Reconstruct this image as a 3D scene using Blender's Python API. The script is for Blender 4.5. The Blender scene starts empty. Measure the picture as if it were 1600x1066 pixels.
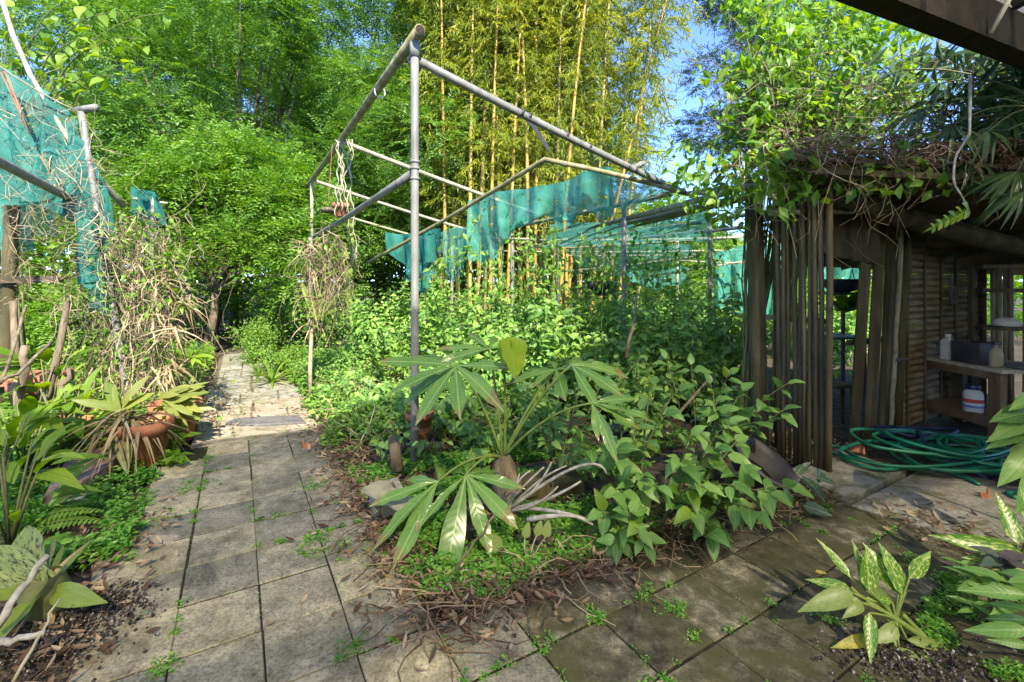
import bpy, math
import numpy as np
from mathutils import Vector, Matrix

# ------------------------------------------------------------------ camera, sky, sun, exposure
SC = bpy.context.scene
COL = SC.collection
F, H, HY = 720.0, 1.45, 440.0          # focal length in photo pixels, eye height, horizon row
cam_data = bpy.data.cameras.new("camera")
cam_data.sensor_width = 36.0
cam_data.lens = 36.0 * F / 1600.0
cam_data.shift_y = -(533.0 - HY) / 1600.0
cam_data.clip_start = 0.05
cam_data.clip_end = 2000.0
cam = bpy.data.objects.new("camera", cam_data)
cam.location = (0, 0, H)
cam.rotation_euler = (math.radians(90), 0, 0)
COL.objects.link(cam)
SC.camera = cam

SUN_EL = math.radians(41.0)
SUN_AZ = math.radians(159.0)           # clockwise from +Y
world = bpy.data.worlds.new("World")
SC.world = world
world.use_nodes = True
wn = world.node_tree.nodes
wl = world.node_tree.links
bg = wn["Background"]
sky = wn.new("ShaderNodeTexSky")
sky.sky_type = 'NISHITA'
sky.sun_disc = False
sky.sun_elevation = SUN_EL
sky.sun_rotation = SUN_AZ
sky.air_density = 0.42
sky.dust_density = 0.0
sky.ozone_density = 4.5
sky.altitude = 2500
wl.new(sky.outputs[0], bg.inputs[0])
bg.inputs[1].default_value = 0.15

sun_data = bpy.data.lights.new("sun", 'SUN')
sun_data.energy = 2.05
sun_data.angle = math.radians(0.7)
sun_data.color = (1.0, 0.93, 0.80)
sun = bpy.data.objects.new("sun", sun_data)
sd = Vector((math.sin(SUN_AZ) * math.cos(SUN_EL), math.cos(SUN_AZ) * math.cos(SUN_EL), math.sin(SUN_EL)))
sun.rotation_euler = sd.to_track_quat('Z', 'Y').to_euler()
sun.location = sd * 60
COL.objects.link(sun)

SC.view_settings.view_transform = 'Standard'
SC.view_settings.look = 'None'
SC.view_settings.gamma = 1.0
SC.view_settings.use_curve_mapping = False
SC.view_settings.exposure = 2.9
SC.cycles.max_bounces = 6
SC.cycles.diffuse_bounces = 4
SC.cycles.glossy_bounces = 2
SC.cycles.transmission_bounces = 5
SC.cycles.transparent_max_bounces = 8
SC.cycles.caustics_reflective = False
SC.cycles.caustics_refractive = False
SC.cycles.use_denoising = True
SC.cycles.use_adaptive_sampling = True
SC.cycles.adaptive_threshold = 0.02

# ------------------------------------------------------------------ helpers
R = np.random.default_rng(11)
A = np.array([-0.512, 0.859, 0.0])     # direction of the long path
B = np.array([0.859, 0.512, 0.0])      # direction of the cross path
V = lambda *a: np.array(a, float)

def P(px, py, Y):
    return np.array([(px - 800.0) / F * Y, Y, H - (py - HY) / F * Y])

def G(px, py, z=0.0):
    Y = F * (H - z) / (py - HY)
    return np.array([(px - 800.0) / F * Y, Y, z])

def nrm(v):
    v = np.asarray(v, float)
    l = np.linalg.norm(v, axis=-1, keepdims=True)
    return v / np.maximum(l, 1e-9)

ORG = {}

def tag(o, label=None, cat=None, group=None, kind=None):
    if label: o["label"] = label
    if cat: o["category"] = cat
    if group: o["group"] = group
    if kind: o["kind"] = kind
    return o

def thing(name, label, cat, loc, group=None):
    o = bpy.data.objects.new(name, None)
    o.empty_display_size = 0.1
    o.location = tuple(loc)
    COL.objects.link(o)
    ORG[o] = np.array(loc, float)
    return tag(o, label, cat, group)

def mesh_from(name, verts, faces, mat, smooth=False, tint=None):
    me = bpy.data.meshes.new(name)
    me.from_pydata([tuple(v) for v in np.asarray(verts).tolist()], [], faces)
    if smooth:
        me.polygons.foreach_set("use_smooth", [True] * len(me.polygons))
    if tint is not None:
        at = me.attributes.new("tint", 'FLOAT', 'POINT')
        at.data.foreach_set("value", np.asarray(tint, np.float32))
    if mat: me.materials.append(mat)
    me.update()
    return me

def mesh_fast(name, verts, faces, mat, smooth=False, tint=None):
    """faces: (m,k) int array"""
    verts = np.asarray(verts, np.float32)
    faces = np.asarray(faces, np.int32)
    m, k = faces.shape
    me = bpy.data.meshes.new(name)
    me.vertices.add(len(verts)); me.vertices.foreach_set("co", verts.ravel())
    me.loops.add(m * k); me.loops.foreach_set("vertex_index", faces.ravel())
    me.polygons.add(m)
    me.polygons.foreach_set("loop_start", np.arange(0, m * k, k, dtype=np.int32))
    me.polygons.foreach_set("loop_total", np.full(m, k, np.int32))
    me.polygons.foreach_set("use_smooth", np.full(m, bool(smooth)))
    if tint is not None:
        at = me.attributes.new("tint", 'FLOAT', 'POINT')
        at.data.foreach_set("value", np.asarray(tint, np.float32))
    if mat: me.materials.append(mat)
    me.update(calc_edges=True)
    return me

def link(name, me, parent=None, org=None):
    o = bpy.data.objects.new(name, me)
    COL.objects.link(o)
    if parent is not None:
        o.parent = parent
        ORG[o] = ORG[parent]
    else:
        ORG[o] = org
        o.location = tuple(org)
    return o

class MB:
    def __init__(s):
        s.v = []; s.f = []; s.n = 0
    def add(s, verts, faces):
        verts = np.asarray(verts, float)
        s.v.append(verts)
        k = s.n
        s.f += [tuple(int(i) + k for i in f) for f in faces]
        s.n += len(verts)
        return s
    def box(s, c, size, rot=None, jit=0.0):
        sx, sy, sz = [q / 2 for q in size]
        v = np.array([[x, y, z] for z in (-sz, sz) for x, y in ((-sx, -sy), (sx, -sy), (sx, sy), (-sx, sy))])
        if jit: v = v + R.uniform(-jit, jit, v.shape)
        if rot is not None: v = v @ np.asarray(rot).T
        s.add(v + np.asarray(c), [(3, 2, 1, 0), (4, 5, 6, 7), (0, 1, 5, 4), (1, 2, 6, 5), (2, 3, 7, 6), (3, 0, 4, 7)])
        return s
    def bar(s, p, q, w, h, up=(0, 0, 1), jit=0.0):
        p = np.asarray(p, float); q = np.asarray(q, float)
        d = q - p; L = np.linalg.norm(d); d = d / L
        u = np.asarray(up, float)
        if abs(np.dot(u, d)) > 0.95: u = V(0, 1, 0)
        sd_ = nrm(np.cross(u, d)); u = np.cross(d, sd_)
        rot = np.stack([d, sd_, u], axis=1)
        return s.box((p + q) / 2, (L, w, h), rot, jit)
    def tube(s, pts, rad, seg=8, cap=True, wob=0.0):
        pts = np.asarray(pts, float); n = len(pts)
        rad = np.full(n, rad) if np.isscalar(rad) else np.asarray(rad, float)
        t = nrm(np.gradient(pts, axis=0))
        u = V(0, 0, 1) if abs(t[0][2]) < 0.9 else V(1, 0, 0)
        a = nrm(np.cross(t[0], u)); vs = []
        for i in range(n):
            a = nrm(a - t[i] * np.dot(a, t[i]))
            b = np.cross(t[i], a)
            th = np.linspace(0, 2 * math.pi, seg, endpoint=False)
            r = rad[i] * (1 + (R.uniform(-wob, wob, seg) if wob else 0))
            vs.append(pts[i] + (np.cos(th) * r)[:, None] * a + (np.sin(th) * r)[:, None] * b)
        fs = []
        for i in range(n - 1):
            for j in range(seg):
                k = (j + 1) % seg
                fs.append((i * seg + j, i * seg + k, (i + 1) * seg + k, (i + 1) * seg + j))
        if cap:
            fs.append(tuple(range(seg - 1, -1, -1))); fs.append(tuple((n - 1) * seg + j for j in range(seg)))
        s.add(np.concatenate(vs), fs)
        return s
    def lathe(s, prof, c, seg=24, tilt=None, close=False):
        vs = []; fs = []
        th = np.linspace(0, 2 * math.pi, seg, endpoint=False)
        for r, z in prof:
            vs.append(np.stack([np.cos(th) * r, np.sin(th) * r, np.full(seg, z)], 1))
        v = np.concatenate(vs)
        if tilt is not None: v = v @ np.asarray(tilt).T
        m = len(prof)
        for i in range(m - 1):
            for j in range(seg):
                k = (j + 1) % seg
                fs.append((i * seg + j, i * seg + k, (i + 1) * seg + k, (i + 1) * seg + j))
        fs.append(tuple(range(seg - 1, -1, -1)))
        if close: fs.append(tuple((m - 1) * seg + j for j in range(seg)))
        s.add(v + np.asarray(c), fs)
        return s
    def build(s, name, mat, parent=None, smooth=False):
        v = np.concatenate(s.v)
        if parent is None:
            org = np.array([(v[:, 0].min() + v[:, 0].max()) / 2, (v[:, 1].min() + v[:, 1].max()) / 2, v[:, 2].min()])
        else:
            org = ORG[parent]
        return link(name, mesh_from(name, v - org, s.f, mat, smooth), parent, org)

def bez(p0, p1, p2, n=8):
    t = np.linspace(0, 1, n)[:, None]
    return (1 - t) ** 2 * np.asarray(p0) + 2 * t * (1 - t) * np.asarray(p1) + t ** 2 * np.asarray(p2)

def sagline(p, q, sag=0.0, n=8, wob=0.0):
    t = np.linspace(0, 1, n)[:, None]
    c = np.asarray(p) * (1 - t) + np.asarray(q) * t
    c[:, 2] -= (4 * t * (1 - t))[:, 0] * sag
    if wob: c[1:-1] += R.normal(0, wob, (n - 2, 3))
    return c

def resample(pts, n):
    pts = np.asarray(pts, float)
    d = np.r_[0, np.cumsum(np.linalg.norm(np.diff(pts, axis=0), axis=1))]
    t = np.linspace(0, d[-1], n)
    return np.stack([np.interp(t, d, pts[:, i]) for i in range(3)], 1)

def rotz(a):
    c, s_ = math.cos(a), math.sin(a)
    return np.array([[c, -s_, 0], [s_, c, 0], [0, 0, 1.0]])

# ------------------------------------------------------------------ materials
def nodes_of(name):
    m = bpy.data.materials.new(name); m.use_nodes = True
    nt = m.node_tree
    return m, nt, nt.nodes, nt.links, nt.nodes["Principled BSDF"]

def ramp(nt, stops, fac):
    r = nt.nodes.new("ShaderNodeValToRGB")
    e = r.color_ramp.elements
    while len(e) < len(stops): e.new(0.5)
    for el, (p, c) in zip(e, stops):
        el.position = p
        el.color = (c[0], c[1], c[2], 1) if len(c) == 3 else c
    nt.links.new(fac, r.inputs[0])
    return r.outputs[0]

def noise_n(nt, scale, detail=4, rough=0.55, coord='Object', stretch=None, dist=0.0):
    tc = nt.nodes.new("ShaderNodeTexCoord")
    n = nt.nodes.new("ShaderNodeTexNoise")
    n.inputs["Scale"].default_value = scale
    n.inputs["Detail"].default_value = detail
    n.inputs["Roughness"].default_value = rough
    n.inputs["Distortion"].default_value = dist
    if coord == 'World':
        g = nt.nodes.new("ShaderNodeNewGeometry"); src = g.outputs["Position"]
    else:
        src = tc.outputs[coord]
    if stretch:
        mp = nt.nodes.new("ShaderNodeMapping"); mp.inputs["Scale"].default_value = stretch
        nt.links.new(src, mp.inputs[0]); src = mp.outputs[0]
    nt.links.new(src, n.inputs["Vector"])
    return n.outputs[0]

def mixc(nt, fac, a, b, blend='MIX'):
    m = nt.nodes.new("ShaderNodeMix"); m.data_type = 'RGBA'; m.blend_type = blend
    if isinstance(fac, float): m.inputs[0].default_value = fac
    else: nt.links.new(fac, m.inputs[0])
    for i, x in ((6, a), (7, b)):
        if isinstance(x, tuple): m.inputs[i].default_value = (x[0], x[1], x[2], 1)
        else: nt.links.new(x, m.inputs[i])
    return m.outputs[2]

def bump(nt, bs, h, strength=0.3, dist=0.01):
    b = nt.nodes.new("ShaderNodeBump")
    b.inputs["Strength"].default_value = strength
    b.inputs["Distance"].default_value = dist
    nt.links.new(h, b.inputs["Height"])
    nt.links.new(b.outputs[0], bs.inputs["Normal"])

def surf(name, stops, scale=8, rough=0.8, bscale=40, bstr=0.3, bdist=0.008, coord='World', stretch=None, spec=0.3, metal=0.0, detail=5):
    m, nt, nd, lk, bs = nodes_of(name)
    n = noise_n(nt, scale, detail, 0.6, coord, stretch)
    lk.new(ramp(nt, stops, n), bs.inputs["Base Color"])
    bs.inputs["Roughness"].default_value = rough
    bs.inputs["Specular IOR Level"].default_value = spec
    bs.inputs["Metallic"].default_value = metal
    if bstr: bump(nt, bs, noise_n(nt, bscale, 5, 0.65, coord, stretch), bstr, bdist)
    return m

def scaled(nt, sock, k):
    m = nt.nodes.new("ShaderNodeMath"); m.operation = 'MULTIPLY'; m.inputs[1].default_value = k
    nt.links.new(sock, m.inputs[0]); return m.outputs[0]

def leaf_mat(name, stops, mode='attr', trans=0.35, rough=0.42, vein=None, spots=None, tcol=None, spec=0.35, vs=0.3):
    """mode attr: per-leaf 'tint' attribute; obj: Object Info random"""
    m, nt, nd, lk, bs = nodes_of(name)
    if mode == 'attr':
        a = nd.new("ShaderNodeAttribute"); a.attribute_name = "tint"; fac = a.outputs["Fac"]
    else:
        a = nd.new("ShaderNodeObjectInfo"); fac = a.outputs["Random"]
    c = ramp(nt, stops, fac)
    if mode == 'obj':
        mot = noise_n(nt, 5.0, 4, 0.6, 'Object')
        c = mixc(nt, ramp(nt, [(0.35, (0, 0, 0)), (0.75, (0.4, 0.4, 0.4))], mot), c, mixc(nt, 0.5, c, (0.30, 0.30, 0.05)))
        stk = noise_n(nt, 4.0, 3, 0.6, 'Object', (0.8, 9.0, 1))
        c = mixc(nt, 1.0, c, ramp(nt, [(0.3, (0.74, 0.76, 0.72)), (0.7, (1.14, 1.12, 1.08))], stk), 'MULTIPLY')
        tcx = nd.new("ShaderNodeTexCoord"); spx = nd.new("ShaderNodeSeparateXYZ"); lk.new(tcx.outputs["Object"], spx.inputs[0])
        oi2 = nd.new("ShaderNodeObjectInfo"); ad = nd.new("ShaderNodeMath"); ad.operation = 'MULTIPLY_ADD'; ad.inputs[1].default_value = 0.30
        lk.new(oi2.outputs["Random"], ad.inputs[0]); lk.new(spx.outputs[0], ad.inputs[2])
        ad2 = nd.new("ShaderNodeMath"); ad2.operation = 'MULTIPLY_ADD'; ad2.inputs[1].default_value = 0.35
        lk.new(mot, ad2.inputs[0]); lk.new(ad.outputs[0], ad2.inputs[2])
        c = mixc(nt, ramp(nt, [(0.0, (0, 0, 0)), (0.96, (0, 0, 0)), (1.0, (0.8, 0.8, 0.8))], scaled(nt, ad2.outputs[0], 0.64)), c, (0.20, 0.13, 0.05))
        if vein or spots:
            tc = nd.new("ShaderNodeTexCoord"); sp = nd.new("ShaderNodeSeparateXYZ"); lk.new(tc.outputs["Object"], sp.inputs[0])
            ab = nd.new("ShaderNodeMath"); ab.operation = 'ABSOLUTE'; lk.new(sp.outputs[1], ab.inputs[0])
        if spots:
            n2 = noise_n(nt, spots[1], 3, 0.7, 'Object', spots[2] if len(spots) > 2 else None)
            c = mixc(nt, ramp(nt, [(spots[3] if len(spots) > 3 else 0.48, (0, 0, 0)), ((spots[3] if len(spots) > 3 else 0.48) + 0.08, (1, 1, 1))], n2), c, spots[0])
        if vein:
            lt = nd.new("ShaderNodeMath"); lt.operation = 'LESS_THAN'; lt.inputs[1].default_value = 0.010; lk.new(ab.outputs[0], lt.inputs[0])
            # side veins: stripes of (x*12 - |y|*10)
            m1 = nd.new("ShaderNodeMath"); m1.operation = 'MULTIPLY'; m1.inputs[1].default_value = 62.0; lk.new(sp.outputs[0], m1.inputs[0])
            m2 = nd.new("ShaderNodeMath"); m2.operation = 'MULTIPLY'; m2.inputs[1].default_value = -58.0; lk.new(ab.outputs[0], m2.inputs[0])
            m3 = nd.new("ShaderNodeMath"); m3.operation = 'ADD'; lk.new(m1.outputs[0], m3.inputs[0]); lk.new(m2.outputs[0], m3.inputs[1])
            m4 = nd.new("ShaderNodeMath"); m4.operation = 'SINE'; lk.new(m3.outputs[0], m4.inputs[0])
            m5 = nd.new("ShaderNodeMath"); m5.operation = 'GREATER_THAN'; m5.inputs[1].default_value = 0.93; lk.new(m4.outputs[0], m5.inputs[0])
            m6 = nd.new("ShaderNodeMath"); m6.operation = 'MULTIPLY'; m6.inputs[1].default_value = vs; lk.new(m5.outputs[0], m6.inputs[0])
            mx = nd.new("ShaderNodeMath"); mx.operation = 'MAXIMUM'; lk.new(lt.outputs[0], mx.inputs[0]); lk.new(m6.outputs[0], mx.inputs[1])
            sc = nd.new("ShaderNodeMath"); sc.operation = 'MULTIPLY'; sc.inputs[1].default_value = 0.75; lk.new(mx.outputs[0], sc.inputs[0])
            c = mixc(nt, sc.outputs[0], c, vein)
            bump(nt, bs, m4.outputs[0], 0.12, 0.002)
    lk.new(c, bs.inputs["Base Color"])
    bs.inputs["Roughness"].default_value = rough
    bs.inputs["Specular IOR Level"].default_value = spec
    tr = nd.new("ShaderNodeBsdfTranslucent")
    hs = nd.new("ShaderNodeHueSaturation")
    hs.inputs["Hue"].default_value = 0.485; hs.inputs["Saturation"].default_value = 1.15; hs.inputs["Value"].default_value = 1.5
    lk.new(c, hs.inputs["Color"]); lk.new(hs.outputs[0], tr.inputs[0])
    mx_ = nd.new("ShaderNodeMixShader"); mx_.inputs[0].default_value = trans
    lk.new(bs.outputs[0], mx_.inputs[1]); lk.new(tr.outputs[0], mx_.inputs[2])
    lk.new(mx_.outputs[0], nd["Material Output"].inputs[0])
    return m

# ------------------------------------------------------------------ leaves
def leaf_template(kind='ovate', nseg=5, droop=0.25, fold=0.25, width=0.5, wave=0.0, twist=0.0, seed=0):
    """unit leaf along +x; returns verts, quad faces"""
    r = np.random.default_rng(seed)
    t = np.linspace(0, 1, nseg + 1)
    if kind == 'ovate':    w = np.sin(np.pi * np.clip(t, 0, 1) ** 0.62) ** 0.9
    elif kind == 'heart':  w = np.where(t < 0.18, (t / 0.18) ** 0.5 * 0.95, np.cos((t - 0.18) / 0.82 * np.pi / 2) ** 0.8)
    elif kind == 'lance':  w = np.sin(np.pi * t ** 0.8)
    elif kind == 'oblance': w = np.sin(np.pi * t ** 1.35) ** 0.85
    elif kind == 'strap':  w = np.minimum(1, 0.75 + t * 1.2) * np.clip((1 - t) * 3.2, 0, 1) ** 0.7
    elif kind == 'blade':  w = (1 - t ** 1.6) * (0.65 + 0.35 * np.sin(np.pi * t))
    w = np.maximum(w, 0.015) * width / 2
    w[-1] = 0.004
    if kind not in ('strap', 'blade'): w[0] = 0.012
    z = -droop * t ** 2
    x = t.copy()
    if droop:  # keep length roughly
        x = np.cumsum(np.r_[0, np.sqrt(np.maximum(0.02, np.diff(t) ** 2 - np.diff(z) ** 2))])
    vs = []
    for i in range(nseg + 1):
        tw = twist * t[i]
        wl_ = wave * r.uniform(-1, 1) * w[i]; wr_ = wave * r.uniform(-1, 1) * w[i]
        for sgn, wob in ((-1, wl_), (0, 0), (1, wr_)):
            y = sgn * w[i]; zz = abs(sgn) * w[i] * fold + wob
            vs.append((x[i], y * math.cos(tw) - zz * math.sin(tw), z[i] + y * math.sin(tw) + zz * math.cos(tw)))
    fs = []
    for i in range(nseg):
        a = i * 3
        fs += [(a, a + 3, a + 4, a + 1), (a + 1, a + 4, a + 5, a + 2)]
    return np.array(vs), np.array(fs)

def leaf_set(name, mat, n=3, kind='ovate', nseg=6, droop=0.3, fold=0.25, width=0.5, wave=0.25, twist=0.3):
    out = []
    for i in range(n):
        v, f = leaf_template(kind, nseg, droop * R.uniform(0.5, 1.4), fold * R.uniform(0.6, 1.3), width * R.uniform(0.9, 1.1), wave, R.uniform(-twist, twist), int(R.integers(1e6)))
        out.append(mesh_fast(name, v, f, mat, True))
    return out

def frame(d, n):
    d = nrm(d); s_ = np.cross(n, d)
    if np.linalg.norm(s_) < 1e-3: s_ = np.cross(V(0.3, 0.9, 0.2), d)
    s_ = nrm(s_); n = np.cross(d, s_)
    return d, s_, n

NLEAF = [0]
def put_leaf(meshes, parent, p, d, n, L, W=None, name='leaf'):
    me = meshes[int(R.integers(len(meshes)))]
    o = bpy.data.objects.new(name, me)
    d, s_, n = frame(d, n)
    W = L if W is None else W
    p = np.asarray(p) - ORG[parent]
    o.matrix_basis = Matrix(((d[0] * L, s_[0] * W, n[0] * L, p[0]), (d[1] * L, s_[1] * W, n[1] * L, p[1]), (d[2] * L, s_[2] * W, n[2] * L, p[2]), (0, 0, 0, 1)))
    o.parent = parent
    COL.objects.link(o)
    NLEAF[0] += 1
    return o

def leaf_bt(meshes, parent, base, tip, W=1.0, n=None, name='leaf'):
    base = np.asarray(base, float); tip = np.asarray(tip, float)
    d = tip - base; L = np.linalg.norm(d)
    if n is None: n = V(R.normal(0, 0.2), -0.35 + R.normal(0, 0.2), 1.0)
    return put_leaf(meshes, parent, base, d, n, L, L * W, name)

RHOMB = (np.array([[0, 0, 0], [0.45, -0.26, 0.05], [1, 0, -0.12], [0.45, 0.26, 0.05]]), np.array([[0, 1, 2], [0, 2, 3]]))
NARROW = (np.array([[0, 0, 0], [0.4, -0.075, 0.02], [1, 0, -0.22], [0.4, 0.075, 0.02]]), np.array([[0, 1, 2], [0, 2, 3]]))
def small_tpl(kind='ovate', width=0.5, droop=0.25):
    v, f = leaf_template(kind, 3, droop, 0.3, width, 0, 0, 0)
    return v, f

def cloud(name, p, d, n, L, mat, parent=None, tpl=RHOMB, W=None, kind=None, org=None, tint=None):
    """many small leaves as one mesh"""
    p = np.asarray(p, float); m = len(p)
    d = nrm(d)
    s_ = np.cross(n, d); bad = np.linalg.norm(s_, axis=1) < 1e-3
    s_[bad] = np.cross(np.tile(V(0.3, 0.5, 0.8), (bad.sum(), 1)), d[bad])
    s_ = nrm(s_); n2 = np.cross(d, s_)
    L = np.broadcast_to(np.asarray(L, float), (m,)); W = L if W is None else np.broadcast_to(np.asarray(W, float), (m,))
    tv, tf = tpl; k = len(tv)
    v = (p[:, None, :] + (L[:, None] * tv[None, :, 0])[..., None] * d[:, None, :]
         + (W[:, None] * tv[None, :, 1])[..., None] * s_[:, None, :]
         + (L[:, None] * tv[None, :, 2])[..., None] * n2[:, None, :]).reshape(-1, 3)
    f = (tf[None, :, :] + (np.arange(m) * k)[:, None, None]).reshape(-1, tf.shape[1])
    if tint is None: tint = R.random(m)
    tint = np.repeat(tint, k)
    if parent is not None: o_ = ORG[parent]
    else: o_ = V(v[:, 0].mean(), v[:, 1].mean(), v[:, 2].min()) if org is None else np.asarray(org, float)
    ob = link(name, mesh_fast(name, v - o_, f, mat, False, tint), parent, o_)
    if kind: ob["kind"] = kind
    return ob

def rdir(m, up=0.0):
    v = R.normal(0, 1, (m, 3)); v[:, 2] += up
    return nrm(v)

def lobes_points(lobes, m, shell=0.55):
    """lobes: list of (center, radii). points near the surface of ellipsoids with outward normals"""
    vol = np.array([l[1][0] * l[1][1] + l[1][1] * l[1][2] for l in lobes])
    idx = R.choice(len(lobes), m, p=vol / vol.sum())
    c = np.array([l[0] for l in lobes])[idx]; r = np.array([l[1] for l in lobes])[idx]
    u = rdir(m)
    rr = shell + (1 - shell) * R.random(m) ** 0.6
    p = c + u * r * rr[:, None]
    o = nrm(u / r)
    return p, o

def sprays(p, o, nleaf, slen, L, droop=0.35, flat=1.0, jitter=0.35, spread=1.0, curl=0.25):
    """feather sprays: for each point a rachis with leaflets in two rows. returns leaf p,d,n"""
    m = len(p)
    d = nrm((o * 0.8 + R.normal(0, 0.45, (m, 3))) * V(1, 1, flat) + V(0, 0, -droop))
    up = nrm(np.tile(V(0, 0, 1.0), (m, 1)) + R.normal(0, 0.35, (m, 3)))
    s_ = nrm(np.cross(up, d)); n = np.cross(d, s_)
    sl = slen * R.uniform(0.6, 1.3, m)
    t = (np.arange(nleaf) // 2 * 2 + 1.0) / nleaf
    side = np.where(np.arange(nleaf) % 2 == 0, 1.0, -1.0)
    lp = p[:, None, :] + (sl[:, None] * t[None, :])[..., None] * d[:, None, :] - ((sl[:, None] * t[None, :] ** 2) * curl)[..., None] * V(0, 0, 1)
    ld = d[:, None, :] * 0.55 + (side * spread)[None, :, None] * s_[:, None, :] + R.normal(0, jitter * 0.5, (m, nleaf, 3))
    ln = n[:, None, :] + R.normal(0, jitter, (m, nleaf, 3))
    tint = np.clip(R.random(m)[:, None] * 0.7 + R.random((m, nleaf)) * 0.3, 0, 1)
    return lp.reshape(-1, 3), nrm(ld.reshape(-1, 3)), nrm(ln.reshape(-1, 3)), tint.reshape(-1)

def strands(name, p, q, rad, mat, parent=None, n=7, sag=0.1, wob=0.05, kind=None, tint=None):
    """many thin curved strands as one mesh (3-sided tubes)"""
    p = np.asarray(p, float); q = np.asarray(q, float); m = len(p)
    t = np.linspace(0, 1, n)
    c = p[:, None, :] * (1 - t)[None, :, None] + q[:, None, :] * t[None, :, None]
    sagv = np.broadcast_to(np.asarray(sag, float), (m,))
    c[..., 2] -= sagv[:, None] * (4 * t * (1 - t))[None, :]
    for k_ in (1, 2, 3):
        am = R.normal(0, wob / k_, (m, 3))
        c += am[:, None, :] * np.sin(np.pi * k_ * t)[None, :, None]
        am2 = R.normal(0, wob / k_ * 0.6, (m, 3))
        c += am2[:, None, :] * (1 - np.cos(np.pi * k_ * t))[None, :, None] * 0.5
    tg = nrm(np.gradient(c, axis=1))
    u = nrm(np.cross(tg, nrm(R.normal(0, 1, (m, 1, 3)) + V(0.01, 0.02, 0.03)))); w = np.cross(tg, u)
    rad = np.broadcast_to(np.asarray(rad, float), (m,))
    taper = (1 - 0.55 * t)[None, :] * rad[:, None]
    ring = []
    for a in (0, 2.094, 4.189):
        ring.append(c + (taper * math.cos(a))[..., None] * u + (taper * math.sin(a))[..., None] * w)
    v = np.stack(ring, 2).reshape(-1, 3)          # m, n, 3 verts
    base = (np.arange(m) * n * 3)[:, None, None, None]
    ii = (np.arange(n - 1) * 3)[None, :, None, None]
    quad = np.array([[0, 1, 4, 3], [1, 2, 5, 4], [2, 0, 3, 5]])[None, None, :, :]
    f = (base + ii + quad).reshape(-1, 4)
    if tint is None: tint = R.random(m)
    tint = np.repeat(tint, n * 3)
    o_ = ORG[parent] if parent is not None else V(v[:, 0].mean(), v[:, 1].mean(), v[:, 2].min())
    ob = link(name, mesh_fast(name, v - o_, f, mat, False, tint), parent, o_)
    if kind: ob["kind"] = kind
    return ob
# ------------------------------------------------------------------ material library
M = {}
def paver_mat(name, dark):
    m, nt, nd, lk, bs = nodes_of(name)
    oi = nd.new("ShaderNodeObjectInfo")
    big = noise_n(nt, 2.3, 5, 0.62, 'World', dist=0.6)
    fine = noise_n(nt, 80, 6, 0.75, 'World')
    mid = noise_n(nt, 11, 6, 0.68, 'World')
    moss = noise_n(nt, 3.4, 6, 0.7, 'World', dist=0.9)
    if dark:
        base = ramp(nt, [(0.0, (0.055, 0.05, 0.036)), (0.45, (0.10, 0.092, 0.066)), (1.0, (0.23, 0.215, 0.165))], oi.outputs["Random"])
        mosscol = (0.058, 0.056, 0.022); mr = [(0.38, (0, 0, 0)), (0.58, (0.9, 0.9, 0.9))]
        st = [(0.34, (0.28, 0.28, 0.28)), (0.48, (0.8, 0.8, 0.78)), (0.64, (1.9, 1.85, 1.75))]
    else:
        base = ramp(nt, [(0.0, (0.235, 0.225, 0.185)), (0.35, (0.29, 0.272, 0.215)), (0.7, (0.37, 0.335, 0.25)), (1.0, (0.48, 0.42, 0.295))], oi.outputs["Random"])
        mosscol = (0.13, 0.125, 0.05); mr = [(0.52, (0, 0, 0)), (0.72, (0.75, 0.75, 0.75))]
        st = [(0.30, (0.50, 0.49, 0.46)), (0.50, (0.86, 0.85, 0.82)), (0.66, (1.18, 1.16, 1.08))]
    c = mixc(nt, 1.0, base, ramp(nt, st, mid), 'MULTIPLY')
    c = mixc(nt, 1.0, c, ramp(nt, [(0.34, (0.30, 0.30, 0.28)), (0.48, (0.92, 0.92, 0.90)), (0.68, (1.35, 1.34, 1.30))], fine), 'MULTIPLY')
    c = mixc(nt, 1.0, c, ramp(nt, [(0.36, (0.52, 0.53, 0.52)), (0.50, (0.9, 0.9, 0.88)), (0.62, (1.08, 1.05, 1.0))], big), 'MULTIPLY')
    c = mixc(nt, ramp(nt, mr, moss), c, mosscol)
    lk.new(c, bs.inputs["Base Color"])
    bs.inputs["Roughness"].default_value = 0.88
    bs.inputs["Specular IOR Level"].default_value = 0.25
    bump(nt, bs, mixc(nt, 0.5, fine, mid), 0.55, 0.006)
    return m
M['paver'] = paver_mat('paver_concrete', False)
M['paver_dark'] = paver_mat('paver_mossy', True)
def rock_mat(name, c1, c2, c3, sc=3.0, moss=None):
    m, nt, nd, lk, bs = nodes_of(name)
    n1 = noise_n(nt, sc, 8, 0.66, 'World', (1, 1.8, 1), 0.7)
    n2 = noise_n(nt, 40, 5, 0.7, 'World')
    c = ramp(nt, [(0.3, c1), (0.5, c2), (0.72, c3)], n1)
    c = mixc(nt, 1.0, c, ramp(nt, [(0.3, (0.6, 0.6, 0.6)), (0.6, (1.1, 1.1, 1.1))], n2), 'MULTIPLY')
    if moss:
        c = mixc(nt, ramp(nt, [(0.5, (0, 0, 0)), (0.62, (0.85, 0.85, 0.85))], noise_n(nt, 4.2, 6, 0.68, 'World', dist=1.0)), c, moss)
    lk.new(c, bs.inputs["Base Color"])
    bs.inputs["Roughness"].default_value = 0.85
    bump(nt, bs, mixc(nt, 0.4, n1, n2), 0.7, 0.02)
    return m
M['slab'] = rock_mat('slab_stone', (0.12, 0.11, 0.07), (0.27, 0.25, 0.19), (0.36, 0.345, 0.29), 5, (0.10, 0.10, 0.025))
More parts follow.
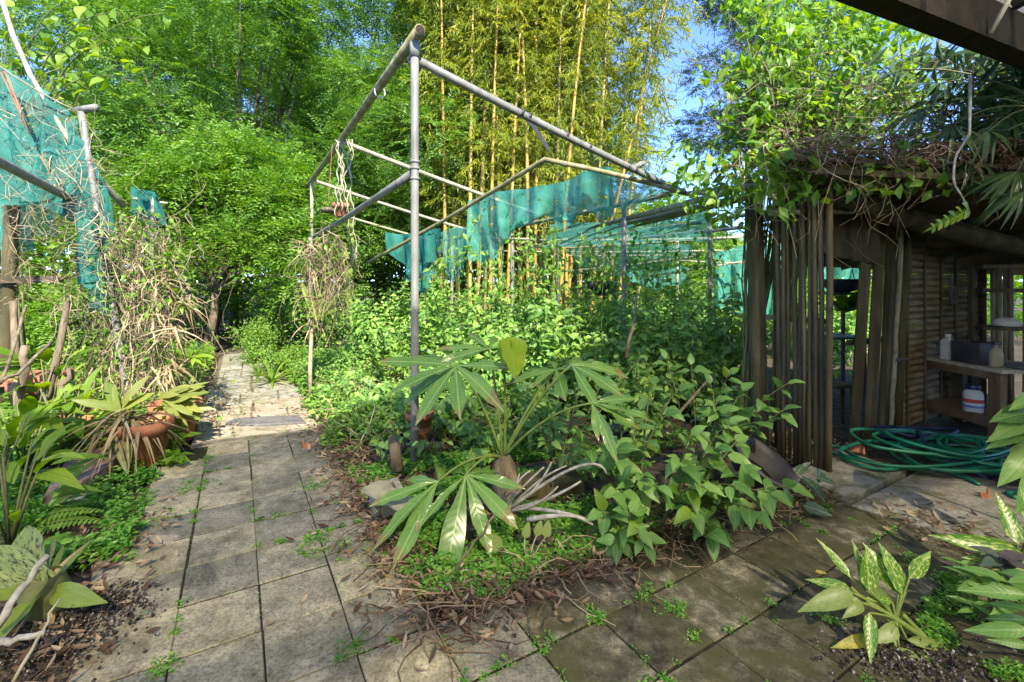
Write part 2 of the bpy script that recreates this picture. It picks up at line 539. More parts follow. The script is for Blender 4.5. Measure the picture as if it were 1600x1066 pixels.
M['flag'] = rock_mat('flagstone', (0.20, 0.155, 0.10), (0.33, 0.27, 0.19), (0.42, 0.36, 0.27), 3, (0.14, 0.14, 0.05))
M['dark_flag'] = rock_mat('dark_grey_stone', (0.075, 0.072, 0.068), (0.12, 0.115, 0.11), (0.19, 0.18, 0.165), 4)  # darker grey stone tone for one flat path patch
M['plank_pink'] = rock_mat('pinkish_stone', (0.12, 0.075, 0.065), (0.22, 0.14, 0.12), (0.30, 0.21, 0.18), 9)
M['block'] = rock_mat('cement_block', (0.20, 0.18, 0.12), (0.34, 0.31, 0.23), (0.42, 0.39, 0.30), 9, (0.12, 0.12, 0.05))
M['soil'] = surf('soil_litter', [(0.30, (0.020, 0.015, 0.010)), (0.45, (0.055, 0.040, 0.025)), (0.58, (0.10, 0.075, 0.045)), (0.72, (0.17, 0.13, 0.08))], 16, 0.95, 40, 0.9, 0.03, detail=8)
M['bedding'] = surf('bedding_soil', [(0.35, (0.012, 0.010, 0.006)), (0.6, (0.030, 0.028, 0.013)), (0.75, (0.045, 0.055, 0.018))], 14, 0.95, 60, 0.8, 0.01, detail=6)
M['sand'] = surf('path_sand', [(0.35, (0.07, 0.055, 0.03)), (0.6, (0.15, 0.12, 0.075)), (0.75, (0.21, 0.17, 0.11))], 9, 0.95, 60, 0.6, 0.01, detail=6)
M['far_ground'] = surf('far_ground', [(0.35, (0.03, 0.028, 0.014)), (0.5, (0.06, 0.06, 0.025)), (0.7, (0.10, 0.085, 0.05))], 6, 0.95, 30, 0.8, 0.03, detail=8)
M['pipe'] = surf('grey_pipe', [(0.3, (0.125, 0.122, 0.105)), (0.55, (0.19, 0.187, 0.165)), (0.75, (0.26, 0.255, 0.22))], 14, 0.5, 60, 0.08, 0.002, stretch=(1, 1, 0.3), spec=0.4)
M['pipe_old'] = surf('weathered_pipe', [(0.3, (0.12, 0.11, 0.04)), (0.48, (0.22, 0.20, 0.09)), (0.68, (0.34, 0.32, 0.19))], 10, 0.6, 50, 0.15, 0.003)
M['pvc'] = surf('pvc_pipe', [(0.3, (0.34, 0.33, 0.22)), (0.6, (0.55, 0.54, 0.42))], 9, 0.45, 50, 0.08, 0.002)
M['pipe_moss'] = surf('mossy_pipe', [(0.3, (0.10, 0.10, 0.05)), (0.5, (0.20, 0.20, 0.13)), (0.7, (0.32, 0.31, 0.22))], 12, 0.65, 50, 0.15, 0.003)
M['pale_post'] = surf('pale_post', [(0.3, (0.19, 0.175, 0.11)), (0.6, (0.33, 0.31, 0.21))], 12, 0.6, 50, 0.1, 0.002)
M['clamp'] = surf('black_clamp', [(0.3, (0.02, 0.02, 0.024)), (0.7, (0.05, 0.05, 0.06))], 20, 0.5, 50, 0.1, 0.002)
M['wood_dark'] = surf('dark_wood', [(0.3, (0.030, 0.024, 0.014)), (0.5, (0.070, 0.056, 0.032)), (0.72, (0.12, 0.10, 0.06))], 9, 0.8, 40, 0.5, 0.01, stretch=(1, 1, 0.25))
M['tarred'] = surf('tarred_wood', [(0.3, (0.010, 0.008, 0.005)), (0.7, (0.040, 0.029, 0.017))], 9, 0.85, 40, 0.5, 0.01)
M['wood_moss'] = surf('mossy_post', [(0.3, (0.030, 0.024, 0.010)), (0.5, (0.068, 0.057, 0.024)), (0.7, (0.125, 0.108, 0.05))], 9, 0.85, 40, 0.6, 0.012, stretch=(1, 1, 0.18))
M['wood'] = surf('bench_wood', [(0.3, (0.085, 0.052, 0.026)), (0.5, (0.16, 0.10, 0.052)), (0.72, (0.24, 0.17, 0.10))], 7, 0.75, 40, 0.4, 0.006, stretch=(1, 1, 0.2))
M['slat'] = surf('bamboo_slat', [(0.3, (0.036, 0.027, 0.011)), (0.5, (0.078, 0.060, 0.026)), (0.72, (0.145, 0.118, 0.058))], 8, 0.7, 40, 0.4, 0.006, stretch=(1, 1, 0.12))
M['reed'] = surf('reed', [(0.3, (0.10, 0.07, 0.035)), (0.5, (0.20, 0.145, 0.075)), (0.72, (0.30, 0.23, 0.13))], 14, 0.7, 40, 0.4, 0.006, stretch=(0.3, 0.3, 1))
M['reed_pale'] = surf('pale_reed', [(0.3, (0.22, 0.19, 0.13)), (0.6, (0.42, 0.38, 0.28))], 9, 0.7, 40, 0.3, 0.006, stretch=(1, 1, 0.15))
M['roof'] = surf('roof_sheet', [(0.3, (0.07, 0.050, 0.028)), (0.5, (0.13, 0.095, 0.055)), (0.72, (0.20, 0.155, 0.095))], 5, 0.8, 30, 0.3, 0.01)
M['roof_fibre'] = surf('fibre_roof', [(0.3, (0.20, 0.15, 0.06)), (0.6, (0.36, 0.29, 0.14))], 5, 0.6, 30, 0.2, 0.01)
def fibre_mat(name, c1, c2, trans, clear=0.0):
    m, nt, nd, lk, bs = nodes_of(name)
    c = ramp(nt, [(0.3, c1), (0.65, c2)], noise_n(nt, 2.5, 6, 0.65, 'World'))
    lk.new(c, bs.inputs["Base Color"]); bs.inputs["Roughness"].default_value = 0.6
    t_ = nd.new("ShaderNodeBsdfTranslucent"); lk.new(c, t_.inputs[0])
    mx = nd.new("ShaderNodeMixShader"); mx.inputs[0].default_value = trans
    lk.new(bs.outputs[0], mx.inputs[1]); lk.new(t_.outputs[0], mx.inputs[2]); 
    tp = nd.new("ShaderNodeBsdfTransparent"); tp.inputs[0].default_value = (1.0, 0.93, 0.78, 1)
    m2 = nd.new("ShaderNodeMixShader"); m2.inputs[0].default_value = clear
    lk.new(mx.outputs[0], m2.inputs[1]); lk.new(tp.outputs[0], m2.inputs[2]); lk.new(m2.outputs[0], nd["Material Output"].inputs[0])
    return m
M['roof_clear'] = fibre_mat('translucent_roof', (0.80, 0.70, 0.48), (0.95, 0.86, 0.64), 0.95, 0.27)
M['roof_tan'] = fibre_mat('tan_roof', (0.12, 0.085, 0.04), (0.34, 0.26, 0.13), 0.6, 0.16)
M['roof_amber'] = fibre_mat('amber_roof', (0.07, 0.045, 0.02), (0.20, 0.15, 0.07), 0.25, 0.0)
M['plaster'] = surf('house_plaster', [(0.3, (0.52, 0.49, 0.42)), (0.7, (0.66, 0.63, 0.56))], 3, 0.9, 60, 0.2, 0.004)
M['terracotta'] = surf('terracotta', [(0.28, (0.12, 0.055, 0.030)), (0.45, (0.29, 0.115, 0.055)), (0.65, (0.40, 0.17, 0.085)), (0.8, (0.45, 0.28, 0.19))], 7, 0.8, 60, 0.3, 0.005)
M['black_plastic'] = surf('black_plastic', [(0.3, (0.025, 0.023, 0.024)), (0.7, (0.07, 0.062, 0.065))], 6, 0.5, 50, 0.1, 0.003)
M['hose_green'] = surf('green_hose', [(0.3, (0.004, 0.095, 0.045)), (0.7, (0.012, 0.19, 0.095))], 6, 0.38, 50, 0.05, 0.002, spec=0.5)
M['hose_blue'] = surf('blue_hose', [(0.3, (0.006, 0.020, 0.055)), (0.7, (0.012, 0.035, 0.095))], 6, 0.38, 50, 0.05, 0.002, spec=0.5)
M['white_plastic'] = surf('white_plastic', [(0.3, (0.50, 0.49, 0.43)), (0.7, (0.68, 0.67, 0.60))], 8, 0.5, 50, 0.05, 0.002)
M['tan_plastic'] = surf('tan_plastic', [(0.3, (0.26, 0.21, 0.12)), (0.7, (0.36, 0.30, 0.18))], 8, 0.5, 50, 0.05, 0.002)
M['carton'] = surf('stained_carton', [(0.3, (0.30, 0.28, 0.18)), (0.7, (0.48, 0.45, 0.32))], 12, 0.8, 50, 0.1, 0.002)
M['metal_dark'] = surf('dark_metal', [(0.3, (0.06, 0.06, 0.06)), (0.7, (0.13, 0.13, 0.125))], 8, 0.55, 50, 0.1, 0.002)
M['label_red'] = surf('label_red', [(0.3, (0.40, 0.05, 0.03)), (0.7, (0.55, 0.10, 0.05))], 8, 0.6, 50, 0, 0)
M['label_blue'] = surf('label_blue', [(0.3, (0.08, 0.14, 0.38)), (0.7, (0.15, 0.24, 0.5))], 8, 0.6, 50, 0, 0)
M['label_pale'] = surf('label_pale', [(0.3, (0.50, 0.55, 0.60)), (0.7, (0.70, 0.72, 0.72))], 8, 0.6, 50, 0, 0)
M['rust_string'] = surf('rust_string', [(0.3, (0.20, 0.085, 0.045)), (0.7, (0.36, 0.17, 0.10))], 8, 0.8, 50, 0, 0)
M['bark'] = surf('bark', [(0.3, (0.07, 0.052, 0.032)), (0.5, (0.15, 0.115, 0.075)), (0.72, (0.27, 0.22, 0.15))], 14, 0.9, 40, 0.7, 0.02, stretch=(1, 1, 0.3))
M['grey_branch'] = surf('grey_branch', [(0.3, (0.16, 0.145, 0.115)), (0.5, (0.30, 0.28, 0.23)), (0.72, (0.45, 0.43, 0.37))], 22, 0.9, 60, 0.5, 0.006)
M['gravel'] = surf('gravel_bits', [(0.40, (0.018, 0.014, 0.010)), (0.56, (0.06, 0.05, 0.04)), (0.68, (0.40, 0.38, 0.34))], 60, 0.9, 50, 0.2, 0.003)

def net_mat(name, c1, c2, alpha):
    m, nt, nd, lk, bs = nodes_of(name)
    n1 = noise_n(nt, 5, 5, 0.6, 'World', dist=0.4)
    n2 = noise_n(nt, 160, 2, 0.5, 'World', (1, 1, 3))
    c = ramp(nt, [(0.32, c1), (0.68, c2)], n1)
    c = mixc(nt, 1.0, c, ramp(nt, [(0.3, (0.7, 0.7, 0.7)), (0.6, (1.15, 1.15, 1.15))], n2), 'MULTIPLY')
    lk.new(c, bs.inputs["Base Color"]); bs.inputs["Roughness"].default_value = 0.65
    tr = nd.new("ShaderNodeBsdfTranslucent"); lk.new(c, tr.inputs[0])
    a1 = nd.new("ShaderNodeMixShader"); a1.inputs[0].default_value = 0.45
    lk.new(bs.outputs[0], a1.inputs[1]); lk.new(tr.outputs[0], a1.inputs[2])
    tp = nd.new("ShaderNodeBsdfTransparent")
    a2 = nd.new("ShaderNodeMixShader")
    hole = ramp(nt, [(0.0, (alpha, alpha, alpha)), (0.62, (alpha, alpha, alpha)), (0.66, (1, 1, 1))], noise_n(nt, 7, 4, 0.6, 'World', dist=0.6))
    lk.new(hole, a2.inputs[0])
    lk.new(a1.outputs[0], a2.inputs[1]); lk.new(tp.outputs[0], a2.inputs[2])
    lk.new(a2.outputs[0], nd["Material Output"].inputs[0])
    return m
M['net'] = net_mat('shade_net', (0.03, 0.27, 0.19), (0.12, 0.52, 0.40), 0.16)
M['net_dark'] = net_mat('shade_net_dark', (0.010, 0.14, 0.105), (0.045, 0.31, 0.25), 0.12)
M['net_thin'] = net_mat('shade_net_thin', (0.04, 0.28, 0.215), (0.13, 0.47, 0.39), 0.36)

def LS(*c): return [(i / max(1, len(c) - 1), x) for i, x in enumerate(c)]
L_feather = leaf_mat('feather_leaf', LS((0.056, 0.132, 0.020), (0.093, 0.202, 0.030), (0.150, 0.280, 0.043), (0.238, 0.373, 0.068)), trans=0.42)
L_lime = leaf_mat('lime_leaf', LS((0.060, 0.155, 0.015), (0.110, 0.237, 0.022), (0.180, 0.321, 0.037), (0.270, 0.404, 0.075)), trans=0.45)
L_dark = leaf_mat('dark_leaf', LS((0.023, 0.055, 0.018), (0.039, 0.085, 0.026), (0.065, 0.117, 0.036), (0.098, 0.156, 0.052)), trans=0.25)
L_blue = leaf_mat('bluish_leaf', LS((0.018, 0.040, 0.022), (0.030, 0.060, 0.032), (0.050, 0.085, 0.042), (0.09, 0.095, 0.05)), trans=0.2)
L_bamboo = leaf_mat('bamboo_leaf', LS((0.108, 0.165, 0.018), (0.186, 0.243, 0.025), (0.315, 0.343, 0.036), (0.472, 0.458, 0.057)), trans=0.45)
L_mid = leaf_mat('mid_leaf', LS((0.072, 0.173, 0.032), (0.122, 0.264, 0.045), (0.204, 0.365, 0.061), (0.326, 0.468, 0.101)), trans=0.35)
L_weed = leaf_mat('weed_leaf', LS((0.055, 0.172, 0.022), (0.094, 0.265, 0.031), (0.156, 0.343, 0.047), (0.265, 0.421, 0.078)), trans=0.35)
L_dry = leaf_mat('dry_leaf', LS((0.05, 0.030, 0.018), (0.13, 0.075, 0.042), (0.25, 0.165, 0.095), (0.40, 0.31, 0.20)), trans=0.12, rough=0.8)
L_straw = leaf_mat('straw', LS((0.127, 0.086, 0.048), (0.276, 0.201, 0.115), (0.425, 0.333, 0.207), (0.598, 0.506, 0.345)), trans=0.12, rough=0.8)
L_twig = leaf_mat('twig', LS((0.035, 0.024, 0.015), (0.08, 0.055, 0.035), (0.15, 0.11, 0.07), (0.25, 0.20, 0.13)), trans=0.0, rough=0.85)
L_stem = leaf_mat('green_stem', LS((0.06, 0.09, 0.02), (0.10, 0.13, 0.035), (0.17, 0.19, 0.06)), trans=0.05, rough=0.5)
O_ovate = leaf_mat('ovate_leaf_obj', LS((0.065, 0.172, 0.043), (0.107, 0.253, 0.059), (0.155, 0.318, 0.074), (0.229, 0.384, 0.098)), 'obj', 0.32, 0.40, vein=(0.278, 0.425, 0.146))
O_mid = leaf_mat('mid_leaf_obj', LS((0.062, 0.160, 0.032), (0.107, 0.248, 0.044), (0.168, 0.328, 0.062), (0.265, 0.425, 0.089)), 'obj', 0.35, 0.42)
O_lime = leaf_mat('lime_leaf_obj', LS((0.071, 0.173, 0.017), (0.122, 0.242, 0.024), (0.194, 0.323, 0.036), (0.296, 0.415, 0.060)), 'obj', 0.45, 0.42)
O_umbrella = leaf_mat('umbrella_leaf_obj', LS((0.083, 0.203, 0.040), (0.113, 0.247, 0.048), (0.150, 0.293, 0.064)), 'obj', 0.25, 0.28, vein=(0.300, 0.420, 0.120), spec=0.5)
O_young = leaf_mat('young_leaf_obj', LS((0.20, 0.33, 0.02), (0.25, 0.38, 0.025)), 'obj', 0.5, 0.35, vein=(0.32, 0.42, 0.08))
O_dark = leaf_mat('dark_leaf_obj', LS((0.014, 0.045, 0.014), (0.025, 0.072, 0.022), (0.040, 0.10, 0.032)), 'obj', 0.22, 0.32, spec=0.45)
O_brom = leaf_mat('bromeliad_leaf_obj', LS((0.10, 0.15, 0.03), (0.17, 0.21, 0.045), (0.27, 0.28, 0.07)), 'obj', 0.3, 0.42)
O_mott = leaf_mat('mottled_leaf_obj', LS((0.17, 0.24, 0.075), (0.22, 0.28, 0.10)), 'obj', 0.2, 0.42, spots=((0.05, 0.045, 0.02), 13.0, (0.6, 2.4, 1), 0.52))
O_limestrap = leaf_mat('lime_strap_obj', LS((0.17, 0.25, 0.03), (0.25, 0.32, 0.045)), 'obj', 0.35, 0.4)
O_drystrap = leaf_mat('dry_strap_obj', LS((0.138, 0.092, 0.052), (0.276, 0.201, 0.115), (0.437, 0.345, 0.218)), 'obj', 0.12, 0.8)
O_dieff = leaf_mat('spotted_leaf_obj', LS((0.05, 0.18, 0.018), (0.07, 0.22, 0.024)), 'obj', 0.25, 0.32, vein=(0.35, 0.42, 0.14), spots=((0.42, 0.50, 0.13), 9.0, (0.8, 2.4, 1), 0.53), spec=0.45)
O_dieffpale = leaf_mat('faded_spotted_leaf_obj', LS((0.15, 0.22, 0.055), (0.21, 0.27, 0.08)), 'obj', 0.2, 0.4, spots=((0.12, 0.19, 0.05), 12.0, (0.8, 2.4, 1), 0.52))
O_yellow = leaf_mat('yellowed_leaf_obj', LS((0.38, 0.33, 0.05), (0.45, 0.38, 0.07)), 'obj', 0.25, 0.5, spots=((0.20, 0.24, 0.05), 5.0, (1, 1, 1), 0.52))
O_purple = leaf_mat('purple_leaf_obj', LS((0.07, 0.055, 0.085), (0.085, 0.075, 0.10), (0.06, 0.10, 0.085)), 'obj', 0.2, 0.4)
O_fern = leaf_mat('fern_leaf_obj', LS((0.103, 0.230, 0.029), (0.161, 0.310, 0.040)), 'obj', 0.4, 0.45)
O_alo = leaf_mat('striped_leaf_obj', LS((0.02, 0.055, 0.035), (0.03, 0.07, 0.045)), 'obj', 0.15, 0.35, vein=(0.30, 0.38, 0.28))

# ------------------------------------------------------------------ ground
def vnoise(x, y, s, seed=0):
    r = np.random.default_rng(seed); o = np.zeros_like(x)
    for k in range(6):
        a = r.uniform(0, 6.28); f = s * r.uniform(0.5, 2.0); ph = r.uniform(0, 6.28)
        o += np.sin((x * math.cos(a) + y * math.sin(a)) * f + ph) / 6
    return o
xs = np.r_[-400, -150, -60, -30, np.linspace(-14, 14, 85), 30, 60, 150, 400]
ys = np.r_[-400, -150, -60, -20, np.linspace(-4, 24, 85), 40, 80, 160, 400]
gx, gy = np.meshgrid(xs, ys)
gz = -0.035 + 0.012 * vnoise(gx, gy, 3.0, 5)
gv = np.stack([gx.ravel(), gy.ravel(), gz.ravel()], 1)
nx = len(xs)
gf = [(j * nx + i, j * nx + i + 1, (j + 1) * nx + i + 1, (j + 1) * nx + i) for j in range(len(ys) - 1) for i in range(nx - 1)]
ground = link('ground', mesh_from('ground', gv, gf, M['soil'], True), None, V(0, 0, 0))
tag(ground, kind='structure')

O_ = V(-1.038, 1.916, 0.0)
SA, SB = 0.335, 0.312
def ab(a, b, z=0.0):
    return O_ + A * SA * a + B * SB * b + V(0, 0, z)
def inv_ab(p):
    d = np.asarray(p) - O_
    return (d[..., 0] * A[0] + d[..., 1] * A[1]) / SA, (d[..., 0] * B[0] + d[..., 1] * B[1]) / SB

# soil of the planted bed, mounded a little
us = np.linspace(-1.05, 22, 90); vs_ = np.linspace(1.55, 13, 60)
uu, vv = np.meshgrid(us, vs_)
pts = O_[None, :] + uu.ravel()[:, None] * SA * A + vv.ravel()[:, None] * SB * B
edge = np.clip(np.minimum((uu.ravel() + 1.05) / 1.5, (vv.ravel() - 1.55) / 1.2), 0, 1)
pts[:, 2] = -0.05 + edge * (0.075 + 0.035 * vnoise(pts[:, 0], pts[:, 1], 5, 9)) + 0.012 * vnoise(pts[:, 0], pts[:, 1], 22, 3)
k = len(us)
bf = [(j * k + i, j * k + i + 1, (j + 1) * k + i + 1, (j + 1) * k + i) for j in range(len(vs_) - 1) for i in range(k - 1)]
bed = link('bed_soil', mesh_from('bed_soil', pts, bf, M['soil'], True), None, V(0, 0, 0))
tag(bed, kind='structure')
def bed_z(p):
    a, b = inv_ab(np.asarray(p))
    return -0.05 + np.clip(np.minimum((a + 1.05) / 1.5, (b - 1.55) / 1.2), 0, 1) * 0.075

# ------------------------------------------------------------------ paths
path = thing('path', None, None, (0, 0, 0)); path['kind'] = 'structure'
def paver_mesh(mat, sa, sb, seed):
    r = np.random.default_rng(seed)
    ha, hb = sa / 2 - 0.0055, sb / 2 - 0.003
    def ring(i, z, j):
        return [np.array([x * (ha - i), y * (hb - i), z]) + np.append(r.uniform(-j, j, 2), r.uniform(-j, j) * 0.4) for x, y in ((-1, -1), (1, -1), (1, 1), (-1, 1))]
    v = ring(0, -0.05, 0) + ring(0, -0.003, 0.0012) + ring(0.0035, 0.0, 0.0012)
    f = [(8, 9, 10, 11)]
    for i in range(4):
        k2 = (i + 1) % 4
        f += [(i, k2, 4 + k2, 4 + i), (4 + i, 4 + k2, 8 + k2, 8 + i)]
    me = mesh_from('paver', v, f, mat)
    return me
pm_l = [paver_mesh(M['paver'], SA, SB, s) for s in range(5)]
pm_d = [paver_mesh(M['paver_dark'], SA, SB, s + 10) for s in range(5)]
rotAB = np.stack([A, B, V(0, 0, 1)], axis=1)
def put_paver(a, b, dark):
    me = (pm_d if dark else pm_l)[int(R.integers(5))]
    o = bpy.data.objects.new('paver', me)
    c = ab(a + 0.5, b + 0.5) + V(R.normal(0, 0.002), R.normal(0, 0.002), R.uniform(-0.0005, 0.005))
    t = R.normal(0, 0.0045, 2)
    m = Matrix(((A[0], B[0], t[0], c[0]), (A[1], B[1], t[1], c[1]), (-t[0], -t[1], 1, c[2]), (0, 0, 0, 1)))
    o.matrix_basis = m; o.parent = path; COL.objects.link(o)
for a in range(-6, 8):
    for b in range(-6, 12):
        if a >= 0 and not (-2 <= b <= 1): continue
        if a >= -1 and b >= 2: continue
        if b == -2 and a > 6: continue
        if a == -1 and b < -4: continue
        if b >= 11 and a > -5: continue
        if b == 10 and a > -3 and False: continue
        px = b * 1.0 + a * 0.35
        dark = (b >= 4) or (b >= 3 and R.random() < 0.5) or (b >= 2 and a <= -3 and R.random() < 0.25)
        put_paver(a, b, dark)

def stone(poly, z0, z1, mat, parent, name, inset=0.012, jit=0.004):
    """slab from a ground polygon, bevelled"""
    p = np.asarray(poly, float)[:, :2]; n = len(p); c = p.mean(0)
    ins = c + (p - c) * (1 - inset / np.maximum(np.linalg.norm(p - c, axis=1, keepdims=True), 1e-6))
    v = [(x, y, z0) for x, y in p] + [(x, y, z1 - inset * 0.8 + R.uniform(-jit, jit)) for x, y in p] + [(x, y, z1 + R.uniform(-jit, jit)) for x, y in ins]
    f = [tuple(2 * n + i for i in range(n))]
    for i in range(n):
        k2 = (i + 1) % n
        f += [(i, k2, n + k2, n + i), (n + i, n + k2, 2 * n + k2, 2 * n + i)]
    v = np.array(v) - ORG[parent]
    return link(name, mesh_from(name, v, f, mat), parent)
# two long slabs by the shed
stone([ab(-2.16, 10.75), ab(-2.16, 13.5), ab(-0.75, 13.6), ab(-0.85, 10.9)], -0.05, 0.045, M['slab'], path, 'slab')
stone([ab(-2.24, 10.6), ab(-2.24, 14.6), ab(-4.9, 14.8), ab(-4.85, 11.0)], -0.05, 0.02, M['slab'], path, 'slab')
# irregular flagstones of the far path
rowsA = [8.05, 9.5, 11.2, 12.6, 14.3, 16.2, 18.2, 20.5, 23.0, 26.0]
for i in range(len(rowsA) - 1):
    a0, a1 = rowsA[i] + 0.03, rowsA[i + 1] - 0.03
    cuts = [-1.35, R.uniform(-0.3, 0.5), R.uniform(1.0, 1.3), 2.1] if i % 2 else [-1.4, R.uniform(0.2, 0.9), 2.0]
    if i > 4: cuts = [-1.1, R.uniform(-0.1, 0.6), 1.6]
    for j in range(len(cuts) - 1):
        b0, b1 = cuts[j] + 0.02, cuts[j + 1] - 0.02
        jj = lambda: R.uniform(-0.07, 0.07)
        mid = R.uniform(0.3, 0.7)
        poly = [ab(a0 + jj(), b0 + jj()), ab(a0 + jj() * 0.5, b0 + (b1 - b0) * mid), ab(a0 + jj(), b1 + jj()), ab(a1 + jj(), b1 + jj()), ab(a1 + jj() * 0.5, b0 + (b1 - b0) * (1 - mid)), ab(a1 + jj(), b0 + jj())]
        stone(poly, -0.06, R.uniform(-0.010, 0.006), M['flag'] if i < 3 else M['slab'], path, 'flagstone')
stone([G(352, 664), G(400, 667), G(478, 662), G(468, 652), G(400, 654), G(365, 657)], -0.03, 0.022, M['dark_flag'], path, 'flagstone')
stone([G(285, 835), G(255, 862), G(205, 862), G(178, 902), G(140, 912), G(150, 870), G(215, 835)], -0.05, 0.0, M['flag'], path, 'flagstone')

bd = MB()
for (a0, a1, b0_, b1_) in ((0, 8, -2, 2), (-6, 0, -6, 2), (-6, -1, 2, 11)):
    q = [ab(a0, b0_, -0.0038), ab(a1, b0_, -0.0038), ab(a1, b1_, -0.0038), ab(a0, b1_, -0.0038)]
    bd.add(q, [(0, 3, 2, 1)])
o = bd.build('bedding_soil', M['bedding'], None); tag(o, kind='structure')
bd = MB(); bd.add([ab(8, -1.45, -0.018), ab(27, -1.2, -0.018), ab(27, 1.7, -0.018), ab(8, 2.1, -0.018)], [(0, 3, 2, 1)])
o = bd.build('path_sand', M['sand'], None); tag(o, kind='structure')
# small garden floor by the far right gap (brick-paved patch behind the front shrub)
for i in range(4):
    for j in range(5):
        stone([ab(3.2 + i * 0.62, 9.6 + j * 0.9), ab(3.2 + i * 0.62, 10.45 + j * 0.9), ab(3.78 + i * 0.62, 10.45 + j * 0.9), ab(3.78 + i * 0.62, 9.6 + j * 0.9)], -0.03, 0.05 + R.uniform(-0.004, 0.004), M['paver_dark'], path, 'brick', 0.01)

# ------------------------------------------------------------------ house behind the camera (only its eave corner shows)
HB = V(0.92, 0.392, 0); HA = V(-0.392, 0.92, 0)
eave0 = V(1.72, 2.21, 2.56)                       # a point on the eave line, which runs along B
house = thing('house', 'house with dark eave beam and corrugated roof edge overhead', 'house', V(1.0, 0.0, 0))
def hb(b, a, z): return V(eave0[0], eave0[1], 0) + HB * b + HA * a + V(0, 0, z)
w = MB()
w.bar(hb(-9, -4.0, 1.30), hb(1.7, -4.0, 1.30), 0.2, 2.6)
w.build('wall', M['plaster'], house)
w = MB(); w.bar(hb(1.7, -4.0, 2.0), hb(6, -4.0, 2.0), 0.2, 4.0); w.build('wall', M['plaster'], house)  # unseen walls
d_ = MB(); d_.bar(hb(-4.5, -3.885, 1.05), hb(-3.5, -3.885, 1.05), 0.04, 2.1)
dr = d_.build('door', M['wood'], house)
w = MB(); w.bar(hb(-1.2, 0.0, 2.90), hb(5.6, 0.0, 2.90), 0.12, 0.22); w.build('eave_beam', M['tarred'], house)
for bb in (-8.5,):
    w = MB(); w.bar(hb(bb, -0.02, -0.05), hb(bb, -0.02, 3.10), 0.1, 0.1); w.build('post', M['wood_moss'], house)
for bb in np.arange(0.3, 5.5, 0.9):
    w = MB(); w.bar(hb(bb, -0.06, 3.04), hb(bb, -4.2, 4.09), 0.05, 0.09); w.build('rafter', M['tarred'], house)
# corrugated roof: tan edge, plus unseen sheets added to pass or block sun
def corrugated(b0, b1, a0, a1, z0, z1, mat, name, pitch=0.076, amp=0.012, ragged=0.0):
    n = int((b1 - b0) / pitch * 6); bs_ = np.linspace(b0, b1, n)
    v = []; m = 6
    for i, b in enumerate(bs_):
        zz = amp * math.sin((b - b0) / pitch * 2 * math.pi)
        e = ragged * math.sin(b * 3.1) + ragged * 0.6 * math.sin(b * 11)
        for j in range(m):
            t = j / (m - 1); aa = (a0 + e * (1 - t)) * (1 - t) + a1 * t
            v.append(hb(b, aa, z0 * (1 - t) + z1 * t + zz))
    f = [(i * m + j, (i + 1) * m + j, (i + 1) * m + j + 1, i * m + j + 1) for i in range(n - 1) for j in range(m - 1)]
    return link(name, mesh_from(name, np.array(v) - ORG[house], f, mat, True), house)
corrugated(-9.0, 0.5, 0.03, -4.4, 3.10, 4.23, M['roof_clear'], 'roof_sheet')  # unseen clear sheet, made up to let softened sun onto the foreground
corrugated(0.5, 1.7, 0.10, -4.4, 3.11, 4.22, M['roof_tan'], 'roof_sheet', ragged=0.04)
corrugated(1.7, 5.6, 0.10, -4.4, 3.10, 4.21, M['roof_amber'], 'roof_sheet', ragged=0.04)  # unseen dark sheet, extended to keep sun off the shed
gv_ = []
for i, b in enumerate(np.linspace(-9, 1.7, 600)):
    for z in (2.6, 4.12): gv_.append(hb(b, -4.0 + 0.012 * math.sin(b / 0.076 * 2 * math.pi), z))
link('added_sun_filter', mesh_from('added_sun_filter', np.array(gv_) - ORG[house], [(i * 2, i * 2 + 2, i * 2 + 3, i * 2 + 1) for i in range(599)], M['roof_clear'], True), house)  # unseen sheet added above the low wall to weaken direct sun

MB().tube([P(1548, 52, 2.5), P(1584, -14, 2.42)], [0.011, 0.013], 8).build('conduit', M['pvc'], house, True)
# ------------------------------------------------------------------ tall pipe frame over the bed
P0 = V(-0.747, 3.54, 0)
def at_frame(t, s=0.0, z=0.0): return P0 + A * t + B * s + V(0, 0, z)
fr = thing('garden_pergola', 'tall grey pipe frame with sloping rafters standing over the overgrown bed', 'frame', P0)
def pipe(p, q, r, mat, parent, name='pipe', n=6, sag=0.0, wob=0.0, seg=12):
    return MB().tube(sagline(p, q, sag, n, wob), r, seg).build(name, mat, parent, True)
pipe(at_frame(0, 0, -0.05), at_frame(0, 0, 3.26), 0.031, M['pipe'], fr, 'pole', seg=16)
rp = pipe(at_frame(-0.12, 0, 3.33), at_frame(9.3, 0, 3.33), 0.041, M['pipe_old'], fr, 'ridge_pipe', 10, 0.03, seg=14)
MB().tube([at_frame(-0.124, 0, 3.33), at_frame(-0.119, 0, 3.33)], [0.034, 0.034], 14).build('shade_disc', M['tarred'], rp)  # dark disc standing in for the shade inside the pipe end
MB().tube([at_frame(0, 0, 3.17), at_frame(0, 0, 3.285)], [0.038, 0.038], 14).build('collar', M['pipe'], fr, True)
lp_ = pipe(at_frame(0.03, 0, 2.29), at_frame(6.6, 0, 2.26), 0.034, M['pipe'], fr, 'side_pipe', 8, 0.03)
for zz in (2.23, 2.31, 2.36):
    MB().tube([at_frame(0, 0, zz), at_frame(0, 0, zz + 0.018)], [0.037, 0.037], 14).build('clamp_ring', M['pipe'], fr, True)
pipe(at_frame(5.7, 0, -0.05), at_frame(5.7, 0, 3.3), 0.030, M['pale_post'], fr, 'pole')
pipe(at_frame(9.0, 0, -0.05), at_frame(9.0, 0, 3.3), 0.030, M['pale_post'], fr, 'pole')
SL = -0.235
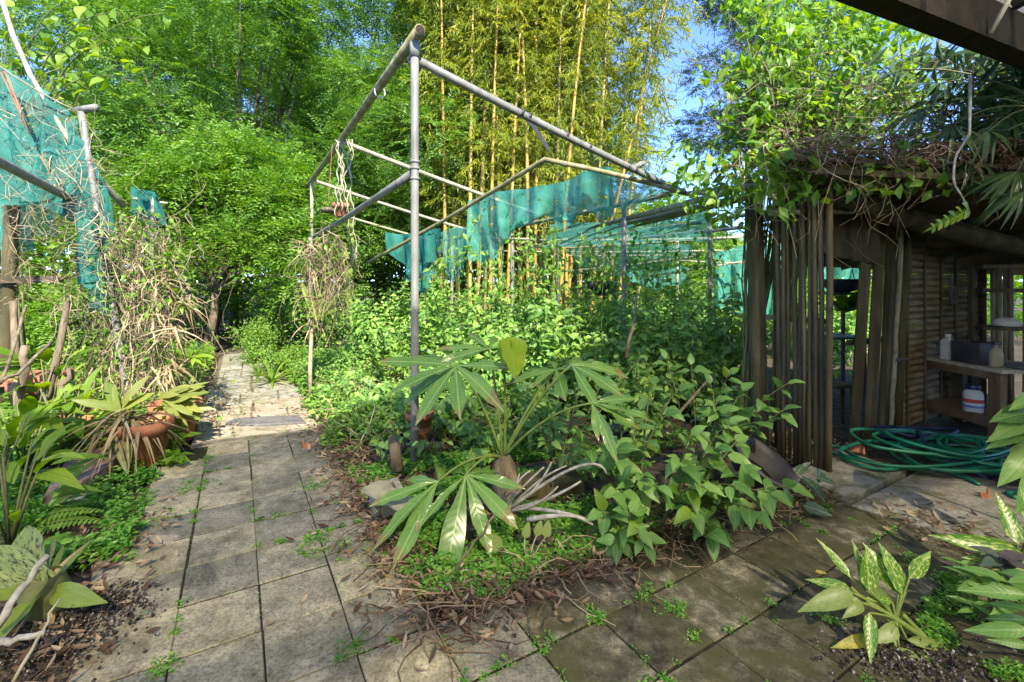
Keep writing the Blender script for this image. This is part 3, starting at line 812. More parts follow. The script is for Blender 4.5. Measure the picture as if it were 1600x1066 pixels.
for i, (t, ln) in enumerate(((0.06, 3.12), (2.84, 3.1), (5.5, 3.1), (8.0, 3.1))):
    p = at_frame(t, -0.02, 3.20 if i == 0 else 3.27); q = p + B * ln + V(0, 0, SL * ln)
    pipe(p, q, 0.034 if i == 0 else 0.030, M['pipe'] if i == 0 else M['pale_post'], fr, 'rafter', 8, 0.02)
# eave pipe, its posts
E0 = at_frame(0.06, 3.05, 2.45)
pipe(E0 + A * -0.1, E0 + A * 8.4, 0.032, M['pipe_moss'], fr, 'eave_pipe', 8, 0.03)
for t in (0.82, 3.6, 6.3):
    pipe(E0 + A * t + V(0, 0, -2.55), E0 + A * t, 0.030, M['pipe'], fr, 'pole')
# coupling stub and black ties on the front rafter
p = at_frame(0.06, -0.02, 3.20)
for s_, rr in ((1.02, 0.04), (1.10, 0.039), (1.52, 0.038), (1.80, 0.038), (2.42, 0.037)):
    c = p + B * s_ + V(0, 0, SL * s_ - 0.01)
    dd = nrm(B + V(0, 0, SL)) * 0.014
    MB().tube([c - dd, c + dd], [rr, rr], 12).build('tie', M['clamp'], fr, True)
c = p + B * 2.45 + V(0, 0, SL * 2.45 + 0.03)
MB().tube([c - B * 0.06 - V(0, 0, 0.02), c + B * 0.10 + V(0, 0, 0.055)], [0.03, 0.03], 12).build('pipe_stub', M['pipe'], fr, True)
# black strap dangling off the rafter
c = p + B * 1.06 + V(0, 0, SL * 1.06 - 0.03)
st = resample(bez(c, c + B * 0.06 + V(0, 0, -0.02), c + B * 0.27 + V(0, 0, -0.27)), 8)
sv = []; 
for q in st: sv += [q + V(0.0, -0.006, 0.038), q + V(0, -0.006, -0.022), q + V(0, 0.006, -0.022), q + V(0, 0.006, 0.038)]
sf = [(i * 4 + j, i * 4 + (j + 1) % 4, (i + 1) * 4 + (j + 1) % 4, (i + 1) * 4 + j) for i in range(7) for j in range(4)] + [(3, 2, 1, 0), (28, 29, 30, 31)]
sb_ = MB(); sb_.add(sv, sf); sb_.build('strap', M['clamp'], fr)
# tie ring on the ridge pipe
th = np.linspace(0, 2 * math.pi, 14)
c = at_frame(1.05, 0.01, 3.30)
MB().tube(np.stack([c[0] + 0.05 * np.cos(th) * B[0], c[1] + 0.05 * np.cos(th) * B[1], c[2] - 0.02 + 0.055 * np.sin(th)], 1), 0.007, 6).build('wire_ring', M['white_plastic'], fr, True)

# ------------------------------------------------------------------ cream pvc hoop in front of the eave
hp = thing('pvc_hoop', 'cream mossy pvc pipe bent over an elbow under the front rafter', 'pipe', P(850, 300, 5.05) * V(1, 1, 0))
el = P(852, 249, 5.0)
seg1 = np.concatenate([sagline(P(575, 410, 8.0), el + (P(575, 410, 8.0) - el) * 0.03, 0.03, 7), [el], sagline(el + (P(1078, 304, 5.02) - el) * 0.06, P(1078, 304, 5.02), -0.02, 5)])
MB().tube(seg1, 0.027, 12).build('bent_pipe', M['pipe_old'], hp, True)
for f_ in (0.12, 0.9):
    q = el + (P(1078, 304, 5.02) - el) * f_; q2 = el + (P(1078, 304, 5.02) - el) * (f_ + 0.03)
    MB().tube([q, q2], [0.031, 0.031], 12).build('coupling', M['pipe_moss'], hp, True)

# ------------------------------------------------------------------ low flat trellis of pipes behind
tr = thing('pipe_trellis', 'low flat rack of parallel mossy pipes running back beside the shed', 'trellis', V(1.8, 7.0, 0))
ZT = 2.30
def PZ(px, py, z=ZT):
    Y = F * (z - H) / (HY - py); return P(px, py, Y)
for (a_, b_, r_, m_) in (((1242, 289), (835, 384), 0.036, 'pipe_old'), ((1115, 303), (840, 372), 0.034, 'pipe_moss'), ((1100, 318), (820, 380), 0.030, 'pipe'),
                     ((1150, 335), (800, 388), 0.028, 'pipe_moss'), ((1165, 352), (780, 391), 0.030, 'pipe'), ((1185, 366), (760, 394), 0.028, 'pipe_old')):
    p = PZ(*a_); q = PZ(*b_); u_ = nrm(q - p); q = p + u_ * min(7.5, np.linalg.norm(q - p)); p = p - u_ * (0.0 if a_[0] > 1200 else 0.9 + (a_[1] - 303) * 0.02)
    pipe(p, q, r_, M[m_], tr, 'pipe', 7, 0.04)
for px, Yp, mm in ((1109, 6.4, 'pipe'), (872, 9.6, 'pipe'), (771, 10.2, 'pipe'), (757, 11.4, 'pale_post'), (1058, 9.0, 'pale_post'), (801, 11.0, 'pale_post'), (1180, 8.2, 'pale_post')):
    b_ = P(px, 440, Yp); pipe(V(b_[0], b_[1], -0.05), V(b_[0], b_[1], ZT + 0.02), 0.028, M[mm], tr, 'pole')
for py, Yq in ((392, 11.6), (398, 12.4), (372, 9.2)):
    p = P(760, py, Yq); q = P(1230, py - 4, Yq - 1.0); pipe(p, q, 0.024, M['pale_post'], tr, 'cross_pipe', 6, 0.06)
for (p_, q_) in (((870, 425, 8.5), (1090, 400, 8.2)), ((1010, 432, 8), (1215, 398, 7.6)), ((1010, 404, 8.4), (1215, 412, 8.3))):
    pipe(P(*p_), P(*q_), 0.014, M['pale_post'], tr, 'thin_pole', 8, 0.02)

# ------------------------------------------------------------------ nets
def net(name, label, top, bot, mat, nu=26, nv=12, amp=0.05, sag=0.0, rag=0.05, group=None, seed=1):
    r = np.random.default_rng(seed)
    T = resample([P(*q) for q in top], nu); Bt = resample([P(*q) for q in bot], nu)
    ph = r.uniform(0, 6.28, 6); u = np.linspace(0, 1, nu)
    Bt = Bt + np.stack([rag * 0.4 * np.sin(u * 17 + ph[3]), 0 * u, rag * (np.sin(u * 23 + ph[0]) * 0.6 + np.sin(u * 51 + ph[1]) * 0.5 - 1.6 * np.clip(np.sin(u * 13 + ph[3]), 0.6, 1) + r.normal(0, 0.25, nu))], 1)
    v = []
    for j in range(nv):
        t = j / (nv - 1)
        row = T * (1 - t) + Bt * t
        fold = amp * (np.sin(u * 21 + ph[2] + t * 1.5) + 0.6 * np.sin(u * 43 + ph[4] - t * 3)) * (0.35 + 0.65 * t)
        row[:, 1] += fold; row[:, 2] -= sag * 4 * t * (1 - t) * (1 + 0.3 * np.sin(u * 9 + ph[5])); row[:, 0] += 0.5 * fold; row[:, 2] += 0.25 * fold * math.sin(t * 5) + 0.35 * amp * np.sin(u * 6 + t * 4 + ph[0])
        v.append(row)
    v = np.concatenate(v)
    f = np.array([(j * nu + i, j * nu + i + 1, (j + 1) * nu + i + 1, (j + 1) * nu + i) for j in range(nv - 1) for i in range(nu - 1)])
    org = V(v[:, 0].mean(), v[:, 1].mean(), v[:, 2].min())
    o = link(name, mesh_fast(name, v - org, f, mat, True), None, org)
    return tag(o, label, 'shade net', group)
net('shade_net', 'big torn teal shade net slung from the bent pvc pipe', [(732, 316, 6.6), (800, 298, 6.0), (870, 283, 5.6), (925, 262, 5.15), (955, 262, 5.02)], [(735, 402, 6.7), (775, 392, 6.5), (800, 345, 6.1), (880, 335, 5.7), (955, 318, 5.3)], M['net'], 64, 20, 0.085, 0.12, 0.08, seed=3)
net('shade_net', 'thin teal net corner pulled tight along the pvc pipe end', [(953, 262, 5.02), (975, 283, 5.0), (1000, 290, 5.02), (1062, 291, 5.2)], [(952, 318, 5.3), (975, 326, 5.5), (1000, 318, 5.6), (1045, 305, 5.5)], M['net_thin'], 16, 8, 0.02, 0, 0.02, seed=5)
net('shade_net', 'ragged dark teal net scrap hanging behind the grey pole', [(601, 365, 8.2), (625, 366, 8.3), (660, 358, 8.0), (692, 360, 7.8)], [(606, 385, 8.3), (628, 410, 8.3), (662, 462, 8.1), (690, 385, 7.9)], M['net_dark'], 18, 12, 0.08, 0, 0.06, seed=8)
net('shade_net', 'narrow teal net strip dangling left of the big torn net', [(690, 362, 7.0), (735, 352, 6.7)], [(700, 432, 7.0), (718, 430, 6.9)], M['net_thin'], 10, 10, 0.05, 0, 0.05, seed=9)
net('shade_net', 'faded see-through net lying flat over the low pipe rack', [(860, 352, 6.8), (960, 345, 6.4), (1090, 322, 5.6), (1115, 322, 5.5)], [(845, 378, 10), (940, 382, 9.6), (1040, 372, 8.8), (1108, 366, 8.0)], M['net_thin'], 24, 14, 0.06, 0.12, 0.05, seed=12)
net('shade_net', 'pale teal net sagging below the far end of the pipe rack', [(890, 388, 9.4), (950, 384, 9.2), (1080, 380, 8.8)], [(905, 418, 9.6), (960, 424, 9.4), (1085, 402, 9.0)], M['net_thin'], 20, 8, 0.06, 0.05, 0.05, seed=14)
net('shade_net', 'bright teal net hung upright as a screen left of the mossy post', [(1114, 392, 9.2), (1160, 386, 9.1), (1222, 380, 9.0)], [(1116, 478, 9.2), (1160, 484, 9.1), (1226, 492, 9.0)], M['net'], 20, 12, 0.10, 0, 0.05, seed=15)
net('shade_net', 'low grey-teal net slumped beyond the hanging basket', [(960, 425, 10.2), (1010, 420, 10.0), (1075, 418, 9.8)], [(975, 436, 10.2), (1020, 446, 10.0), (1070, 440, 9.8)], M['net_thin'], 14, 8, 0.1, 0, 0.05, seed=16)
net('shade_net', 'teal net seen through the doorway gap of the slat screen', [(1262, 398, 6.9), (1300, 402, 6.8), (1352, 412, 6.6)], [(1266, 446, 6.9), (1300, 452, 6.8), (1348, 444, 6.6)], M['net'], 16, 8, 0.08, 0, 0.03, seed=17)

# ------------------------------------------------------------------ left netted frame
lf = thing('netted_frame', 'grey pipe frame draped with green net beside the stone path', 'frame', V(-3.95, 4.6, 0))
tee = P(127, 172, 4.6)
pipe(V(-3.78, 4.6, -0.05), tee - V(0, 0, 0.02), 0.030, M['pipe'], lf, 'pole', 8, 0, 0.004)
MB().tube([tee + V(-0.06, 0.02, 0.005), tee + V(0.17, -0.02, 0.02)], [0.034, 0.033], 12).build('tee_pipe', M['pipe'], lf, True)
pipe(P(-60, 222, 3.0), P(112, 312, 4.5), 0.036, M['pipe'], lf, 'side_pipe', 6)
pipe(P(120, 242, 4.6), P(193, 322, 5.2), 0.032, M['pale_post'], lf, 'brace_pipe', 6)
pipe(tee + V(0, 0, -0.03), P(-60, 60, 4.0), 0.008, M['pale_post'], lf, 'rope', 6, 0.05)
pipe(P(-20, 455, 4.0) * V(1, 1, 0) + V(0, 0, -0.05), P(-20, 440, 4.0) + V(0, 0, 0.9), 0.03, M['pipe'], lf, 'pole')
MB().tube(sagline(P(5, 450, 4.7) * V(1, 1, 0), P(20, 300, 4.7), 0, 4), 0.055, 10, wob=0.06).build('wooden_post', M['wood_moss'], lf, True)
MB().bar(P(-30, 438, 4.6), P(95, 436, 4.75), 0.09, 0.07, jit=0.006).build('wooden_rail', M['wood_dark'], lf)
net('shade_net', 'large torn teal net draped over the left pipe frame', [(-40, 88, 4.3), (0, 100, 4.4), (60, 142, 4.5), (110, 180, 4.58), (128, 215, 4.55)], [(-40, 296, 4.2), (20, 294, 4.3), (70, 292, 4.35), (105, 330, 4.45), (160, 345, 4.6)], M['net_dark'], 54, 26, 0.11, 0.0, 0.08, seed=21)
net('shade_net', 'long ragged teal net tail hanging among the dead vines', [(112, 335, 4.4), (135, 328, 4.45), (160, 335, 4.6)], [(130, 425, 4.45), (150, 440, 4.5), (172, 480, 4.6)], M['net_dark'], 14, 16, 0.07, 0.0, 0.08, seed=22)
net('shade_net', 'dark net and wire panel under the left draped net', [(-40, 292, 4.8), (30, 296, 4.85), (85, 300, 4.9)], [(-40, 378, 4.8), (30, 372, 4.85), (88, 350, 4.9)], M['net_thin'], 18, 10, 0.06, 0.0, 0.06, seed=23)
net('shade_net', 'small green net bundle tied to a far thin pole', [(208, 296, 7.2), (225, 293, 7.2), (243, 305, 7.2)], [(212, 332, 7.3), (228, 342, 7.3), (250, 340, 7.3)], M['net_dark'], 12, 8, 0.12, 0.0, 0.06, seed=24)
fp = thing('thin_pole', 'thin pale pole with crossbar behind the dead vine mass', 'pole', P(238, 440, 7.2) * V(1, 1, 0))
pipe(P(238, 440, 7.2) * V(1, 1, 0), P(238, 308, 7.2), 0.022, M['pale_post'], fp, 'pole')
pipe(P(208, 310, 7.2), P(262, 318, 7.3), 0.020, M['pale_post'], fp, 'crossbar')
# ------------------------------------------------------------------ shed
def rz_(x, y): return 2.21 - 0.20 * (y - 3.4) - 0.05 * (x - 3.4)
shed = thing('shed', 'dark open garden shed of bamboo slats and reed mats under a low board roof', 'shed', V(3.2, 4.0, 0))
for i in range(6):
    y0, y1 = 3.26 + i * 0.47, 3.26 + (i + 1) * 0.47 + 0.05
    xl0, xl1 = 1.95 + i * 0.28, 6.9
    v = []
    for (x, y) in ((xl0, y0), (xl1, y0 - 0.1), (xl1, y1 - 0.1), (xl0 + 0.2, y1)):
        v.append((x, y, rz_(x, y) + 0.012 * (i % 2)))
    for (x, y) in ((xl0, y0), (xl1, y0 - 0.1), (xl1, y1 - 0.1), (xl0 + 0.2, y1)):
        v.append((x, y, rz_(x, y) + 0.03 + 0.012 * (i % 2)))
    m_ = MB(); m_.add(v, [(3, 2, 1, 0), (4, 5, 6, 7), (0, 1, 5, 4), (1, 2, 6, 5), (2, 3, 7, 6), (3, 0, 4, 7)])
    m_.build('roof_board', M['roof'], shed)
for i, x in enumerate(np.arange(2.5, 6.6, 0.8)):
    MB().bar(V(x, 3.24, rz_(x, 3.24) - 0.035), V(x + 0.05 * (min(5.9, 3.26 + (x - 1.95) / 0.6) - 3.24), min(5.9, 3.26 + (x - 1.95) / 0.6), rz_(x, min(5.9, 3.26 + (x - 1.95) / 0.6)) - 0.04), 0.045, 0.07, jit=0.004).build('rafter', M['wood_dark'], shed)
MB().tube(sagline(V(2.55, 3.62, 2.12), V(5.2, 4.55, 1.74), 0.02, 8), [0.085, 0.09, 0.09, 0.095, 0.09, 0.09, 0.085, 0.09], 14, wob=0.05).build('log_beam', M['wood_moss'], shed, True)
MB().bar(V(1.92, 3.24, 2.235), V(6.9, 3.14, 1.995), 0.025, 0.05, jit=0.006).build('fascia', M['wood_moss'], shed)
# posts
F1 = V(2.14, 3.96, 0)
MB().tube(sagline(F1 + V(0, 0, -0.05), F1 + V(-0.05, 0.02, 2.28), 0, 8, 0.006), 0.066, 12, wob=0.08).build('post', M['wood_moss'], shed, True)
MB().tube(sagline(V(2.30, 3.98, -0.05), V(2.28, 3.98, 2.2), 0, 6, 0.004), 0.03, 10, wob=0.05).build('post', M['wood_dark'], shed, True)
MB().tube(sagline(V(3.66, 4.40, -0.05), V(3.78, 4.42, 2.0), 0, 6, 0.004), 0.05, 10, wob=0.06).build('post', M['wood_moss'], shed, True)
MB().tube(sagline(V(5.72, 5.62, -0.05), V(5.72, 5.62, 1.72), 0, 4), 0.05, 10).build('post', M['wood_dark'], shed, True)
# screen of upright slats beside the doorway
S0 = V(2.33, 3.40, 0); S1 = V(2.12, 3.92, 0)
sdir = nrm(S1 - S0); sn = nrm(np.cross(sdir, V(0, 0, 1)))
for i in range(10):
    s = 0.0 + i * 0.043 + R.uniform(-0.008, 0.008)
    c = S0 + sdir * s + sn * R.uniform(-0.015, 0.015)
    lean = V(R.uniform(-0.03, 0.005), R.uniform(-0.01, 0.01), 0)
    top = 2.12 + R.uniform(-0.10, 0.08)
    wd = R.uniform(0.016, 0.0225)
    if i in (3, 7): wd *= 0.7
    MB().tube(sagline(c + V(0, 0, -0.04), c + lean + V(0, 0, top), 0, 7, 0.003), [wd * (1.12 if q % 2 else 1.0) for q in range(7)], 7, wob=0.06).build('slat', M['slat'], shed, True)
for zz in (0.35, 1.15, 1.98):
    MB().bar(S0 + sn * 0.03 + V(0, 0, zz), S1 + sn * 0.03 + V(0, 0, zz), 0.02, 0.04, jit=0.003).build('slat_rail', M['wood_dark'], shed)
# second group of slats on the far door jamb
W0 = V(2.99, 4.06, 0); W1 = V(3.62, 4.40, 0)
for i in range(9):
    t = i / 8.5
    c = W0 * (1 - t) + W1 * t + V(R.uniform(-.01, .01), R.uniform(-.01, .01), 0)
    tp = c + V(0.16 - 0.06 * t, 0.03, 0)
    if i in (2, 5): continue
    MB().bar(c + V(0, 0, -0.04), V(tp[0], tp[1], rz_(tp[0], tp[1]) - 0.03), 0.05, 0.02, up=(0, -1, 0), jit=0.003).build('slat', M['slat'] if i % 2 else M['wood_moss'], shed)
MB().bar(W0 + V(0, 0.05, 0.9), W1 + V(0, 0.05, 0.9), 0.025, 0.05, jit=0.003).build('slat_rail', M['wood_dark'], shed)
# short hanging slat curtain above the doorway
for i in range(13):
    t = i / 12.0
    x = 2.62 + 0.62 * t; y = 3.96 + 0.14 * t
    MB().bar(V(x, y, rz_(x, y) - 0.06), V(x, y, 1.70 - 0.10 * t + R.uniform(-0.008, 0.008)), 0.046, 0.014, up=(0, -1, 0), jit=0.002).build('curtain_slat', M['wood_dark'], shed)
MB().tube(sagline(P(1203, 333, 3.5), P(1332, 331, 3.75), -0.005, 5), 0.022, 10).build('rail_pole', M['pipe_moss'], shed, True)
MB().tube([P(1076, 303, 5.0), P(1140, 296, 4.3), P(1200, 290, 3.75), P(1238, 288, 3.65), P(1252, 297, 3.65), P(1272, 316, 3.7)], [0.030, 0.034, 0.036, 0.038, 0.038, 0.034], 12).build('bent_pole', M['pale_post'], shed, True)
# white jointed conduit on the jamb
MB().tube(sagline(V(3.515, 4.28, 0.0), V(3.66, 4.32, 1.98), 0, 16, 0.003), [0.018 if i % 2 else 0.021 for i in range(16)], 10, wob=0.05).build('conduit', M['pale_post'], shed, True)
MB().tube([V(3.56, 4.27, 0.72), V(3.63, 4.22, 0.74)], [0.018, 0.016], 8).build('tap', M['metal_dark'], shed, True)
# reed mat wall
Wm0 = V(3.74, 4.46, 0); Wm1 = V(5.70, 5.62, 0)
nrow = 27
for i in range(nrow):
    z = 0.05 + i * 0.066
    if z > rz_(Wm0[0], Wm0[1]) - 0.1: break
    t1 = 1.0
    q = Wm1.copy()
    if z > rz_(Wm1[0], Wm1[1]) - 0.1:
        t1 = max(0.05, 1 - (z - (rz_(Wm1[0], Wm1[1]) - 0.1)) / 0.36); q = Wm0 + (Wm1 - Wm0) * t1
    m_ = MB(); m_.tube(sagline(Wm0 + V(0, 0, z), q + V(0, 0, z), 0.006, 7, 0.003), 0.0345, 7, wob=0.04)
    m_.build('reed', M['reed'], shed, True)
for t in np.linspace(0.04, 0.96, 6):
    c = Wm0 + (Wm1 - Wm0) * t + V(0.02, -0.035, 0)
    MB().bar(c, c + V(0, 0, rz_(c[0], c[1]) - 0.1), 0.02, 0.015, up=(0, -1, 0)).build('batten', M['wood_dark'], shed)
# end wall of upright pale reeds
e0 = V(5.80, 5.55, 0); ed = V(0.512, -0.859, 0)
for i in range(44):
    c = e0 + ed * (i * 0.052 + R.uniform(-0.006, 0.006))
    if i % 9 == 4: continue
    MB().tube(sagline(c, c + V(R.uniform(-.02, .02), 0, rz_(c[0], c[1]) - 0.08), 0, 3), 0.0262, 6).build('reed', M['reed_pale'], shed, True)

# ------------------------------------------------------------------ workbench, its shelves and what stands on them
bA = V(-0.05, 0.99875, 0); bB = V(0.99875, 0.05, 0)
b0 = V(4.28, 4.06, 0)                             # near front corner
def bp(a, b, z): return b0 + bA * a + bB * b + V(0, 0, z)
bench = thing('workbench', 'rough wooden workbench with lower shelf inside the dark shed', 'workbench', bp(0.4, 0.3, 0))
rb = np.stack([bA, bB, V(0, 0, 1)], axis=1)
MB().box(bp(0.45, 0.30, 0.665), (1.02, 0.66, 0.03), rb, 0.003).build('bench_top', M['reed_pale'], bench)
MB().box(bp(0.45, -0.01, 0.615), (0.92, 0.03, 0.07), rb, 0.003).build('front_rail', M['wood'], bench)
for a_, wd in ((0.02, 0.10), (0.86, 0.13)):
    for b_ in (0.02, 0.56):
        MB().box(bp(a_, b_, 0.295), (wd, 0.06, 0.66), rb, 0.004).build('leg', M['wood'], bench)
MB().box(bp(0.44, 0.02, 0.19), (0.74, 0.035, 0.09), rb, 0.003).build('shelf_rail', M['wood'], bench)
MB().box(bp(0.44, 0.30, 0.215), (0.76, 0.50, 0.02), rb, 0.003).build('lower_shelf', M['wood'], bench)

jug = thing('jug', 'white screw-top jug with red and blue label on the bench shelf', 'jug', bp(0.27, 0.07, 0.226))
jc = bp(0.27, 0.07, 0.226)
MB().lathe([(0.066, 0), (0.073, 0.008), (0.073, 0.165), (0.066, 0.19), (0.048, 0.205), (0.046, 0.212)], jc, 24, close=True).build('body', M['white_plastic'], jug, True)
MB().lathe([(0.050, 0.212), (0.052, 0.215), (0.052, 0.252), (0.046, 0.256)], jc, 24, close=True).build('cap', M['hose_blue'], jug, True)
MB().lathe([(0.0738, 0.045), (0.0742, 0.047), (0.0742, 0.135), (0.0738, 0.137)], jc, 24).build('label', M['label_pale'], jug, True)
MB().lathe([(0.0744, 0.092), (0.0748, 0.094), (0.0748, 0.125), (0.0744, 0.127)], jc, 24).build('label_band', M['label_red'], jug, True)
MB().lathe([(0.0744, 0.047), (0.0748, 0.049), (0.0748, 0.066), (0.0744, 0.068)], jc, 24).build('label_band', M['label_blue'], jug, True)

zt = 0.68
ct = thing('carton', 'stained cream carton on the near-left end of the workbench', 'carton', bp(0.80, 0.07, zt))
MB().box(bp(0.80, 0.07, zt + 0.075), (0.13, 0.11, 0.15), rb @ rotz(0.2), 0.004).build('box_body', M['carton'], ct)
MB().box(bp(0.80, 0.03, zt + 0.155), (0.13, 0.05, 0.006), rb @ rotz(0.2) , 0.004).build('flap', M['carton'], ct)
bt = thing('bottle', 'tall square white bottle standing on the workbench', 'bottle', bp(0.50, 0.06, zt))
c = bp(0.50, 0.06, zt)
MB().lathe([(0.052, 0), (0.056, 0.006), (0.056, 0.17), (0.045, 0.195), (0.02, 0.205), (0.02, 0.225)], c, 4, rb @ rotz(math.pi / 4), close=True).build('body', M['white_plastic'], bt)
MB().lathe([(0.024, 0.222), (0.024, 0.25)], c, 16, close=True).build('cap', M['white_plastic'], bt, True)
cr = thing('crate', 'black plastic crate on the workbench beside the white bottle', 'crate', bp(0.30, 0.12, zt))
k_ = MB()
for (x, y, sx, sy) in ((0, -0.095, 0.26, 0.012), (0, 0.095, 0.26, 0.012), (-0.124, 0, 0.012, 0.178), (0.124, 0, 0.012, 0.178)):
    MB().box(bp(0.30 + x, 0.12 + y, zt + 0.10), (sx, sy, 0.20), rb).build('side', M['black_plastic'], cr)
MB().box(bp(0.30, 0.12, zt + 0.007), (0.236, 0.178, 0.012), rb).build('bottom', M['black_plastic'], cr)
tb = thing('bottle', 'tan spray bottle standing behind the black crate', 'bottle', bp(0.10, 0.10, zt))
c = bp(0.10, 0.10, zt)
MB().lathe([(0.045, 0), (0.048, 0.005), (0.048, 0.12), (0.03, 0.16), (0.014, 0.175), (0.014, 0.20)], c, 20, close=True).build('body', M['tan_plastic'], tb, True)
MB().box(c + V(-0.01, -0.015, 0.215), (0.03, 0.07, 0.03), rb).build('trigger', M['black_plastic'], tb)
fpot = thing('flower_pot', 'empty grey flower pot on the workbench against the reed mat', 'pot', bp(0.86, 0.26, zt))
MB().lathe([(0.055, 0), (0.058, 0.003), (0.078, 0.12), (0.084, 0.12), (0.084, 0.145), (0.076, 0.145), (0.070, 0.05)], bp(0.86, 0.26, zt), 22).build('body', M['metal_dark'], fpot, True)
tray = thing('tray', 'shallow round grey tray lying on the bench end', 'tray', bp(0.05, 0.25, zt))
MB().lathe([(0.12, 0), (0.125, 0.004), (0.14, 0.03), (0.136, 0.03), (0.118, 0.008)], bp(0.0, 0.26, zt), 26).build('dish', M['metal_dark'], tray, True)
MB().tube([bp(0.0, 0.26, zt + 0.03), bp(-0.09, 0.33, zt + 0.17)], [0.006, 0.006], 6).build('handle', M['pale_post'], tray, True)
# wall shelf at the back right
sh = thing('wall_shelf', 'dark wooden shelf unit against the pale reed end wall', 'shelf', V(5.35, 5.0, 0))
for z_, d__ in ((1.60, 0.0), (1.36, 0.0), (0.98, 0.0)):
    MB().bar(P(1525, 440, 4.75) * V(1, 1, 0) + V(0, 0, z_), V(5.75, 4.35, z_), 0.26, 0.035, jit=0.003).build('shelf_board', M['wood_dark'], sh)
for q in (P(1527, 440, 4.75) * V(1, 1, 0), V(5.70, 4.38, 0)):
    MB().bar(q + V(0, 0.05, -0.03), q + V(0, 0.05, 1.66), 0.05, 0.05).build('upright', M['wood_dark'], sh)
bw = thing('bowl', 'pale upturned bowl on the low shelf by the end wall', 'bowl', P(1545, 500, 4.7))
c = V(5.02, 4.68, 1.0)
bw.location = tuple(c); ORG[bw] = c
MB().lathe([(0.11, 0.0), (0.105, 0.03), (0.08, 0.065), (0.04, 0.082), (0.01, 0.085)], c, 24, close=True).build('shell', M['white_plastic'], bw, True)
# a hanging trowel/pan on the mat
pan = thing('pan', 'round dark pan hung on the reed mat wall', 'pan', P(1487, 470, 5.0))
c = P(1487, 462, 4.85)
rt = np.stack([nrm(Wm1 - Wm0), V(0, 0, 1), nrm(np.cross(nrm(Wm1 - Wm0), V(0, 0, 1)))], axis=1)
MB().lathe([(0.085, 0), (0.09, 0.003), (0.10, 0.03), (0.094, 0.03), (0.082, 0.008)], c, 24, rt).build('dish', M['metal_dark'], pan, True)
MB().bar(c + V(0, 0, 0.09), c + V(0, 0, 0.24), 0.018, 0.01, up=(0, -1, 0)).build('handle', M['metal_dark'], pan)

# ------------------------------------------------------------------ hoses
def hose(name, label, ctl, r, mat, step=6):
    ctl = np.asarray(ctl, float)
    # catmull-rom
    pts = []
    Pp = np.concatenate([[2 * ctl[0] - ctl[1]], ctl, [2 * ctl[-1] - ctl[-2]]])
    for i in range(1, len(Pp) - 2):
        for t in np.linspace(0, 1, step, endpoint=False):
            a, b, c, d = Pp[i - 1], Pp[i], Pp[i + 1], Pp[i + 2]
            pts.append(0.5 * (2 * b + (c - a) * t + (2 * a - 5 * b + 4 * c - d) * t * t + (3 * b - a - 3 * c + d) * t ** 3))
    pts.append(Pp[-2])
    o = MB().tube(np.array(pts), r, 8).build(name, mat, None, True)
    return tag(o, label, 'hose')
def slabz(p):
    a, b = inv_ab(p)
    return np.where((b > 10.7) & (b < 14) & (a < -0.7) & (a > -2.2), 0.045, np.where((b > 10.6) & (a <= -2.2) & (a > -4.9), 0.02, -0.02))
ctl = [G(1255, 700) + V(0, 0, 0.05), G(1310, 706) + V(0, 0, 0.04), G(1345, 730) + V(0, 0, 0.065), G(1400, 744) + V(0, 0, 0.065)]
cx, cy = 3.38, 3.66
for i in range(84):
    th = i * 2 * math.pi / 7.3 - 1.9
    rr = 0.36 + 0.15 * math.sin(i * 0.9) + 0.05 * math.sin(i * 2.3)
    mx = cx + 0.34 * math.sin(i * 0.155) + (0.30 if i > 30 else 0.0)
    my = cy + 0.05 * math.sin(i * 0.3)
    ctl.append(V(mx + rr * 1.15 * math.cos(th), my + rr * 0.72 * math.sin(th), 0.03 + 0.0018 * i + 0.025 * (1 + math.sin(i * 1.7))))
ctl += [V(3.9, 3.3, 0.05), V(3.55, 3.12, 0.03), V(3.34, 3.10, 0.03), V(3.30, 3.02, 0.03)]
hose('garden_hose', 'green garden hose heaped in loose coils on the slabs by the shed', ctl, 0.0135, M['hose_green'])
ctl = [G(1262, 712) + V(0, 0, 0.06), G(1300, 722) + V(0, 0, 0.07), G(1345, 742) + V(0, 0, 0.07), G(1390, 748) + V(0, 0, 0.068), G(1440, 738) + V(0, 0, 0.05), G(1500, 752) + V(0, 0, 0.04), G(1530, 764) + V(0, 0, 0.03)]
hose('garden_hose', 'single run of green hose curving across the pale slab', ctl, 0.0135, M['hose_green'])
ctl = []
for i in range(30):
    th = i * 2 * math.pi / 6.1
    rr = 0.17 + 0.07 * math.sin(i * 1.1)
    ctl.append(V(3.42 + 0.10 * math.sin(i * 0.35) + rr * 1.3 * math.cos(th), 3.98 + rr * 0.7 * math.sin(th), 0.09 + 0.003 * i + 0.025 * math.sin(i * 1.9)))
ctl += [V(3.3, 3.75, 0.24), V(3.22, 3.55, 0.17), V(3.3, 3.40, 0.10), V(3.38, 3.28, 0.05)]
hose('garden_hose', 'dark blue hose tangled on top of the green coils', ctl, 0.0115, M['hose_blue'])

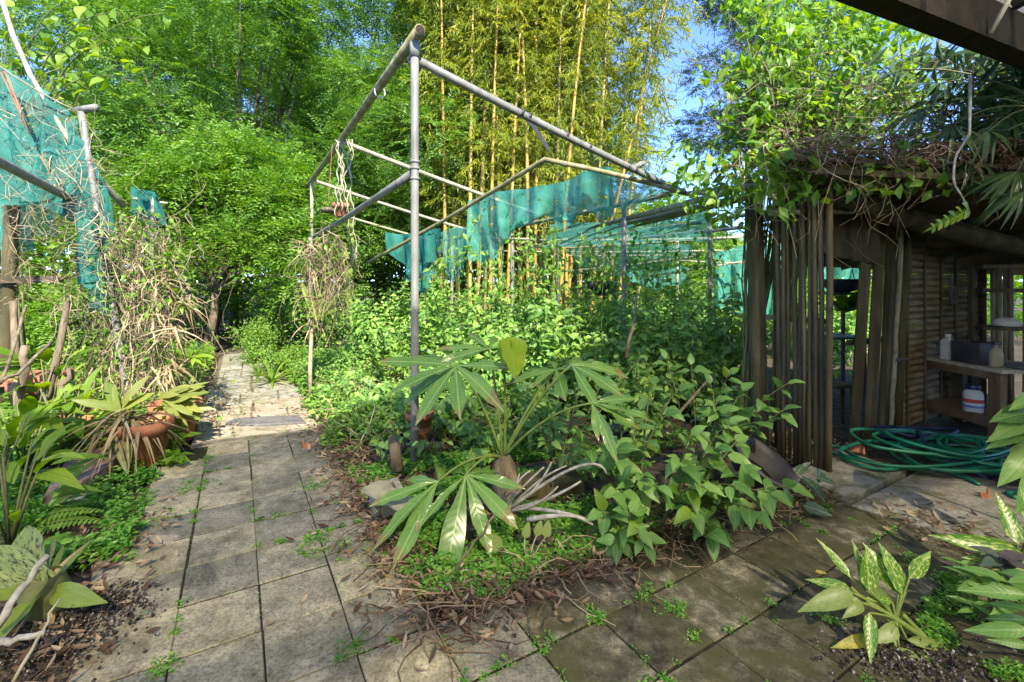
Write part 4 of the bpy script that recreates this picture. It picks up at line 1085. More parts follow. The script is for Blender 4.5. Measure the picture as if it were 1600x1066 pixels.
# ------------------------------------------------------------------ things seen through the doorway
ms = thing('plant_stand', 'grey slatted plant stand seen through the shed doorway', 'plant stand', P(1318, 440, 5.6) * V(1, 1, 0))
c0 = P(1296, 440, 5.6) * V(1, 1, 0)
for z_ in (1.30, 0.76):
    for i in range(5):
        MB().bar(c0 + V(0, 0.09 * i, z_), c0 + V(0.46, 0.09 * i + 0.05, z_), 0.06, 0.03, jit=0.002).build('shelf_slat', M['metal_dark'], ms)
for (x, y) in ((0, 0), (0.46, 0.05), (0, 0.36), (0.46, 0.41)):
    MB().bar(c0 + V(x, y, -0.03), c0 + V(x, y, 1.30), 0.035, 0.035).build('leg', M['metal_dark'], ms)
stl = thing('stool', 'low dark wooden stool in the gap behind the slats', 'stool', P(1308, 440, 4.7) * V(1, 1, 0))
c0 = P(1308, 440, 4.7) * V(1, 1, 0)
MB().box(c0 + V(0, 0, 0.40), (0.30, 0.22, 0.03), rotz(0.3), 0.003).build('seat', M['wood_dark'], stl)
for (x, y) in ((-0.11, -0.07), (0.11, -0.05), (-0.11, 0.07), (0.11, 0.08)):
    MB().bar(c0 + V(x * 1.1, y * 1.1, -0.03), c0 + V(x, y, 0.39), 0.025, 0.025).build('leg', M['wood_dark'], stl)
def bowl(name, label, c, r, hgt, hang, mat):
    t = thing(name, label, 'hanging basket', c)
    MB().lathe([(r * 0.25, 0), (r * 0.6, hgt * 0.15), (r * 0.9, hgt * 0.55), (r, hgt), (r * 0.95, hgt), (r * 0.85, hgt * 0.6), (r * 0.5, hgt * 0.25)], c, 22).build('bowl', mat, t, True)
    for k in range(3):
        th = k * 2.094 + 0.4
        MB().tube([c + V(r * math.cos(th), r * math.sin(th), hgt), c + V(0, 0, hgt + hang)], 0.004, 5).build('wire', M['metal_dark'], t)
    return t
hb1 = bowl('hanging_basket', 'shallow black basket hanging before the green net beyond the doorway', P(1316, 457, 5.9), 0.25, 0.17, 0.65, M['black_plastic'])
hb2 = bowl('hanging_basket', 'black basket with spiky bromeliad hanging under the pipe rack', P(940, 462, 7.0), 0.24, 0.22, 0.85, M['black_plastic'])

bs_n = thing('basin', 'shallow teal basin on the ground beyond the mossy post', 'basin', G(1140, 602))
MB().lathe([(0.16, 0), (0.17, 0.006), (0.23, 0.09), (0.25, 0.095), (0.22, 0.092), (0.15, 0.02)], G(1140, 604), 28).build('body', M['hose_green'], bs_n, True)
# round black tub and other pieces by the post
tub = thing('tub', 'tilted black plastic tub behind the front leafy shrub', 'tub', P(1186, 735, 3.05))
ax = nrm(V(0.40, -0.38, 0.83)); ux = nrm(np.cross(ax, V(0, 1, 0))); vy = np.cross(ax, ux)
tc_ = P(1186, 732, 3.05)
MB().lathe([(0.15, -0.07), (0.155, -0.065), (0.195, 0.06), (0.215, 0.06), (0.215, 0.08), (0.192, 0.08), (0.17, 0.03), (0.14, -0.045)], tc_, 32, np.stack([ux, vy, ax], 1)).build('body', M['black_plastic'], tub, True)
def shard(label, c, r, yaw, tilt, z=0.0):
    o = MB(); n = 9; v = []
    for j, (rr, zz) in enumerate(((r, 0), (r * 1.15, r * 0.9))):
        for i in range(n):
            th = -0.75 + 1.5 * i / (n - 1)
            zz_ = zz + (R.uniform(-0.02, 0.02) if j else 0)
            v.append((rr * math.cos(th), rr * math.sin(th), zz_)); v.append((rr * 0.88 * math.cos(th), rr * 0.88 * math.sin(th), zz_))
    f = []
    for i in range(n - 1):
        a0, a1 = i * 2, i * 2 + 2; u0, u1 = 2 * n + i * 2, 2 * n + i * 2 + 2
        f += [(a0, a1, u1, u0), (a0 + 1, u0 + 1, u1 + 1, a1 + 1), (u0, u1, u1 + 1, u0 + 1), (a0, a0 + 1, a1 + 1, a1)]
    f += [(0, 2 * n, 2 * n + 1, 1), (2 * n - 2, 2 * n - 1, 4 * n - 1, 4 * n - 2)]
    v = np.array(v); ca, sa = math.cos(tilt), math.sin(tilt)
    v = v @ np.array([[ca, 0, -sa], [0, 1, 0], [sa, 0, ca]]).T @ rotz(yaw).T
    v = v - V(0, 0, v[:, 2].min()); cc = np.asarray(c) + V(0, 0, z - 0.01)
    o.add(v + cc, f)
    return tag(o.build('pot_shard', M['terracotta'], None), label, 'pot shard', 'broken terracotta pieces')
shard('broken terracotta piece at the end of the hose coils', G(1527, 776), 0.07, -1.2, 0.3)
shard('small terracotta chip lying on the mossy paver edge', G(865, 934), 0.025, -1.0, 1.2)
shard('terracotta fragment standing beside the far path edge', G(484, 697), 0.06, -1.6, 0.1)
shard('terracotta fragment half under leaves by the stone slab', G(516, 652), 0.07, -1.4, 0.6)
shard('terracotta fragment among litter below the door jamb', G(1338, 706), 0.08, -2.0, 0.9)
shard('tiny terracotta chip under the front shrub leaves', G(1024, 886), 0.025, -1.3, 1.0)

# ragged thatch along the shed eave
m = 1100
x = R.uniform(1.9, 5.2, m); y = 3.24 + R.uniform(-0.10, 0.25, m)
p = np.stack([x, y, np.array([rz_(a, b) for a, b in zip(x, y)]) + 0.05 + R.uniform(0, 0.10, m)], 1)
q = p + np.stack([R.normal(0, 0.20, m), -R.uniform(0.02, 0.12, m), -R.uniform(-0.05, 0.20, m)], 1)
strands('thatch', p, q, R.uniform(0.002, 0.007, m), L_dry, shed, 6, -0.02, 0.03, kind='stuff')
# ------------------------------------------------------------------ trees of the background
def copy_tree(o, loc, rot, label, group=None, scale=1.0):
    c = o.copy(); COL.objects.link(c); c.location = tuple(loc); c.rotation_euler = (0, 0, rot); c.scale = (scale,) * 3
    c["label"] = label
    if group: c["group"] = group
    for ch in [x for x in bpy.data.objects if x.parent == o]:
        d = ch.copy(); COL.objects.link(d); d.parent = c
        for g in [x for x in bpy.data.objects if x.parent == ch]:
            e = g.copy(); COL.objects.link(e); e.parent = d
    return c

def limbs(t, base, lobes, r0, mat, fork=0.35):
    base = np.asarray(base, float)
    cs = np.array([l[0] for l in lobes])
    zf = base[2] + (cs[:, 2].min() - base[2]) * 0.8
    mid = base * 0.6 + cs.mean(0) * 0.4; mid[2] = max(zf, base[2] + 0.5)
    tr_ = bez(base - V(0, 0, 0.06), base * 0.5 + mid * 0.5 + V(0.15, 0.0, 0), mid, 9)
    MB().tube(tr_, np.linspace(r0, r0 * 0.6, 9), 10, wob=0.08).build('trunk', mat, t, True)
    m_ = MB()
    for c in cs:
        q = bez(mid, (mid + c) / 2 + V(R.normal(0, .2), R.normal(0, .2), 0.3), c, 7)
        m_.tube(q, np.linspace(r0 * 0.38, r0 * 0.06, 7), 6, wob=0.1)
    m_.build('limbs', mat, t, True)

def feather_tree(name, label, base, lobes, nspray, slen, nl, L, mat, r0=0.2, group=None, shell=0.5, W=None, droop=0.12, flat=0.45, curl=0.10):
    t = thing(name, label, 'tree', base, group)
    limbs(t, base, lobes, r0, M['bark'])
    p, o = lobes_points(lobes, nspray, shell)
    lp, ld, ln, ti = sprays(p, o, nl, slen, L, droop, flat, 0.32, 1.0, curl)
    LL = L * R.uniform(0.7, 1.25, len(lp))
    cloud('crown', lp, ld, ln, LL, mat, t, RHOMB, W=LL * 0.8, tint=ti)
    return t

base = V(-8.2, 13.6, 0)
lob = []
rr_ = np.random.default_rng(4)
for i in range(40):
    th = rr_.uniform(0, 6.28); rad = 3.9 * math.sqrt(rr_.random()); z = rr_.uniform(1.8, 10.2)
    s = rr_.uniform(0.8, 1.45)
    lob.append((base + V(rad * math.cos(th) * 1.15, rad * math.sin(th), z), V(s * 1.25, s * 1.1, s * 0.62)))
tA = feather_tree('feathery_tree', 'tall feathery-leaved tree behind the path end', base, lob, 13000, 0.62, 18, 0.092, L_feather, 0.20)
copy_tree(tA, V(-2.9, 15.2, 0), 2.3, 'tall feathery-leaved tree between path tree and bamboo')
copy_tree(tA, V(-14.0, 12.6, 0), 4.4, 'tall feathery-leaved tree above the left netted frame')
copy_tree(tA, V(-9.5, 19.5, 0), 1.1, 'hindmost feathery tree seen through gaps in the tall ones', scale=1.15)

copy_tree(tA, V(-5.2, 18.8, 0), 3.4, 'tall feathery tree filling the gap behind the grey pole', scale=1.2)
copy_tree(tA, V(0.6, 20.5, 0), 5.3, 'tall feathery tree standing far behind the bamboo', scale=1.1)
# lime shrub tree by the path
base = V(-6.3, 9.4, 0)
lob = []
for i in range(38):
    u, w_ = rr_.uniform(-1, 1), rr_.random()
    x = -5.6 + 1.75 * u; z = 1.5 + 2.9 * w_ * (1 - 0.35 * abs(u)) ; s = rr_.uniform(0.16, 0.5)
    lob.append((V(x, 9.0 + rr_.uniform(-0.6, 0.6), z), V(s * 1.3, s, s * 0.75)))
feather_tree('lime_tree', 'bushy lime green small tree at the bend of the path', base, lob, 3600, 0.55, 12, 0.09, L_lime, 0.10, shell=0.1, droop=-0.25, flat=0.9, curl=0.35)
# far end shade trees closing the path
base = V(-7.8, 12.0, 0)
lob = [(V(-8.3, 12.2, 1.6), V(1.3, 0.9, 1.3)), (V(-6.6, 12.4, 1.5), V(1.2, 0.8, 1.2)), (V(-5.0, 11.8, 1.4), V(1.2, 0.9, 1.2)), (V(-9.8, 11.5, 1.5), V(1.2, 1.0, 1.3))]
feather_tree('dark_shrub', 'dark leafy bush closing the shaded end of the path', base, lob, 3000, 0.35, 10, 0.09, L_mid, 0.08)
# bank of greenery behind bamboo
base = V(0.6, 17.0, 0)
lob = []
for i in range(36):
    x = rr_.uniform(-3.5, 9.0); zmax = 8.8 if x < 3.2 else 3.4
    s = rr_.uniform(0.9, 1.5)
    lob.append((V(x, rr_.uniform(15.5, 18.5), rr_.uniform(0.8, zmax)), V(s * 1.2, s, s * 0.75)))
feather_tree('broad_tree', 'mid green broad tree standing behind the yellow bamboo', base, lob, 9500, 0.45, 12, 0.12, L_mid, 0.2)
# dark tree at the right of the sky gap
base = V(9.3, 16.0, 0)
lob = []
for i in range(22):
    th = rr_.uniform(0, 6.28); rad = 2.9 * math.sqrt(rr_.random()); z = rr_.uniform(6.0, 11.5); s = rr_.uniform(0.7, 1.15)
    lob.append((V(8.6 + rad * math.cos(th), 16 + rad * math.sin(th), z), V(s * 1.1, s, s * 0.7)))
feather_tree('dark_tree', 'dark bluish small-leaved tree right of the open sky', base, lob, 5200, 0.4, 14, 0.085, L_blue, 0.2)
# hedge right behind
base = V(7.5, 12.0, 0)
lob = [(V(x, rr_.uniform(11.2, 12.8), rr_.uniform(0.6, 1.7)), V(1.0, 0.8, 0.8)) for x in np.linspace(4.2, 12.0, 12)]
feather_tree('low_tree', 'pale green low bushy tree beyond the upright teal net', base, lob, 3600, 0.35, 12, 0.10, L_lime, 0.08)
base = V(-10.5, 7.6, 0)
lob = [(V(-9.2, 7.6, 1.2), V(1.1, 0.8, 1.0)), (V(-8.0, 7.9, 1.6), V(1.0, 0.8, 1.0)), (V(-10.6, 7.2, 2.0), V(1.2, 0.9, 1.3)), (V(-7.4, 8.4, 0.9), V(0.8, 0.7, 0.8)), (V(-6.7, 7.2, 0.7), V(0.7, 0.6, 0.7)), (V(-9.4, 6.6, 3.1), V(1.1, 0.8, 0.9))]
feather_tree('lime_bush', 'sunlit lime bush behind the left netted frame', base, lob, 3600, 0.34, 12, 0.10, L_lime, 0.07)

# far wood that reads as one mass
m = 42000
th = R.uniform(-1.25, 1.25, m); rad = R.uniform(24, 30, m)
p = np.stack([rad * np.sin(th), rad * np.cos(th), R.random(m) ** 0.8 * (5.2 + 1.2 * np.sin(th * 9) + 0.8 * np.sin(th * 23))], 1)
fw = cloud('far_wood', p, rdir(m, -0.2), rdir(m, 0.6), R.uniform(0.25, 0.5, m), L_mid, None, RHOMB, kind='stuff')
tag(fw, 'hazy mass of distant trees behind everything', 'trees')

# ------------------------------------------------------------------ yellow bamboo
bam = thing('bamboo_clump', 'tall clump of yellow-stemmed bamboo behind the pipe frames', 'bamboo', V(1.0, 12.0, 0))
def bamboo_mat():
    m, nt, nd, lk, bs = nodes_of('bamboo_culm')
    oi = nd.new("ShaderNodeObjectInfo")
    c = ramp(nt, LS((0.13, 0.12, 0.035), (0.29, 0.19, 0.03), (0.37, 0.22, 0.028), (0.17, 0.16, 0.055), (0.40, 0.27, 0.05)), oi.outputs["Random"])
    n = noise_n(nt, 6, 4, 0.6, 'World', (3, 3, 0.4))
    c = mixc(nt, 1.0, c, ramp(nt, [(0.3, (0.6, 0.62, 0.5)), (0.65, (1.1, 1.1, 1.1))], n), 'MULTIPLY')
    lk.new(c, bs.inputs["Base Color"]); bs.inputs["Roughness"].default_value = 0.45
    return m
M['bamboo'] = bamboo_mat()
culms = [(690, 682, 12.6), (705, 712, 11.8), (718, 706, 12.4), (734, 735, 10.9), (744, 764, 11.1), (757, 758, 12.0), (771, 766, 12.8), (783, 775, 11.3), (800, 803, 11.6), (815, 804, 11.9),
         (833, 846, 11.5), (845, 838, 12.5), (864, 877, 11.2), (884, 890, 12.1), (905, 913, 11.8), (912, 1036, 11.4), (936, 955, 12.4), (960, 1022, 11.7), (880, 938, 12.6), (672, 690, 12.9), (652, 640, 13.1), (820, 770, 12.8), (895, 862, 12.9), (948, 985, 13.0), (728, 740, 13.2), (792, 826, 13.1), (856, 905, 13.3), (698, 690, 11.2), (765, 772, 10.8), (790, 812, 11.0), (825, 826, 11.0), (872, 900, 10.9), (925, 946, 11.6), (712, 725, 12.2), (850, 850, 12.0)]
bp_, bo_ = [], []
for (xb, xt, Yc) in culms:
    b_ = P(xb, 480, Yc); t_ = P(xt, 0, Yc); b_[2] = -0.05
    d_ = (t_ - b_); hgt = R.uniform(9.6, 11.5)
    nn = 30; zz = np.linspace(0, hgt, nn)
    bend = R.normal(0, 0.25); bend2 = R.uniform(-0.6, 0.3)
    pts_ = np.stack([b_[0] + d_[0] * zz / d_[2] + bend * (zz / hgt) ** 3, b_[1] + bend2 * (zz / hgt) ** 2.5, zz - 0.05], 1)
    r0 = R.uniform(0.040, 0.058)
    pp, rd = [], []
    for i in range(nn - 1):
        pp += [pts_[i], pts_[i] * 0.93 + pts_[i + 1] * 0.07]; rr = r0 * (1 - 0.55 * i / nn); rd += [rr * 1.16, rr]
    MB().tube(pp, rd, 8).build('culm', M['bamboo'], bam, True)
    for i in range(int(135 + 125 * (Yc < 12.7))):
        z = hgt * (0.25 + 0.75 * R.random() ** 0.62)
        j = z / hgt * (nn - 1); j0 = int(min(j, nn - 2)); q = pts_[j0] + (pts_[j0 + 1] - pts_[j0]) * (j - j0)
        a_ = R.uniform(0, 6.28); o_ = V(math.cos(a_), math.sin(a_) + (0.55 if R.random() < 0.8 else 0), 0.25)
        bp_.append(q + o_ * R.random() * 0.75); bo_.append(o_)
bp_ = np.array(bp_); bo_ = np.array(bo_)
lp, ld, ln, ti = sprays(bp_, bo_, 16, 0.55, 0.16, 0.55, jitter=0.5, spread=0.55)
LL = R.uniform(0.11, 0.20, len(lp))
ld = nrm(ld + V(0, 0, -0.35))
fol = cloud('foliage', lp, ld, ln, LL, L_bamboo, bam, NARROW, W=LL * 1.25, kind='stuff', tint=ti)
# twiggy side branches
i_ = R.choice(len(bp_), 1500)
strands('side_branches', bp_[i_] - bo_[i_] * 0.5, bp_[i_] + bo_[i_] * 0.35 - V(0, 0, 0.1), 0.006, L_stem, bam, 5, 0.02, 0.05, kind='stuff')

# ------------------------------------------------------------------ bed shrubs (middle ground)
S_mid = leaf_set('leaf', O_mid, 4, 'ovate', 4, 0.3, 0.25, 0.52, 0.2)
S_ov = leaf_set('leaf', O_ovate, 5, 'ovate', 6, 0.35, 0.28, 0.56, 0.3)
S_lime = leaf_set('leaf', O_lime, 4, 'ovate', 5, 0.35, 0.22, 0.55, 0.25)
S_dark = leaf_set('leaf', O_dark, 4, 'lance', 5, 0.35, 0.2, 0.28, 0.2)
T_ov = leaf_template('ovate', 2, 0.3, 0.3, 0.56, 0, 0, 0)

def shrub(name, label, base, h, spread, nstem, L, leafset, nobj, cmat, ncloud, group=None, cat='plant', stemmat=L_stem, lean=(0, 0), pair=0.10, z0=0.25):
    base = np.asarray(base, float)
    t = thing(name, label, cat, base, group)
    ps, qs = [], []
    cand = []
    for i in range(nstem):
        a_ = R.uniform(0, 6.28); rr = spread * math.sqrt(R.random())
        tip = base + V(rr * math.cos(a_) + lean[0], rr * math.sin(a_) + lean[1], h * R.uniform(0.55, 1.08) * (1 - 0.35 * (rr / spread) ** 2))
        root = base + V(R.normal(0, spread * 0.12), R.normal(0, spread * 0.12), -0.03)
        mid = (root + tip) / 2 + V(0, 0, h * 0.15)
        c = bez(root, mid, tip, 9)
        ps.append(c)
        ln_ = np.linalg.norm(tip - root); n = max(3, int(ln_ / pair))
        for k in range(n):
            u = z0 + (1 - z0) * (k + R.random() * 0.6) / n
            q = (1 - u) ** 2 * root + 2 * u * (1 - u) * mid + u * u * tip
            tg = nrm(2 * (1 - u) * (mid - root) + 2 * u * (tip - mid))
            a2 = R.uniform(0, 6.28); ref = nrm(np.cross(tg, V(math.cos(a2), math.sin(a2), 0.2)))
            for sg in (1, -1):
                d_ = nrm(ref * sg + tg * 0.35 + V(R.normal(0, .2), R.normal(0, .2), R.normal(0.0, 0.2)))
                cand.append((q, d_, L * R.uniform(0.6, 1.2) * (0.75 + 0.35 * math.sin(u * 3.0))))
    m_ = MB()
    for c in ps: m_.tube(c, np.linspace(0.006, 0.0025, 9) * (0.6 + h), 5)
    s_ = m_.build('stems', M['stem'], t, True)
    idx = R.permutation(len(cand))
    # leaves nearest the camera side and top become single leaves
    sc_ = np.array([-(c[0][1] - base[1]) + 0.6 * (c[0][2] - base[2]) for c in cand]) + R.normal(0, 0.15, len(cand))
    order = np.argsort(-sc_)
    for i in order[:nobj]:
        q, d_, l_ = cand[i]
        put_leaf(leafset, t, q, d_ + V(0, -0.15, -0.3), V(R.normal(0, .35), R.normal(-0.7, .35), 0.9), l_)
    rest = order[nobj:]
    P_, D_, N_, L_ = [cand[i][0] for i in rest], [cand[i][1] for i in rest], [], [cand[i][2] for i in rest]
    if ncloud:
        for _ in range(ncloud):
            c = ps[int(R.integers(len(ps)))]; u = R.uniform(z0, 1.0); q = c[int(u * 8)]
            P_.append(q + R.normal(0, spread * 0.16, 3)); D_.append(rdir(1)[0] * V(1, 1, 0.5)); L_.append(L * R.uniform(0.45, 0.95))
    if len(P_):
        P_ = np.array(P_); P_[:, 2] = np.maximum(P_[:, 2], 0.02)
        N_ = np.tile(V(0, -0.65, 0.9), (len(P_), 1)) + R.normal(0, 0.4, (len(P_), 3))
        cloud('foliage', P_, np.array(D_) + V(0, -0.1, -0.25), N_, np.array(L_), cmat, t, T_ov, kind='stuff')
    return t
M['stem'] = surf('plant_stem', [(0.3, (0.06, 0.075, 0.022)), (0.6, (0.13, 0.14, 0.05))], 12, 0.6, 50, 0.05, 0.002)

mids = [  # px, Y, h, spread, stems, L, nobj, ncloud
    (980, 4.6, 0.95, 0.50, 14, 0.105, 80, 300), (900, 5.0, 1.00, 0.5, 14, 0.10, 70, 320), (1060, 5.2, 1.00, 0.5, 14, 0.10, 70, 320), (840, 5.6, 0.98, 0.55, 14, 0.10, 60, 360),
    (960, 5.8, 1.20, 0.55, 15, 0.10, 60, 380), (1085, 6.2, 1.15, 0.6, 14, 0.10, 50, 400), (880, 6.6, 1.25, 0.6, 14, 0.10, 50, 420), (760, 6.0, 0.95, 0.55, 12, 0.10, 50, 380),
    (1000, 7.2, 1.35, 0.7, 14, 0.11, 30, 500), (1130, 7.4, 1.15, 0.7, 12, 0.11, 30, 460), (800, 7.2, 1.25, 0.7, 14, 0.11, 30, 520), (720, 6.8, 1.10, 0.6, 12, 0.10, 30, 460),
    (900, 8.4, 1.45, 0.8, 14, 0.12, 0, 700), (1050, 8.8, 1.2, 0.8, 14, 0.12, 0, 700), (720, 8.4, 1.5, 0.8, 14, 0.12, 0, 800), (820, 9.8, 1.7, 0.9, 14, 0.13, 0, 900),
    (620, 7.6, 0.9, 0.6, 12, 0.10, 20, 500), (590, 8.8, 1.5, 0.8, 12, 0.12, 0, 800), (650, 9.6, 1.8, 0.9, 12, 0.12, 0, 900), (560, 7.0, 0.7, 0.5, 12, 0.09, 20, 460),
    (950, 10.2, 1.4, 0.9, 12, 0.13, 0, 800), (1110, 10.0, 1.5, 0.9, 12, 0.13, 0, 800), (1000, 4.1, 0.75, 0.4, 12, 0.10, 80, 220), (1120, 4.5, 0.70, 0.4, 10, 0.10, 60, 200),
    (820, 4.7, 0.65, 0.4, 10, 0.09, 60, 260), (740, 5.1, 0.55, 0.4, 10, 0.085, 40, 300), (690, 5.6, 0.60, 0.4, 10, 0.085, 40, 300), (1280, 7.0, 0.9, 0.6, 10, 0.10, 20, 360), (1320, 8.2, 1.3, 0.8, 10, 0.11, 0, 600), (1240, 9.5, 1.4, 0.9, 10, 0.12, 0, 700)]
mids += [(700, 5.4, 1.0, 0.4, 10, 0.10, 50, 260), (760, 5.3, 1.25, 0.4, 10, 0.11, 60, 260), (840, 5.2, 1.35, 0.4, 10, 0.11, 70, 260), (920, 4.9, 1.25, 0.4, 11, 0.12, 80, 260), (1010, 5.0, 1.4, 0.4, 11, 0.12, 80, 260), (1080, 4.8, 1.15, 0.4, 10, 0.12, 80, 240), (1140, 5.4, 1.35, 0.45, 10, 0.11, 60, 300), (790, 6.4, 1.6, 0.45, 10, 0.11, 40, 380), (860, 6.0, 1.55, 0.45, 10, 0.11, 50, 380), (940, 6.6, 1.65, 0.5, 10, 0.11, 40, 400), (1040, 6.6, 1.6, 0.5, 10, 0.11, 40, 400), (680, 6.6, 1.45, 0.5, 10, 0.11, 30, 400), (640, 6.2, 1.0, 0.45, 10, 0.10, 40, 360), (1090, 7.2, 1.75, 0.5, 10, 0.12, 0, 500)]
WL = ['weed shrub just behind the umbrella-leaved plant', "leafy weed shrub under the big torn net's low edge", 'weed shrub in front of the first eave pole', 'weed shrub below the left end of the big torn net', 'tall weed shrub with the dead upright stem beside it', 'weed shrub between the eave pole and the dark trellis pole', 'tall weed shrub under the bent pvc pipe elbow', 'weed shrub below the narrow hanging net strip', 'tall weed shrub under the hanging black basket', 'weed shrub beside the dark trellis pole', 'tall weed shrub below the middle of the pipe rack', 'weed shrub under the ragged net scrap', 'tall weed shrub behind the hanging black basket', 'weed shrub before the upright teal screen net', 'tall weed shrub among the thin far poles', 'tall weed shrub at the foot of the yellow bamboo', 'low weed shrub left behind the grey pole', 'tall weed shrub between bromeliad post and ragged net scrap', 'very tall weed shrub behind the ragged net scrap', 'low weed shrub beside the bromeliad post', 'tall weed shrub under the far end of the pipe rack', 'tall weed shrub beside the low slumped net', 'low weed shrub touching the arching umbrella leaflets', 'low weed shrub left of the mossy shed post', 'low weed shrub left of the dead upright stem', 'low weed shrub right behind the grey pole', 'low weed shrub under the side pipe of the pergola', 'weed shrub in the gap behind the shed slats', 'tall weed shrub behind the grey plant stand', 'tall weed shrub beyond the shed doorway net', 'slim weed shrub right behind the grey pole', 'slim weed shrub under the narrow hanging net strip', 'slim weed shrub whose top touches the big torn net', 'pale-leaved weed shrub behind the folded young umbrella leaf', 'slim tall weed shrub left of the first eave pole', 'pale-leaved weed shrub below the first eave pole', 'slim weed shrub against the dark trellis pole', 'slim tall weed shrub under the pvc pipe slope', 'slim tall weed shrub reaching the pvc pipe elbow', 'slim tall weed shrub left of the hanging black basket', 'slim tall weed shrub right of the hanging black basket', 'slim tall weed shrub before the ragged net scrap', 'slim weed shrub between bromeliad post and grey pole', 'tallest weed shrub under the pipe rack']
for i, (px, Yp, h_, sp_, ns, L_, no, nc) in enumerate(mids):
    nc = int(nc * 1.5); L_ *= 1.12
    b_ = P(px, 440, Yp); b_[2] = 0.0
    shrub('weed_shrub', WL[i], b_, h_, sp_, ns, L_, S_mid if i % 3 else S_ov, no, L_lime if i % 3 == 0 else L_mid, nc, 'weed shrubs filling the overgrown bed')
for i, (px, Yp, h_, sp_, ns, L_, nc, lab) in enumerate((
    (400, 8.2, 0.95, 0.55, 16, 0.06, 2600, 'fine-leaved bright green bush right of the shaded path'), (440, 7.4, 0.55, 0.45, 14, 0.06, 1500, 'low fine-leaved bush in front of the taller one by the path'),
    (520, 6.6, 0.60, 0.45, 14, 0.08, 900, 'leafy plant beside the pale thin post'), (560, 6.0, 0.42, 0.4, 12, 0.07, 800, 'low leafy plant right of the pale thin post'),
    (505, 9.5, 1.5, 0.8, 14, 0.10, 1500, 'tall dark shrub behind the hanging dead plants'), (440, 10.2, 1.6, 0.8, 14, 0.10, 1500, 'tall shrub left of the hanging dead plants'),
    (610, 5.2, 0.35, 0.35, 10, 0.07, 700, 'low weed plant left of the grey pole foot'), (560, 4.9, 0.22, 0.3, 10, 0.06, 600, 'small weed plant by the path edge litter'))):
    b_ = P(px, 440, Yp); b_[2] = 0.0
    shrub('bush', lab, b_, h_, sp_, ns, L_, S_mid, 0, L_lime if i in (0, 1) else L_mid, nc)

# strap-leaved clump by the path
S_strap_lime = leaf_set('leaf', O_lime, 4, 'blade', 7, 0.65, 0.2, 0.10, 0.1)
def rosette(t, c, n, L, leafset, el0=0.2, el1=1.2, W=1.0, facing=None, name='leaf'):
    for i in range(n):
        a_ = i * 2.399 + R.uniform(-0.3, 0.3); e = el0 + (el1 - el0) * R.random()
        d_ = V(math.cos(a_) * math.cos(e), math.sin(a_) * math.cos(e), math.sin(e))
        if facing is not None: d_ = nrm(d_ + np.asarray(facing))
        put_leaf(leafset, t, np.asarray(c) + d_ * V(1, 1, 0) * 0.01, d_, V(0, 0, 1.0) - d_ * d_[2], L * R.uniform(0.7, 1.15), L * W, name)
for k, (px, py, n, L) in enumerate(((425, 598, 26, 0.50), (462, 590, 22, 0.42), (405, 588, 18, 0.36))):
    c = G(px, py)
    t = thing('spider_plant', ('arching lime strap-leaved clump at the right path edge', 'strap-leaved clump against the pale thin post', 'small strap-leaved clump nearest the shaded path')[k], 'plant', c)
    rosette(t, c, n, L, S_strap_lime, 0.5, 1.3)

# ------------------------------------------------------------------ top-left vine over the netted frame
vt = thing('climbing_vine', 'lime climbing vine reaching above the left netted frame', 'vine', V(-5.6, 5.2, 0))
m_ = MB()
tips = [(200, 95), (215, 130), (150, 60), (170, 20), (90, 30), (60, 70), (30, 20), (120, 110), (100, 5), (220, 60), (180, 160), (10, 60), (140, 140), (260, 20)]
root = V(-5.7, 5.3, 0)
for (px, py) in tips:
    Yt = R.uniform(4.9, 5.7); tip = P(px, py, Yt)
    c = bez(root + V(R.normal(0, .1), R.normal(0, .1), -0.03), V(-6.0, 5.3, 4.4), tip, 16)
    m_.tube(c, np.linspace(0.013, 0.004, 16), 5)
    for k in range(22):
        q = c[int(7 + 8.9 * R.random())] + R.normal(0, 0.07, 3)
        d_ = rdir(1)[0] + V(0.2, -0.2, -0.35)
        put_leaf(S_lime, vt, q, d_, V(R.normal(0, .4), -0.5 + R.normal(0, .4), 1.0), R.uniform(0.10, 0.19))
m_.build('stems', M['stem'], vt, True)
c = P(2, -10, 4.6); MB().tube(resample([P(0, -10, 4.5), P(22, 60, 4.5), P(50, 122, 4.5), P(120, 240, 4.55)], 9), [0.022] * 9, 8, wob=0.1).build('dead_stem', M['grey_branch'], vt, True)

